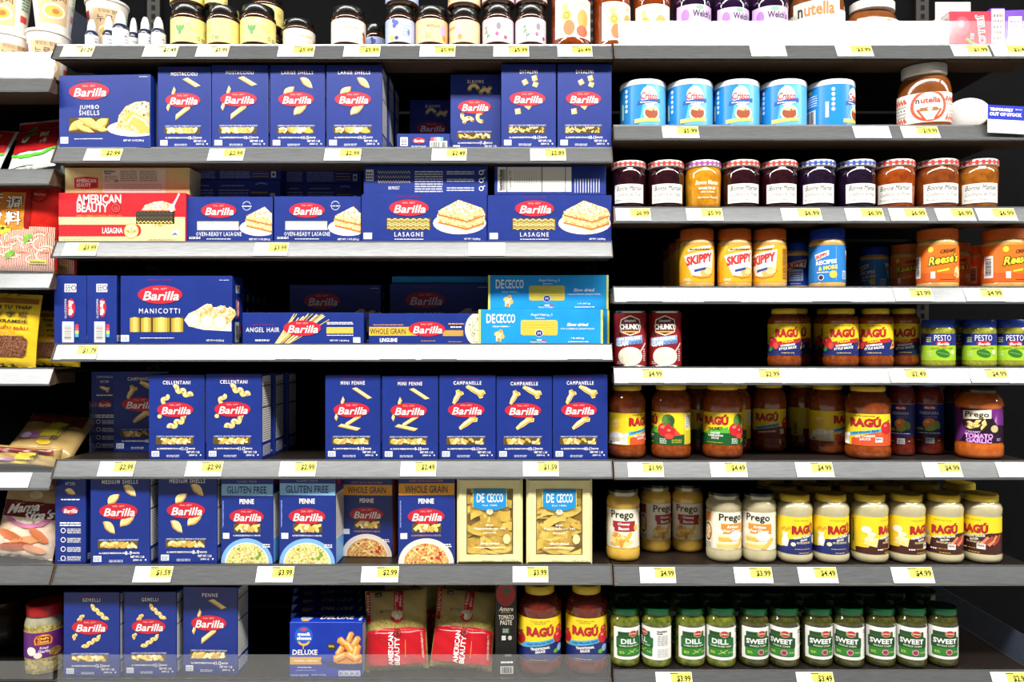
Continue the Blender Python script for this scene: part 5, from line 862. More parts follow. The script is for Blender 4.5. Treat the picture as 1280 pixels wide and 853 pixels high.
# clam chowder cans
R = 20.6; base = lab(R, 2.6, 67, flat('#8f1a20', .35), R * 3.1); t = Print(); t.poly([(-14, 50), (-12, 59), (0, 64), (12, 59), (14, 50), (12, 43), (0, 39), (-12, 43)], flat('#e9e2d2'), 2); t.poly([(-13, 50), (-11, 58), (0, 62.6), (11, 58), (13, 50), (11, 44), (0, 40.4), (-11, 44)], flat('#5a1014'), 3); t.text("Campbell's", 0, 57, 14, 3.6, W_, 5, shear=.3, bold=.02); t.text('CHUNKY', 0, 49.5, 27, 8, flat('#14110f'), 5, bold=.06); t.text('CHUNKY', 0, 49.8, 26, 7, W_, 6, bold=.04); t.poly([(-11, 43), (11, 43), (10, 44.6), (-10, 44.6)], flat('#e7b23a'), 5)
t.poly([(-20, 26), (16, 30), (16, 40), (-20, 36)], flat('#8fb3e3'), 4); t.text('NEW ENGLAND', -2, 35.4, 30, 4, W_, 6, bold=.05, skew=.11); t.text('CLAM', -10, 29, 15, 6, W_, 6, bold=.05, skew=.11); t.text('CHOWDER', 7, 30.4, 17, 5, flat('#3f5f9e'), 6, bold=.03, skew=.11); t.ell(0, 13.5, 16, 11.5, flat('#f1ecd8'), 5); t.ell(0, 14.5, 13.5, 9, grain('chowder_print', '#e6d9a8', '#f8f3e2', 300, .5, tex='vor', lo=.1, hi=.7), 6); t.path([(12, 18), (22, 30)], 2, flat('#d8d4cc'), 6); t.ell(-13, 40.5, 2.6, 2.6, flat('#2b2413'), 6); t.fuzz(-18, 4, -10, 8, 2, flat('#e3c9c4'), 5); t.fuzz(18, 8, 22, 24, 6, flat('#e3c9c4'), 5)
TIN = grain('tin_rim', '#9b9b98', '#b4b4b0', 40, .25, metal=1.0)
can = jar(42, 70, [(19.5, 0), (20.8, .4), (20.8, 2), (20.2, 2.6), (20.2, 67), (20.8, 67.8), (20.8, 69.6), (20, 70), (19.2, 69), (0, 68.8)], [TIN], None, None, [('label', base, t, 20.4)])
for x0, x1, lb in ((767, 808.5, 'red clam chowder can touching the pasta bay'), (810.5, 852, 'red clam chowder can beside the empty shelf space')): put_jar('soup_can', lb, 'can', can, x0, x1, 389, 's5', .014, 0, 'red clam chowder cans')
# shortening cans
R = 28.4; base = lab(R, 1.8, 44, flat('#1f86cf', .3), R * 3.1); base.poly([(-4, 1.9), (44, 1.9), (44, 43.9), (6, 43.9)], flat('#5fb4e6', .3), 1); t = Print(); t.ell(9, 31, 10.5, 10, W_, 3); t.text('Crisco', 9, 31, 21, 7.5, flat('#c2272d'), 5, shear=.2, bold=.03); t.poly([(-6, 22), (24, 25), (24, 29), (-5, 26)], flat('#1b4f9c'), 6); t.fuzz(-2, 24, 20, 26, 1, W_, 7); t.ell(12, 14, 10.5, 8, flat('#f2e9d8'), 4); t.ell(12, 14, 8.6, 6, flat('#9c4a2a'), 5); t.ell(12, 18, 7, 2, flat('#f0d59a'), 6); t.poly([(-9, 4), (24, 6), (24, 9), (-9, 8)], flat('#f2df6a'), 6)
for k in range(5): t.ell(-21, 18 + 5 * k, 2.2, 2, flat('#cfe4f4'), 4, n=8)
t.rect(-30, 10, -26, 26, flat('#bcd6c0'), 4); t.rect(-60, 3, -42, 20, W_, 4); t.bars(-58, 4, -44, 19, flat('#333333'), 5); t.fuzz(-66, 24, -40, 36, 5, flat('#dcecf7'), 4, (3, 8), .4); t.rect(-66, 37, -48, 40, flat('#e8df74'), 4)
crisco = jar(58, 48.5, [(27, 0), (28.2, .5), (28.2, 44), (27, 44)], [flat('#d5d9dc', .4)], [(28.8, 43), (29, 43.6), (29, 47.6), (28.4, 48.4), (27.2, 48.5), (26.8, 47.6), (0, 47.6)], [grain('white_lid', '#e9ebec', '#f1f2f2', 30, .35)], [('label', base, t, R)])
for i, (x0, x1, rt) in enumerate(((775, 832, -2), (833, 890.5, -4), (891.5, 948.5, -6), (949.5, 1007, -8), (1008.5, 1066.5, 50))):
    put_jar('shortening_can', 'blue shortening can with white lid, %s from the pasta bay%s' % (cnt[i], ', turned to its barcode' if i == 4 else ''), 'can', crisco, x0, x1, 108, 's2', .006, rt, 'blue shortening cans')
# jam jars with gingham lids
def jam(col1, col2, lidc, amber=False):
    m = grain('jam_' + col1.strip('#'), col1, col2, 60, .07, .6, coat=.7)
    R = 20.6; b = [(16.5, 0), (18.8, 1.5), (19.8, 5), (20.6, 26), (21, 38), (20.4, 43), (18.6, 45.5), (18.6, 48)]
    l = [(20.4, 45.6), (21.2, 46.4), (21.2, 51), (20.6, 52.2), (19.6, 52.6), (0, 52.2)]
    base = Print(); t = Print()
    if not amber:
        base.rect(-19.5, 6, 19.5, 26.5, flat('#f1efe9', .45), 0); t.text('Bonne Maman', 0, 22, 32, 5.4, flat('#3a3836'), 3, shear=.35); t.text('Confiture de Fruits', 0, 15.4, 32, 4.4, flat('#77736f'), 3, shear=.35); t.text('Product of France  13 oz', 0, 9.4, 33, 2.6, flat('#77736f'), 3, shear=.2)
    else:
        t.text('Bonne Maman', 2, 28, 28, 5, flat('#fbf3d8'), 3, shear=.35, bold=.01); t.text('MORE FRUIT', 2, 21.5, 20, 3, flat('#fbf3d8'), 3, bold=.03); t.text('LESS SUGAR', 2, 17.6, 16, 2, flat('#fbf3d8'), 3, bold=.02); t.text('Apricot Peach', 2, 11.5, 24, 3.4, flat('#fbf3d8'), 3, shear=.3); base.rect(-30, 1.5, -29.6, 2, flat('#fbf3d8'), 0)
    t.text('Bonne Maman', 2, 40, 18, 3, grain('embossed_glass_' + col1.strip('#'), col2, col2, 10, .1, .6), 1, shear=.3)
    g = Print(); n = 22
    for k in range(n):
        a0 = -math.pi * 21.3 + 2 * math.pi * 21.3 * k / n; w_ = 2 * math.pi * 21.3 / n
        g.rect(a0, 46.5, a0 + w_ * .5, 51, flat(lidc, .35), 1); g.rect(a0, 48.2, a0 + w_, 49.6, flat(lidc, .35), 0)
    return jar(42.4, 52.6, b, [m], l, [flat('#f4efee', .35)], [('label', base, t, R)], [('gingham_pattern', g.build('gingham_pattern', on_can(21.3), us=3), 1)])
jr, jb, ja, jo = jam('#1b070c', '#330d16', '#d8402f'), jam('#120a18', '#24122c', '#2f55b4'), jam('#b8740f', '#d8961f', '#a34a9c', True), jam('#7a2f0a', '#a34a12', '#d03a32')
jq = jam('#6a300e', '#8a451a', '#d03a32'); jp = jam('#7d4410', '#a5641e', '#d03a32')
for i, (x0, x1, tp, rt, nm) in enumerate(((764, 807.5, jr, 2, 'dark red'), (809, 855, jr, 8, 'dark red'), (856, 901, ja, 10, 'amber'), (902, 949, jr, 14, 'dark red'), (951, 996, jr, 14, 'dark red'), (998, 1043, jb, 10, 'blackberry'), (1047, 1092.5, jb, 24, 'blackberry'), (1094.5, 1141.5, jo, 2, 'orange'), (1144.5, 1195, jq, 22, 'brown'), (1196.5, 1244.5, jp, 14, 'golden brown'))):
    J('jam_jar', '%s jam jar with gingham lid, %s from the pasta bay' % (nm, cnt[i]), tp, x0, x1, 205 - i * .2, 's3', .004, rt, 'jam jars with gingham lids')
# peanut butter
PBT = grain('peanut_butter', '#c79a52', '#d8ae68', 60, .15, .5, coat=.6); OLID = grain('orange_lid', '#c1591c', '#cf6724', 40, .35); BLID = grain('blue_plastic_lid', '#15339c', '#1c3daa', 40, .35)
def ribbed(Wd, lidm, label_m, deco):
    r = Wd / 2; R = r * .985; base = lab(R, 6.5, 50, label_m, R * 3.0); t = Print(); deco(t, base, R)
    return jar(Wd, 70, [(r * .8, 0), (r * .96, 1.4), (r, 5), (r * .97, 6.5), (r * .97, 50), (r, 52), (r * .97, 55.5), (r * .88, 57), (r * .88, 59)], [PBT], [(r * .92, 57.4), (r * .96, 58), (r * .955, 69), (r * .9, 70), (0, 69.6)], [lidm], [('label', base, t, R)])
def d_skip(t, base, R):
    base.poly([(-26, 49.9), (-14, 49.9), (-30, 20), (-44, 20)], flat('#f0c433', .35), 1); t.poly([(-20, 38), (20, 45), (18, 22), (6, 14), (-8, 13)], flat('#f5efe4'), 3); t.text('SKIPPY', 1, 33.6, 34, 11, flat('#a9161f'), 5, bold=.05, skew=.17); t.text('SKIPPY', .6, 34, 33, 10, flat('#d12a2f'), 6, bold=.03, skew=.17); t.poly([(-14, 45.4), (16, 50), (16, 47), (-14, 42.6)], flat('#f3ead2'), 4); t.fuzz(-12, 44, 14, 47, 1, flat('#6a4420'), 5); t.poly([(-6, 21), (8, 24), (8, 21), (-6, 18)], flat('#23408f'), 6); t.ell(10, 18, 9, 6, flat('#e3b061'), 4); t.ell(12, 19, 6, 3, flat('#f3d190'), 5); t.path([(-8, 14), (2, 11), (14, 13), (20, 20)], 1.6, flat('#b9792f'), 5); t.fuzz(-20, 8.5, -10, 11.5, 2, flat('#fdf4d2'), 4); t.bars(28, 10, 38, 46, flat('#8a5a16'), 4, True)
def d_blue(t, base, R):
    t.poly([(-17, 39), (0, 44), (0, 38), (-15, 32)], flat('#efe9df'), 3); t.text('SKIPPY', -8.4, 37.6, 14, 4.4, flat('#c4262c'), 5, bold=.04, skew=.3); t.text('RECIPES', -3, 30, 24, 5, W_, 4, bold=.04, skew=.1); t.text('& MORE', -1, 23.4, 22, 5, flat('#f1dd52'), 4, bold=.04, skew=.1); t.fuzz(-14, 17.5, 0, 19.6, 1, W_, 4); t.ell(5, 15.5, 4.5, 4.5, flat('#e6c24a'), 4); t.ell(-9, 12, 3.4, 3.4, flat('#e3dcc9'), 4); t.ell(-9, 12, 2.6, 2.6, flat('#222222'), 5); t.rect(17, 10, 26, 20, flat('#bcd9ef'), 4); t.fuzz(18, 11, 25, 19, 4, flat('#3a6ca8'), 5); t.poly([(24, 44), (50, 46), (46, 24), (34, 18)], flat('#f3ead2'), 3); t.text('SKIPPY', 37, 36, 20, 7, flat('#c4262c'), 5, bold=.04); t.rect(8, 8, 8.6, 48, flat('#7db8e6'), 3)
def d_navy(t, base, R):
    t.poly([(-18, 38), (16, 45), (14, 32), (0, 34), (-16, 27)], flat('#e9e0cf'), 3); t.text('SKIPPY', -1, 37, 30, 8, flat('#b81f28'), 5, bold=.04, skew=.2); t.rect(-11, 13, 10, 30, flat('#aebfe0'), 3); t.fuzz(-9, 15, 8, 28, 4, flat('#32509c'), 4); t.fuzz(-8, 8.5, 6, 10, 1, W_, 4)
def d_reese(t, base, R):
    base.poly([(-70, 6.6), (70, 6.6), (70, 14), (-70, 20)], flat('#d95f1f', .35), 1); t.text('CREAMY', 8, 43, 20, 4.2, flat('#3a2010'), 4, bold=.03, skew=.12); t.text("Reese's", 3, 33.5, 37, 12, flat('#241509'), 4, shear=.2, bold=.11, skew=.14); t.text("Reese's", 3, 33.5, 35, 10.4, flat('#f3de2e'), 6, shear=.2, bold=.03, skew=.14); t.ell(-12, 45, 3, 3.4, flat('#e9d93a'), 4); t.poly([(-5, 20), (8, 23), (8, 20), (-5, 18)], flat('#f0c23a'), 4); t.ell(20, 18, 5, 7, flat('#e8cf95'), 5); t.ell(17, 15, 3.4, 3, flat('#c99a4e'), 6); t.rect(-12, 11, -7, 19, flat('#f0e2d4'), 4); t.fuzz(-2, 9, 16, 10.4, 1, flat('#4a2a12'), 4); t.rect(-37, 12, -25, 38, flat('#f2efe9'), 4); t.bars(-35, 15, -27, 35, flat('#444444'), 5, True)
sk = ribbed(43, OLID, flat('#f2ab1e', .35), d_skip); sb_ = ribbed(43, BLID, flat('#2a7fd0', .35), d_blue); sn = ribbed(40, BLID, flat('#1c3f9e', .35), d_navy); rs = ribbed(47, OLID, flat('#ec7420', .35), d_reese)
GB = 'peanut butter jars'
for x0, x1, tp, dp, rt, lb in ((849.5, 892.5, sk, .006, 8, 'first front orange-lidded peanut butter jar, yellow label'), (897, 939, sk, .006, 18, 'second front orange-lidded peanut butter jar, yellow label'), (941, 982.5, sk, .006, -28, 'yellow-label peanut butter jar beside the navy one'),
    (843, 883, sk, .088, 70, 'shaded yellow-label peanut butter jar behind the first'), (835, 873, sk, .17, 75, 'shaded yellow-label peanut butter jar third in its file'), (829, 864, sk, .25, 80, 'rearmost shaded yellow-label peanut butter jar'),
    (979, 1012.5, sn, .075, -2, 'navy peanut butter jar set back between the rows'), (1012, 1055.5, sb_, .006, 6, 'bright blue peanut butter jar with recipe panel'), (1075, 1109, sb_, .14, -18, 'shaded blue peanut butter jar set back'),
    (1115, 1154, rs, .105, -4, 'shaded orange peanut butter jar behind the front pair'), (1148, 1195.5, rs, .006, 12, 'front orange-label peanut butter jar with yellow lettering'), (1170, 1210, rs, .10, 8, 'shaded orange peanut butter jar behind the lettered one'), (1211, 1249, rs, .11, 40, 'shaded orange peanut butter jar showing its barcode'), (1230, 1278.5, rs, .006, 36, 'front orange peanut butter jar showing its barcode')):
    J('peanut_butter_jar', lb, tp, x0, x1, 288 if dp < .01 else None, 's4', dp, rt, GB)
# hazelnut spread
HZ = grain('hazelnut_spread', '#6e3c18', '#83491f', 30, .12, .5, coat=.6); WL = grain('white_plastic_lid', '#d8d5ce', '#e2dfd8', 30, .4)
def hazel(deco, Wd=61, Hh=77):
    r = Wd / 2; sy = .62; b = [(r * .86, 0), (r * .97, 1.6), (r, 5), (r, 41), (r * .98, 48), (r * .93, 55), (r * .84, 61), (r * .72, 64.5), (r * .70, 68)]; l = [(r * .80, 64.6), (r * .83, 65.2), (r * .83, 76), (r * .79, 77), (0, 76.8)]
    base = lab(r, 5.5, 41, flat('#f1ebe2', .4), r * 1.45); t = Print(); deco(t, base); fn = lambda u, v, o: ((r * PX + o) * math.sin(u / r), -(r * PX * sy + o) * math.cos(u / r), v * PX)
    return dict(W=Wd, H=Hh, D=Wd, parts=[('jar_body', lathe('jar_body', b, [HZ], sy=sy), None), ('lid', lathe('lid', l, [WL], sy=.78), None), ('label', base.build('label', fn, us=5, smooth=True), None), ('lettering', t.build('lettering', fn, us=5), 2)])
def d_win(t, base):
    o = flat('#cf4a22')
    t.ell(3, 25, 21, 19, o, 1, n=28); t.it = [([(x, min(max(y, 5.7), 40.8)) for x, y in vs], fs, m, l) for vs, fs, m, l in t.it]; t.ell(3, 25, 17, 16, flat('#f1ebe2'), 2, n=28)
    t.text('n', -9.5, 30.6, 4.4, 5, flat('#17130f'), 5, bold=.03); t.text('utella', 5, 31.6, 22, 7, flat('#d1301f'), 5, bold=.03); t.poly([(-9, 20), (-6, 23), (12, 23), (15, 20), (12, 18.6), (-6, 18.6)], flat('#9b6a36'), 5); t.ell(4, 20.8, 3, 1.6, flat('#f5ead6'), 6); t.poly([(-4, 17), (12, 17), (8, 8), (0, 8)], flat('#d8d0c2'), 5); t.path([(-10, 21), (-2, 9)], 2.4, o, 6); t.path([(17, 21), (9, 9)], 2.4, o, 6)
    for v, c in ((33, o), (10, o)):
        for sgn in (-1, 1):
            base.path([(sgn * (24 + 2.4 * k), v + (2.6 if k % 2 else -2.6)) for k in range(9)], 4.2, c, 2)
    for v in (27, 19, 15): base.path([(-24 - 1.8 * k, v + (1 if k % 2 else -1)) for k in range(11)], .9, flat('#3a2018'), 2); base.path([(24 + 1.8 * k, v + (1 if k % 2 else -1)) for k in range(11)], .9, flat('#cf4a22'), 2)
    for k in range(4): base.ell(-26 - 5 * k, 23, 1.2, 1.2, flat('#3a2018'), 2, n=8)
def d_plain(t, base): base.rect(-30, 41, 30, 51, flat('#f1ebe2', .4), 0); t.text('n', -19, 41, 7, 8.4, flat('#17130f'), 5, bold=.03); t.text('utella', 4, 43, 36, 12.4, flat('#c9752a'), 5, bold=.03); t.fuzz(-8, 17, 12, 19, 1, flat('#e0a060'), 4); t.ell(0, 11, 10, 5, FOOD, 4)
hz, hp = hazel(d_win), hazel(d_plain, 66, 84)
J('hazelnut_spread_jar', 'upright hazelnut spread jar with red winter-knit label', hz, 1124, 1185.5, 84.5, 's2', -.016, 8, 'hazelnut spread jars')
e = J('hazelnut_spread_jar', 'hazelnut spread jar lying down with its white lid outward', hz, 1196, 1252, None, 's2', .0, 0, 'hazelnut spread jars')
s_ = 1.0; e.scale = (s_, s_, s_); e.rotation_euler = (math.pi / 2, 0, math.radians(-22)); e.location = (WX(1221, 0) + .045, 0.150, RZ('s2') + 30.5 * .83 * .78 * PX + .0005)
J('hazelnut_spread_jar', 'tall hazelnut spread jar with lettering behind the top guard', hp, 987, 1053.5, -34, 's1', .026, 0, 'hazelnut spread jars')
J('hazelnut_spread_jar', 'hazelnut spread jar with white lid on the top shelf', hp, 1057, 1123, 0, 's1', .035, 30, 'hazelnut spread jars')

# ---------------------------------------------------------------- top shelf jars
BRJ = grain('honey_glass', '#2a1408', '#40200e', 50, .08, .6, coat=.7)
def squat(labm, deco, Wd=44, Hh=45, body=BRJ):
    r = Wd / 2; R = r * .975; base = lab(R, 5, 30, labm, R * 2.6); t = Print(); deco(t)
    return jar(Wd, Hh, [(r * .84, 0), (r * .96, 1.4), (r, 4), (r * .965, 5), (r * .965, 30), (r, 31.5), (r * .97, 34.5), (r * .87, 36.5), (r * .87, 39)], [body], [(r * .88, 36), (r * .9, 36.6), (r * .9, 43.8), (r * .86, 45), (0, 44.8)], [BKL], [('label', base, t, R)])
def d_cactus(t):
    for a in ((-11, 17, 2.4, 5, 0), (-14, 19, 1.8, 3.6, 30), (-8, 19, 1.8, 3.4, -30)): t.ell(*a[:4], flat('#5d9a5a'), 3, n=12, rot=a[4])
    t.ell(-4, 27, 3.4, 2, flat('#a8cfc4'), 2); t.fuzz(1, 17, 10, 22, 2, flat('#d9bf6a'), 2); t.ring(11, 10, 2, 2, .6, flat('#7a6a2a'), 3); t.fuzz(15, 8, 20, 12, 2, flat('#6f6a5c'), 3)
def d_berry(t):
    for a in ((-8, 22), (-5, 25), (-9, 27)): t.ell(*a, 2.6, 2.6, flat('#4a52a4'), 3, n=12)
    t.ell(-11, 9, 3.4, 3, flat('#c9cf4c'), 3); t.ell(-5, 9, 2.4, 2, flat('#2c3566'), 3); t.fuzz(0, 12, 12, 25, 4, flat('#98a6d8'), 2); t.ell(11, 16, 1.6, 3, flat('#5c66b2'), 3)
def d_peach(t): t.text('MARMELADE', 0, 22, 17, 3, flat('#b06a30'), 3); t.fuzz(-10, 9, -3, 15, 3, flat('#d89a66'), 2); t.ell(13, 18, 4, 6, flat('#b9a4d8'), 2); t.ell(15, 11, 3, 3, flat('#e7923c'), 3)
def d_floral(t):
    t.path([(-10, 7), (-9, 14), (-11, 21)], 1, flat('#5f8a64'), 3)
    for a in ((-12, 16), (-7, 12), (-12, 21)): t.ell(*a, 2.6, 1.2, flat('#6f9a72'), 3, n=10, rot=40)
    t.ell(6, 21, 3, 3.6, flat('#8a7f86'), 3); t.ell(4, 13, 2.2, 2.2, flat('#b85a80'), 3); t.ell(15, 10, 2.4, 2, flat('#a33a58'), 3); t.fuzz(10, 19, 16, 24, 2, flat('#d9b0c4'), 2)
def d_cream(t): t.fuzz(-10, 20, 8, 23, 1, flat('#c9a883'), 2); t.fuzz(-8, 13, 6, 16, 2, flat('#d9bda0'), 2); t.ell(18, 12, 3.6, 5, flat('#c96a3a'), 3); t.ell(16, 17, 2, 2, flat('#7a3a24'), 4)
sy_ = squat(flat('#eedd84', .4), d_cactus); sbl = squat(flat('#b4c3ee', .4), d_berry, 40); spe = squat(flat('#f3c592', .4), d_peach, 41); spk = squat(flat('#f0d6df', .4), d_floral, 41); scr = squat(flat('#f3e6d2', .4), d_cream); sco = squat(flat('#f2cf9f', .4), d_peach, 41)
GT = 'squat black-lidded jars on the top shelf'
def T(lb, tp, x0, x1, top, dep=.004, rot=0, on=None): return J('honey_jar' if tp in (sy_, scr) else 'preserve_jar', lb, tp, x0, x1, top, 'p1', dep, rot, GT, TOP[on.name] if on else None)
h1 = T('yellow-label honey jar beside the squeeze bottles', sy_, 214.5, 258.5, 12)
h2 = T('middle yellow-label honey jar of the front three', sy_, 259.5, 300, 13, .006, -70)
h3 = T('yellow-label honey jar beside the short pink one', sy_, 301, 344.5, 12, .004, 8)
T('yellow-label jar stacked on the honey jar by the bottles', sy_, 214, 256, None, .010, 60, h1)
T('yellow-label jar stacked on the middle honey jar', sy_, 256.5, 284, None, .014, 20, h2)
b1 = T('yellow-label honey jar hidden behind the front three', sy_, 308, 350, None, .098, 0)
T('yellow-label jar with cactus print stacked behind the front', sy_, 313, 354, None, .096, 35, b1)
b2 = T('dark-lidded honey jar in the second rank', sy_, 352, 386, None, .13, 30)
T('small yellow-label jar stacked in the second rank', sy_, 351, 376, None, .15, 25, b2)
T('short pink-label honey jar standing front of second rank', scr, 354, 394, 29, .030, 25)
T('dark-lidded jar in shadow beside the short pink jar', sy_, 366, 398, None, .24, 25)
T('cream-label honey jar standing alone in the gap', scr, 414, 457.5, 14, .004, 14)
T('small blue-label preserve jar set back beside the cream jar', sbl, 455, 483, 34, .11, 10)
u1 = T('blue-label blueberry preserve jar under another blue one', sbl, 481.5, 519.5, 13, .004, 0)
T('blue-label blueberry preserve jar on top of its stack', sbl, 481.5, 523.5, None, .003, 6, u1)
T('peach-label preserve jar standing single between stacks', spe, 519, 560.5, 14, .004, 5)
x_ = T('dark preserve jar in the rank behind the peach one', spe, 530, 562, None, .11, 20); T('dark-lidded preserve jar stacked behind the peach one', spe, 531, 561, None, .11, 20, x_)
u1 = T('orange-label preserve jar under another orange one', sco, 561, 600.5, 16, .004, -60)
T('orange-label preserve jar on top of its stack', sco, 559.5, 601, None, .003, -50, u1)
u1 = T('pink floral preserve jar under another, touching orange stack', spk, 602.5, 642.5, 12, .004, -15)
T('pink floral preserve jar on top, touching orange stack', spk, 602, 643.5, None, .003, 20, u1)
u1 = T('pink floral preserve jar under another, by the marmalade', spk, 643.5, 683, 12, .004, 12)
T('pink floral preserve jar on top, by the marmalade', spk, 644, 684.5, None, .003, 25, u1)
def tall(labm, deco, body, Wd=50, Hh=86, lid=BKL, v0=10, v1=52):
    r = Wd / 2; R = r * .985; base = lab(R, v0, v1, labm, R * 1.1); t = Print(); deco(t)
    return jar(Wd, Hh, [(r * .82, 0), (r * .95, 2), (r, 6), (r * .97, v0 - 1), (r * .97, v1 + 1), (r, v1 + 4), (r * .97, 66), (r * .82, 74), (r * .78, 78)], [body], [(r * .8, 75), (r * .82, 76), (r * .82, 85), (0, 86)], [lid], [('label', base, t, R)])
def d_orange(t):
    t.text("SMUCKER'S", 2, 46, 26, 4.5, flat('#b9a26a'), 4, skew=-.05); t.ell(-11, 33, 6, 6, flat('#ecc24c'), 3); t.ell(-13, 42, 4, 4, flat('#efd27a'), 3); t.ell(10, 30, 8, 10, flat('#eda04a'), 3); t.ell(-8, 20, 7, 8, flat('#d97a42'), 3); t.ell(9, 17, 8, 6, flat('#cf5a34'), 4); t.ring(-11, 33, 3.4, 3.4, .8, flat('#7a6a2a'), 5)
AMB = grain('marmalade', '#6e2a0c', '#8f3d12', 60, .07, .6, coat=.7); to = tall(flat('#f6efe0', .4), d_orange, AMB)
J('marmalade_jar', 'tall marmalade jar with orange-print label beside the pink stacks', to, 688, 738.5, -32, 'p1', .006, 14, 'tall marmalade jars')
J('marmalade_jar', 'tall marmalade jar turned aside at the bay boundary', to, 740.5, 788, -26, 'p1', .022, 34, 'tall marmalade jars').location.x -= .0
J('marmalade_jar', 'tall marmalade jar behind the top guard strip', to, 791, 838, -22, 's1', .030, 6, 'tall marmalade jars')
def d_grape(t):
    t.text("Welch's", 8, 42, 26, 8, flat('#241a2c'), 5, bold=.02); t.ell(-14, 40, 5, 7, flat('#a56cc4'), 3); t.ell(4, 49, 5, 2.4, flat('#7fae8c'), 3)
    for k in range(7): t.ell(-18 + 5 * (k % 4), 18 + 5 * (k // 4), 3.4, 3.4, flat('#6a3a92'), 4, n=12)
GRP = grain('grape_jelly', '#1a0b24', '#2c1438', 50, .08, .6, coat=.7); tg = tall(flat('#d9b6ea', .4), d_grape, GRP, 48, 70, grain('dark_lid', '#1c1518', '#2c2226', 30, .3), 10, 52)
J('jelly_jar', 'grape jelly jar with purple label beside the marmalade', tg, 840, 888.5, -4, 's1', .032, 16, 'grape jelly jars')
J('jelly_jar', 'middle grape jelly jar of the three', tg, 889.5, 935.5, 0, 's1', .036, 22, 'grape jelly jars')
J('jelly_jar', 'grape jelly jar beside the tall hazelnut jar', tg, 936.5, 984.5, -2, 's1', .034, 10, 'grape jelly jars')
# gelatin boxes
def gelatin(body, deco, Wd=50, Hh=36, Dd=20):
    f = on_front(Wd, Hh, Dd); t = Print(); deco(t); s = Print(); s.rect(1, 1, Dd - 1, Hh - 1, flat('#efe9e4'), 1); s.fuzz(3, 3, Dd - 3, Hh - 3, 6, flat('#8a7a7a'), 2)
    return dict(W=Wd, H=Hh, D=Dd, parts=[('carton', carton(Wd, Hh, Dd, body), None), ('lettering', t.build('lettering', f), None), ('side_print', s.build('side_print', on_left(Wd, Hh, Dd)), None)])
CR = grain('crimson_carton', '#c41b36', '#cc2440', 25, .4); PU = grain('purple_carton', '#6a3ab0', '#7343ba', 25, .4)
def d_jello(t): t.text('JELLO', 37, 18, 30, 11, W_, 4, bold=.07, rot=-84); t.text('JELLO', 37, 18, 29, 9.5, flat('#c41b36'), 5, bold=.0, rot=-84); t.ell(15, 22, 9, 9, flat('#d94a5e'), 2); t.ell(14, 24, 4, 4, flat('#e57f8c'), 3); t.path([(20, 10), (28, 5), (36, 3)], 2.6, flat('#7fbf3a'), 4); t.text('cherry', 27, 12, 5, 12, W_, 4)
def d_white(t): t.rect(1, 1, 49, 35, flat('#efe6e2'), 1); t.fuzz(4, 8, 44, 28, 4, flat('#b9a8b0'), 2)
gj = gelatin(CR, d_jello); gp = gelatin(PU, lambda t: (t.rect(6, 6, 22, 30, flat('#e4dcf0'), 2), t.fuzz(8, 8, 20, 28, 5, flat('#7a5aa8'), 3), t.ell(36, 12, 7, 8, flat('#4c2488'), 2))); gw = gelatin(CR, d_white, 50, 12, 30)
g0 = put_box('gelatin_box', 'red gelatin box facing out on the top shelf', 'gelatin box', gj, 1187, 1239, 14, 's1', .022, 0, 'small gelatin boxes')
g1 = put_box('gelatin_box', 'red gelatin box behind the front one', 'gelatin box', gj, 1174, 1226, None, 's1', .062, 0, 'small gelatin boxes')
g2 = put_box('gelatin_box', 'rearmost red gelatin box below the flat one', 'gelatin box', gj, 1163, 1214, None, 's1', .102, 0, 'small gelatin boxes')
put_box('gelatin_box', 'white-sided red gelatin box lying flat on top of others', 'gelatin box', gw, 1168, 1214, None, 's1', .075, 0, 'small gelatin boxes', bottom=TOP[g2.name] + .0005)
e = put_box('gelatin_box', 'purple gelatin box turned to its pale side', 'gelatin box', gp, 1236, 1286, 10, 's1', .022, 90, 'small gelatin boxes'); e.location.x = WX(1244.5, .03); e.location.y = .022 + 25 * PX; e.scale = (1, .9, e.scale[2])
put_box('gelatin_box', 'purple gelatin box at the end of the top shelf', 'gelatin box', gp, 1256, 1306, 12, 's1', .022, -4, 'small gelatin boxes')
# squeeze bottles
def bottle():
    r = 9.3; base = lab(r * 1.01, 2.5, 21, flat('#f1f1ee', .4), r * 2.9); t = Print(); t.fuzz(-5, 5, 8, 19, 4, flat('#bdb9c2'), 2); t.rect(3, 12, 5, 14, flat('#9a4a5a'), 3)
    return jar(19.5, 43, [(7.6, 0), (9, 1), (9.3, 3), (9.3, 22), (8.6, 25), (6, 27.5), (5.6, 29)], [grain('navy_bottle', '#2a2f46', '#39405c', 30, .15, .5)], [(6.4, 27), (6.6, 27.6), (6.0, 34), (4.4, 39), (2.6, 42), (0, 43)], [grain('dropper_cap', '#eceeee', '#f4f5f5', 30, .4)], [('label', base, t, r * 1.01)])
bt = bottle(); GQ = 'white-capped squeeze bottles'
for x0, x1, top, dp, lb in ((107, 122.5, 24, .03, 'squeeze bottle with white cap standing beside the clear divider'), (120, 131, None, .14, 'shaded squeeze bottle between the first and the tall one'), (128.5, 143.5, 20, .055, 'white-capped squeeze bottle just behind the tallest'), (141, 160.5, 14, .004, 'tallest white-capped squeeze bottle standing in front'), (160.5, 173.5, 22, .07, 'white-capped squeeze bottle after the tallest, set back'), (173.5, 189.5, 21, .03, 'white-capped squeeze bottle second from the honey jars'), (189.5, 207, 21, .02, 'white-capped squeeze bottle beside the honey jars'), (203, 214, None, .13, 'shaded squeeze bottle behind the honey jar')):
    put_jar('squeeze_bottle', lb, 'bottle', bt, x0, x1, top, 'p1', dp, 10, GQ)

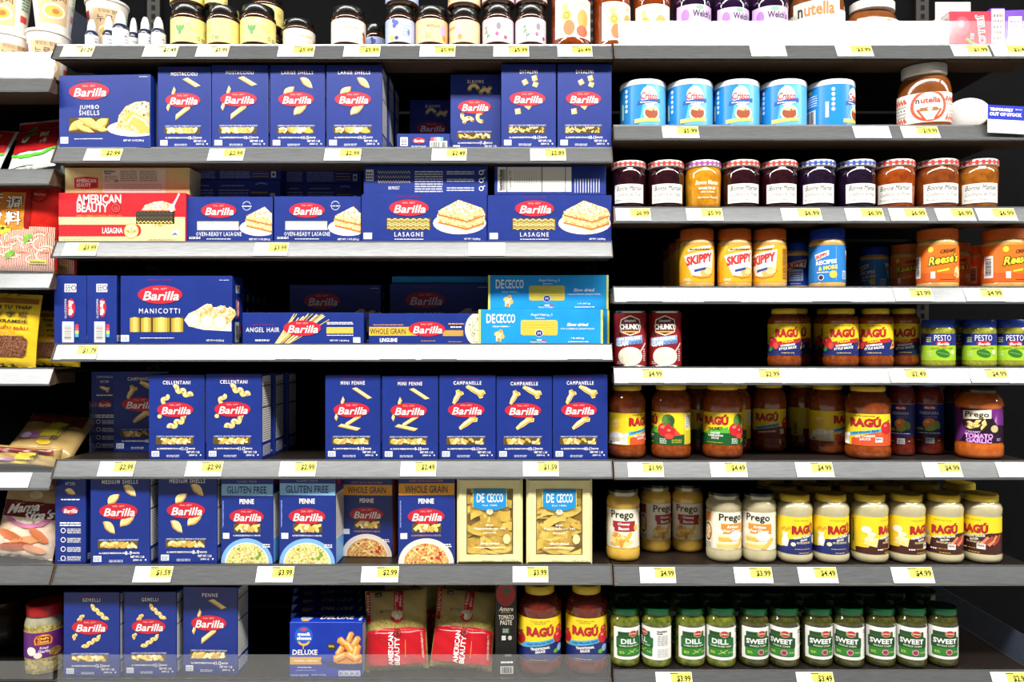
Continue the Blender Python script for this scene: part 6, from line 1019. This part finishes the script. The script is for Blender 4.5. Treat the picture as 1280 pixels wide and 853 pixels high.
# ---------------------------------------------------------------- noodle bay
def cup(deco):
    R0, R1, H_ = 17.5, 24, 62
    fn = lambda u, v, o: (((R0 + (R1 - R0) * v / H_) * PX + o) * math.sin(u / 21), -((R0 + (R1 - R0) * v / H_) * PX + o) * math.cos(u / 21), v * PX)
    t = Print(); deco(t); b = lathe('cup_body', [(R0 * .9, 0), (R0, .6), (R0 + (R1 - R0) * .97, H_ - 2), (R1 * .97, H_)], [grain('paper_cup', '#e6ddd0', '#eee7dc', 30, .5)])
    l = lathe('lid', [(R1 * .99, H_ - 3), (R1 * 1.04, H_ - 2), (R1 * 1.04, H_ + 1), (R1 * .98, H_ + 1.6), (0, H_ + 1.2)], [grain('paper_lid', '#efe9df', '#f5f0e8', 30, .5)])
    return dict(W=48, H=H_ + 1.6, D=48, parts=[('cup_body', b, None), ('lid', l, None), ('label_print', t.build('label_print', fn, us=4, smooth=True), None)])
def d_cup(t): t.poly([(-20, 8), (14, 8), (14, 50), (-20, 50)], flat('#d9b98e', .5), 1); t.text('누룽지', -2, 38, 26, 9, flat('#2c211a'), 3); t.text('맛있는 찹쌀', -2, 47, 22, 4, flat('#6a4a30'), 3); t.ell(-2, 22, 13, 9, flat('#efe3c8'), 3); t.ell(-2, 22, 10, 6.4, flat('#e7b64e'), 4); t.ell(0, 22, 4, 3, flat('#b9772a'), 5); t.rect(-34, 38, -26, 48, flat('#b93a34'), 2); t.rect(20, 30, 32, 50, flat('#c9d3c4'), 2); t.fuzz(21, 31, 31, 49, 5, flat('#5a8a62'), 3); t.rect(20, 16, 30, 24, flat('#c9463c'), 2)
cp = cup(d_cup); GC = 'paper rice cups'
c1 = put_jar('rice_cup', 'lower paper rice cup at the frame edge behind the guard', 'cup', cp, -13, 35, 47, 'n1', .045, 20, GC)
put_jar('rice_cup', 'upper paper rice cup stacked at the frame edge', 'cup', cp, -13, 36, None, 'n1', .045, -20, GC, TOP[c1.name])
c2 = put_jar('rice_cup', 'lower paper rice cup beside the clear divider', 'cup', cp, 36.5, 84, 43.5, 'n1', .040, 0, GC); c2.location.x -= .0
e = put_jar('rice_cup', 'upper paper rice cup stacked beside the clear divider', 'cup', cp, 42, 92, None, 'n1', .044, 6, GC, TOP[c2.name])
c3 = put_jar('rice_cup', 'lower paper rice cup in the second rank behind the bottles', 'cup', cp, 118, 158, None, 'p1', .17, 20, GC); c3.scale[2] *= .55
c4 = put_jar('rice_cup', 'paper rice cup in the second rank beside the slotted upright', 'cup', cp, 166, 202, None, 'p1', .20, 20, GC); c4.scale[2] *= .75
put_jar('rice_cup', 'upper paper rice cup in the second rank behind the bottles', 'cup', cp, 110, 158, None, 'p1', .165, 10, GC, c3.location.z + c3.scale[2] * 63.6 * PX)
# pouches: a pillow with crimped edges
def pouch(Wd, Hh, Tk, body, prints, wrinkle=1.0, seed=1, us=5):
    r = random.Random(seed); ph = [r.uniform(0, 6) for _ in range(6)]
    def thick(u, v):
        a, b = max(0, 1 - (2 * u / Wd - 1) ** 4), max(0, 1 - (2 * v / Hh - 1) ** 6); k = (a * b) ** .6
        return Tk / 2 * k * (1 - .25 * v / Hh) + wrinkle * .5 * k * (math.sin(u * .22 + v * .31 + ph[0]) + .6 * math.sin(u * .55 - v * .2 + ph[1])) + .4 * wrinkle * (1 - k) * math.sin(u * .5 + ph[2])
    def edge(u, v): return (u - Wd / 2) * (1 - .035 * math.sin(math.pi * v / Hh)) 
    def fn(u, v, o): return (edge(u, v) * PX, -thick(u, v) * PX - o * 2.0 - .0013, v * PX)
    bm = bmesh.new(); nu, nv = 18, 22
    for side in (1, -1):
        g = [[bm.verts.new((edge(Wd * i / nu, Hh * j / nv) * PX, -side * thick(Wd * i / nu, Hh * j / nv) * PX, Hh * j / nv * PX)) for i in range(nu + 1)] for j in range(nv + 1)]
        for j in range(nv):
            for i in range(nu):
                q = (g[j][i], g[j][i + 1], g[j + 1][i + 1], g[j + 1][i]); bm.faces.new(q if side > 0 else q[::-1]).smooth = True
    bmesh.ops.remove_doubles(bm, verts=bm.verts[:], dist=.0003); bmesh.ops.recalc_face_normals(bm, faces=bm.faces[:])
    parts = [('pouch_body', bm_mesh('pouch_body', bm, [body]), None)]
    for nm, p in prints: parts.append((nm, p.build(nm, fn, us=us, vs=us, smooth=True), None))
    return dict(W=Wd, H=Hh, D=Tk, parts=parts)
def put_pouch(nm, lb, tp, cx, w_, h, row, dep, lean=0, roll=0, yaw=0, grp=None, lift=0.0):
    s = w_ / tp['W']; e = assemble(nm, tp, (WX(cx, dep), dep + tp['D'] * PX / 2 + .004, RZ(row) + .001 + lift), math.radians(yaw), (s * (1 + dep / DIST), 1, h / tp['H'] * (1 + dep / DIST)), rx=math.radians(-lean), ry=math.radians(roll))
    bpy.context.view_layer.update(); zs = [(e.matrix_world @ v.co).z for v in tp['parts'][0][1].vertices]
    e.location.z += RZ(row) + .0008 + lift - min(zs)
    return tag(e, lb, 'pouch', grp)
FILM = dict(rough=.18, spec=.6)
def bag(seed):
    m = grain('clear_pasta_bag', '#b3a05c', '#8d7a40', 260, .2, .6, tex='vor', lo=.1, hi=.9); p = Print(); tn = flat('#a8925a', .2, .6); rd = flat('#b51c25', .15, .6)
    p.rect(1.5, 66, 78.5, 98, tn, 0); p.poly([(1.5, 8), (78.5, 8), (78.5, 50), (60, 53), (20, 53), (1.5, 50)], rd, 0); q = Print()
    q.text('AMERICAN', 33.5, 28, 40, 6.5, W_, 3, bold=.02, rot=90); q.text('BEAUTY', 41.5, 25, 34, 6.5, W_, 3, bold=.02, rot=90); q.ell(42, 47, 5, 6, flat('#7d1118'), 3); q.ring(42, 47, 3.4, 4, 1, flat('#c94a40'), 4)
    q.rect(38, 74, 50, 98, rd, 1); q.text('CUT FIDEO', 41.5, 86, 21, 4, flat('#f0e4d2'), 3, rot=88); q.text('(FINE)', 47, 86, 14, 3.6, flat('#f0e4d2'), 3, rot=88); q.ell(42, 67, 8.5, 7.5, rd, 1); q.ell(42, 68.5, 7.4, 6.6, flat('#cfc7a2'), 2); q.ell(41, 67, 3, 3, flat('#e9e2c8'), 3)
    q.rect(2, 60, 7, 98, rd, 1); q.fuzz(3, 70, 6, 96, 8, flat('#e8cfc0'), 2, (1, 2)); q.rect(14, 92, 22, 97, flat('#2c2a20'), 2); q.fuzz(15, 93, 21, 96, 2, flat('#d8d0b8'), 3); q.fuzz(20, 72, 34, 76, 2, flat('#6f6238'), 2); q.rect(52, 11, 52.6, 50, flat('#d9a24a'), 1); q.text('AMERICAN BEAUTY', 74, 30, 32, 2.6, flat('#f0e4d2'), 3, rot=92)
    return pouch(80, 100, 26, m, [('label_print', p), ('lettering', q)], 1.6, seed, 5)
bg, bg2 = bag(3), bag(11); GF_ = 'red fine noodle bags'
put_pouch('pasta_bag', 'red bag of fine noodles beside the macaroni box', bg, 494, 80, 98, 'p7', .012, 14, -2, 4, GF_)
put_pouch('pasta_bag', 'red bag of fine noodles slumped beside the tomato paste', bg2, 574.5, 80, 96, 'p7', .012, 18, 4, -3, GF_)
put_pouch('pasta_bag', 'shaded red noodle bag behind the first, by the macaroni box', bg2, 508, 74, 104, 'p7', .11, 10, 3, 0, GF_)
put_pouch('pasta_bag', 'shaded red noodle bag behind the slumped one', bg, 582, 74, 106, 'p7', .11, 8, 2, 0, GF_)
# tomato paste
Wd, Hh, Dd = 31, 122, 22; f = on_front(Wd, Hh, Dd); t = Print(); t.ell(15, 106, 14, 16, flat('#a31a1c'), 1); t.poly([(12, 112), (17, 118), (20, 112), (25, 110), (19, 108), (16, 103), (14, 108), (8, 109)], flat('#2e5a28'), 2); t.text('Amore', 15.5, 87, 21, 6, flat('#e9e2d2'), 3, shear=.3); t.fuzz(8, 82, 22, 83, 1, flat('#c9a24a'), 3); t.text('TOMATO', 15.5, 76, 22, 6, flat('#d9d2c2'), 3); t.text('PASTE', 15.5, 69, 17, 6, flat('#d9d2c2'), 3); t.rect(10, 55, 20, 62, flat('#44584a'), 2); t.fuzz(11, 56, 19, 61, 3, flat('#9fb4a4'), 3); t.rect(9, 46, 15, 52, flat('#c9c9c4'), 2); t.ell(21, 49, 3, 3, flat('#b9b9b4'), 2); t.fuzz(14, 25, 24, 28, 2, flat('#9a958c'), 2); t.fuzz(8, 16, 26, 20, 1, W_, 2); t.rect(7, 2, 26, 12, flat('#d5d2cb'), 2); t.bars(9, 3, 24, 11, flat('#333333'), 3)
e = put_box('tomato_paste_box', 'narrow black tomato paste box beside the sauce bottle', 'tomato paste box', dict(W=Wd, H=Hh, D=Dd, parts=[('carton', carton(Wd, Hh, Dd, grain('black_carton', '#0c0b0b', '#151312', 30, .3)), None), ('lettering', t.build('lettering', f), None)]), 619, 645.5, 728, 'p7', .02, 2, None)
# bottom-shelf garlic jar
GAR = grain('minced_garlic', '#8b7a3c', '#b8a866', 160, .12, .6, tex='vor', coat=.7); R = 23.3; base = lab(R, 24, 60, flat('#5d2472', .35)); base.rect(-R * 2.7, 59, R * 2.7, 60, flat('#c9a24a'), 1); t = Print(); t.poly([(-10, 42), (10, 42), (11, 50), (7, 56), (0, 57), (-8, 55), (-11, 50)], flat('#b9281f'), 3); t.poly([(-9, 43), (9, 43), (10, 50), (6, 55), (0, 56), (-7, 54), (-10, 50)], flat('#e7b640'), 4); t.poly([(-8, 44), (8, 44), (9, 50), (6, 54), (-6, 54), (-9, 50)], flat('#8f1f18'), 5); t.text("Chef's", 0, 51, 12, 3.4, flat('#f4d45a'), 7, bold=.03); t.text('Choice', 0, 46.6, 12, 3.4, flat('#f4d45a'), 7, bold=.03); t.text('Fried', 1, 38, 9, 3.4, flat('#e6cfe8'), 5, bold=.03); t.text('Garlic', 1, 33.4, 13, 4, flat('#e6cfe8'), 5, bold=.03); t.ell(-14, 34, 6, 6, flat('#efe6da'), 4); t.ell(-6, 28, 5, 4, flat('#e6d9cc'), 4); t.ell(14, 31, 8, 6, grain('fried_garlic_print', '#7a5a1e', '#a8863a', 300, .5, tex='vor'), 4)
gj_ = jar(46, 94, [(18, 0), (22, 2), (23, 8), (23, 60, 0), (23, 68, 1), (21, 76, 1), (18.5, 79, 1), (18.5, 82, 1)], [GAR, GLS], [(20.4, 78.6), (21, 79.4), (21, 92.4), (20, 94), (0, 93.6)], [grain('red_lid', '#a81a1c', '#b42224', 30, .35)], [('label', base, t, R)])
J('garlic_jar', 'red-lidded fried garlic jar with purple label', gj_, 34.5, 79, 752, 'n7', .02, -6)
m_ = grain('dark_bean_jar', '#2a1c10', '#3a2a18', 60, .2, .5)
J('bean_jar', 'shaded squat jar deep on the bottom noodle shelf', jar(60, 110, [(26, 0), (29, 2), (30, 8), (30, 80), (24, 92), (22, 96)], [m_], [(23, 94), (24, 95), (24, 109), (0, 110)], [m_]), -26, 36, 748, 'n7', .16, 0)
# sausage pouch, noodle pack, seed bags, seasoning pouch, red and green packets
p = Print(); p.rect(2, 78, 76, 100, flat('#b79a72', .25, .6), 0); p.rect(2, 58, 76, 82, flat('#6a1a1c', .25, .6), 1); p.poly([(6, 58), (72, 58), (60, 48), (44, 43), (34, 43), (18, 48)], flat('#cf7fa6', .25, .6), 2); p.poly([(16, 58), (62, 58), (52, 51), (39, 49), (26, 51)], flat('#efdcc0', .25), 3); q = Print(); q.text('Mama', 30, 72, 42, 14, W_, 5, shear=.3, bold=.03, skew=.2); q.text("Sita's", 52, 63, 42, 14, W_, 5, shear=.3, bold=.03, skew=.2); q.ell(42, 92, 9, 6, flat('#d9c9a2'), 3)
for k, a in enumerate(((22, 30, 20, 6, -20), (44, 26, 22, 6, 15), (30, 16, 24, 6, 8), (58, 34, 16, 6, -35), (56, 14, 16, 5, -10))): q.ell(*a[:4], (flat('#b9683c'), flat('#cf8a5c'), flat('#9c4a2c'))[k % 3], 2 + k, rot=a[4])
mama = pouch(78, 104, 14, grain('sausage_pouch', '#d8b79a', '#e9d2bc', 60, .22, .6), [('label_print', p), ('lettering', q)], 1.4, 5)
put_pouch('seasoning_pouch', 'pink and maroon seasoning pouch leaning on the noodle shelf', mama, 22, 76, 88, 'n6', .016, 12, 6, 0, 'pouches in the noodle bay')
put_pouch('seasoning_pouch', 'shaded tan pouch behind the pink and maroon one', mama, 46, 70, 84, 'n6', .06, 12, 4, -10, 'pouches in the noodle bay')
p = Print(); p.poly([(4, 44), (80, 40), (78, 56), (6, 58)], flat('#6e2a1c', .25, .6), 0); p.poly([(34, 22), (60, 24), (62, 44), (40, 44)], flat('#cdb83a', .25, .6), 1); q = Print(); q.text('面', 66, 44, 12, 10, flat('#22302c'), 4, skew=.3); q.text('条', 60, 33, 14, 10, flat('#22302c'), 4, skew=.3); q.text('粗', 56, 22, 10, 8, flat('#22302c'), 4, skew=.3); q.ell(14, 50, 5, 4, flat('#a3262c'), 3); q.ell(22, 22, 14, 5, flat('#8a5a8c'), 3); q.ell(18, 22, 7, 4, flat('#c9a6d0'), 4); q.ell(46, 14, 9, 3.6, flat('#d9b52c'), 3)
nood = pouch(86, 62, 22, grain('noodle_pack', '#9a7c48', '#c2a468', 200, .2, .6, tex='wave', lo=.2, hi=.8), [('label_print', p), ('lettering', q)], 1.2, 9)
put_pouch('noodle_pack', 'clear pack of dried noodles lying tilted on the fifth noodle shelf', nood, 38, 88, 72, 'n5', .045, 50, 5, 0, 'pouches in the noodle bay', .012)
put_pouch('noodle_pack', 'clear pack of dried noodles underneath at the shelf lip', nood, 22, 92, 26, 'n5', .008, 8, 3, 0, 'pouches in the noodle bay')
YB = grain('yellow_bag', '#d7b222', '#e2c030', 30, .22, .6)
p = Print(); p.rect(2, 78, 72, 84, flat('#8a5a12', .25), 0); p.poly([(4, 12), (60, 12), (64, 16), (64, 34), (58, 38), (4, 36)], grain('seed_window', '#4c2a1c', '#8a5c44', 500, .3, tex='vor'), 1); q = Print(); q.text('KIM TỰ THÁP', 40, 73, 52, 7, flat('#3a2408'), 3, bold=.03); q.text('金 字 塔', 40, 64, 44, 7, flat('#4a3414'), 3, bold=.02); q.text('PYRAMIDE', 42, 56, 40, 4, flat('#2a1c08'), 3, bold=.03); q.text('HẠT ĐIỀU MÀU', 34, 48, 60, 6, flat('#b5411a'), 3, bold=.03); q.text('ANNATO', 34, 42, 28, 4, flat('#c9741e'), 3); q.fuzz(8, 38.5, 60, 40, 1, flat('#c9741e'), 3)
seed_ = pouch(74, 90, 10, YB, [('label_print', p), ('lettering', q)], 1.0, 4)
put_pouch('seed_bag', 'yellow bag of red-brown seeds standing at the shelf lip', seed_, 2, 76, 92, 'n4', .010, 4, 3, 0, 'pouches in the noodle bay')
put_pouch('seed_bag', 'yellow bag of seeds set back beside the manicotti box', seed_, 64, 64, 70, 'n4', .058, 8, 3, 0, 'pouches in the noodle bay')
NB = grain('noodle_bowl_print', '#b5281c', '#f3d9c0', 90, .22, .6, tex='wave', lo=.3, hi=.7); p = Print(); p.rect(2, 3, 96, 62, NB, 0); p.poly([(2, 58), (56, 58), (56, 108), (2, 108)], flat('#dd8426', .2, .6), 1); p.rect(56, 58, 64, 108, flat('#8f1a18', .2), 1); q = Print()
for ch, x, y in (('味', 17, 100), ('调', 42, 94), ('粉', 17, 75), ('料', 42, 73)): q.text(ch, x, y, 23, 20, flat('#3a1208'), 3, bold=.05); q.text(ch, x, y, 21, 18, flat('#faf4ea'), 5, bold=.02)
q.ell(18, 57, 22, 7, flat('#e5d12c'), 3); q.text('麻辣', 26, 57, 24, 9, flat('#2c2408'), 5, bold=.03); q.ring(74, 106, 11, 11, 1.2, flat('#5a1010'), 3); q.text('Haizhou', 74, 106, 14, 4, flat('#e6b8a8'), 4)
for k in range(26): q.ring(12 + (k * 37) % 78, 14 + (k * 23) % 36, 10 + k % 5, 7 + k % 4, 1.5, (flat('#f2d8bc'), flat('#e0907a'), flat('#f7e8d6'))[k % 3], 2 + k % 3, a0=(k * 40) % 200, a1=(k * 40) % 200 + 150, n=10)
for a in ((10, 30), (40, 24), (62, 46), (12, 44)): q.ell(*a, 7, 4, flat('#7fb03a'), 6, n=12, rot=a[0]); q.ell(a[0] + 4, a[1] + 3, 4, 3, flat('#5c9a2e'), 7, n=10)
q.rect(66, 12, 88, 18, flat('#d9c93a'), 7); q.fuzz(68, 13.5, 86, 16.5, 1, flat('#5a4a12'), 8)
ma = pouch(98, 118, 14, grain('red_pouch', '#b01a12', '#c2251a', 40, .18, .6), [('label_print', p), ('lettering', q)], 1.0, 6)
put_pouch('seasoning_pouch', 'red and orange seasoning pouch printed with noodles and herbs', ma, 18, 96, 112, 'n3', .012, 3, 1, 0, 'pouches in the noodle bay')
put_pouch('seasoning_pouch', 'red seasoning pouch half hidden behind the noodle-printed one', ma, 54, 74, 96, 'n3', .08, 3, 0, 0, 'pouches in the noodle bay')
p = Print(); p.rect(2, 26, 58, 62, flat('#a3171c', .18, .6), 0); p.poly([(2, 26), (14, 22), (28, 20), (44, 22), (58, 30), (58, 26), (44, 17), (28, 15), (14, 17), (2, 22)], flat('#57b338', .2), 1); q = Print(); q.text('辣椒', 40, 50, 12, 8, flat('#e9dcc8'), 3); q.text('饼', 40, 40, 9, 9, flat('#e9dcc8'), 3); q.ell(16, 46, 6, 4, flat('#e6dccb'), 3, rot=30); q.ell(20, 51, 9, 3, flat('#3c7a2c'), 4, rot=35); q.rect(4, 4, 34, 14, flat('#e6e3da'), 2); q.fuzz(6, 5, 32, 13, 5, flat('#a9a59a'), 3, (2, 8), .3); q.path([(2, 61), (58, 61)], .8, flat('#d9a8a0'), 2)
pk = pouch(60, 64, 10, grain('foil_packet', '#b9bdb6', '#d2d6ce', 30, .15, .7), [('label_print', p), ('lettering', q)], 1.4, 8)
put_pouch('spice_packet', 'red and green spice packet slumped against the stack', pk, 34, 62, 74, 'n2', .03, 32, -10, 0, 'pouches in the noodle bay')
put_pouch('spice_packet', 'red spice packet at the frame edge of the noodle bay', pk, -38, 60, 72, 'n2', .035, 28, 4, 0, 'pouches in the noodle bay')
put_pouch('spice_packet', 'red spice packet behind the slumped red and green one', pk, 48, 58, 78, 'n2', .10, 10, -6, 0, 'pouches in the noodle bay')

# ---------------------------------------------------------------- clear guards, dividers, sign
AC = clear('acrylic_guard', '#dfe6ea', .045, .14); AD = clear('acrylic_divider', '#8fa0c0', .09, .05)
def guard(lab_, x0, x1, row, h, tilt, y0=-.001):
    z = RZ(row); bm = bmesh.new(); a, b = WX(x0), WX(x1); dy = h * math.tan(math.radians(tilt))
    v = [bm.verts.new(c) for c in ((a, y0, z + .003), (b, y0, z + .003), (b, y0 + dy, z + .003 + h), (a, y0 + dy, z + .003 + h), (a, y0 + .002, z + .003), (b, y0 + .002, z + .003), (b, y0 + dy + .002, z + .003 + h), (a, y0 + dy + .002, z + .003 + h))]
    for q in ((0, 1, 2, 3), (5, 4, 7, 6), (4, 0, 3, 7), (1, 5, 6, 2), (3, 2, 6, 7), (4, 5, 1, 0)): bm.faces.new([v[i] for i in q])
    bmesh.ops.recalc_face_normals(bm, faces=bm.faces[:])
    return tag(mesh_obj('shelf_guard', bm_mesh('shelf_guard', bm, [AC])), lab_, 'shelf guard', 'clear guards along shelf fronts')
guard('clear plastic guard strip along the top sauce shelf', 773.5, X2 - 2, 's1', 31 * PX, 10.5)
guard('clear plastic guard strip in front of the rice cups', -300, 66, 'n1', 34 * PX, 12)
guard('clear plastic guard strip along the bottom pasta shelf', 72, 763.5, 'p7', 29 * PX, 3)
guard('clear plastic guard strip along the bottom noodle shelf', -300, 66, 'n7', 22 * PX, 3)
guard('low clear guard in front of the noodle-printed pouch', -300, 68, 'n3', 20 * PX, 3)
guard('low clear guard in front of the dried noodle pack', -300, 66, 'n5', 16 * PX, 3)
guard('low clear guard in front of the pink and maroon pouch', -300, 65, 'n6', 24 * PX, 3)
def divider(lab_, px, row, d0, d1, h):
    x = WX(px); z = RZ(row); tag(mesh_obj('shelf_divider', box_mesh('shelf_divider', x - .001, x + .001, d0, d1, z + .0005, z + h, AD)), lab_, 'shelf divider', 'clear shelf dividers')
divider('clear divider between rice cups and squeeze bottles', X0 + 2, 'p1', .04, .42, 60 * PX)
divider('clear divider beside the shaded campanelle boxes', X0 + 2.5, 'p5', .12, .42, 68 * PX)
divider('clear divider at the bare end of the pickle shelf', X2 - 3, 's8', .02, .42, 40 * PX)
# sign
e = bpy.data.objects.new('stock_sign', None); COL.objects.link(e); e.location = (WX(1261, -.02), -.02, WZ(150, -.02)); e.rotation_euler = (math.radians(-4), math.radians(3), 0)
tag(e, 'blue and white sign reading temporarily out of stock clipped to the rail', 'sign')
mesh_obj('card', box_mesh('card', -26 * PX, 26 * PX, 0, .0012, -17 * PX, 18 * PX, flat('#d9dcdc', .35)), e)
t = Print(); t.rect(-26, 0, 26, 18, flat('#1524b0', .3), 0); t.text('TEMPORARILY', -9, 12.5, 29, 4, W_, 2, bold=.05); t.text('OUT OF STOCK', -4, 6.6, 40, 4.4, W_, 2, bold=.06); t.fuzz(8, 13, 16, 14.6, 1, W_, 2)
mesh_obj('sign_lettering', t.build('sign_lettering', lambda u, v, o: (u * PX, -o, v * PX)), e)
mesh_obj('clip', box_mesh('clip', -20 * PX, -16 * PX, .0014, .018, -12 * PX, -9 * PX, flat('#c9cccc', .3)), e)
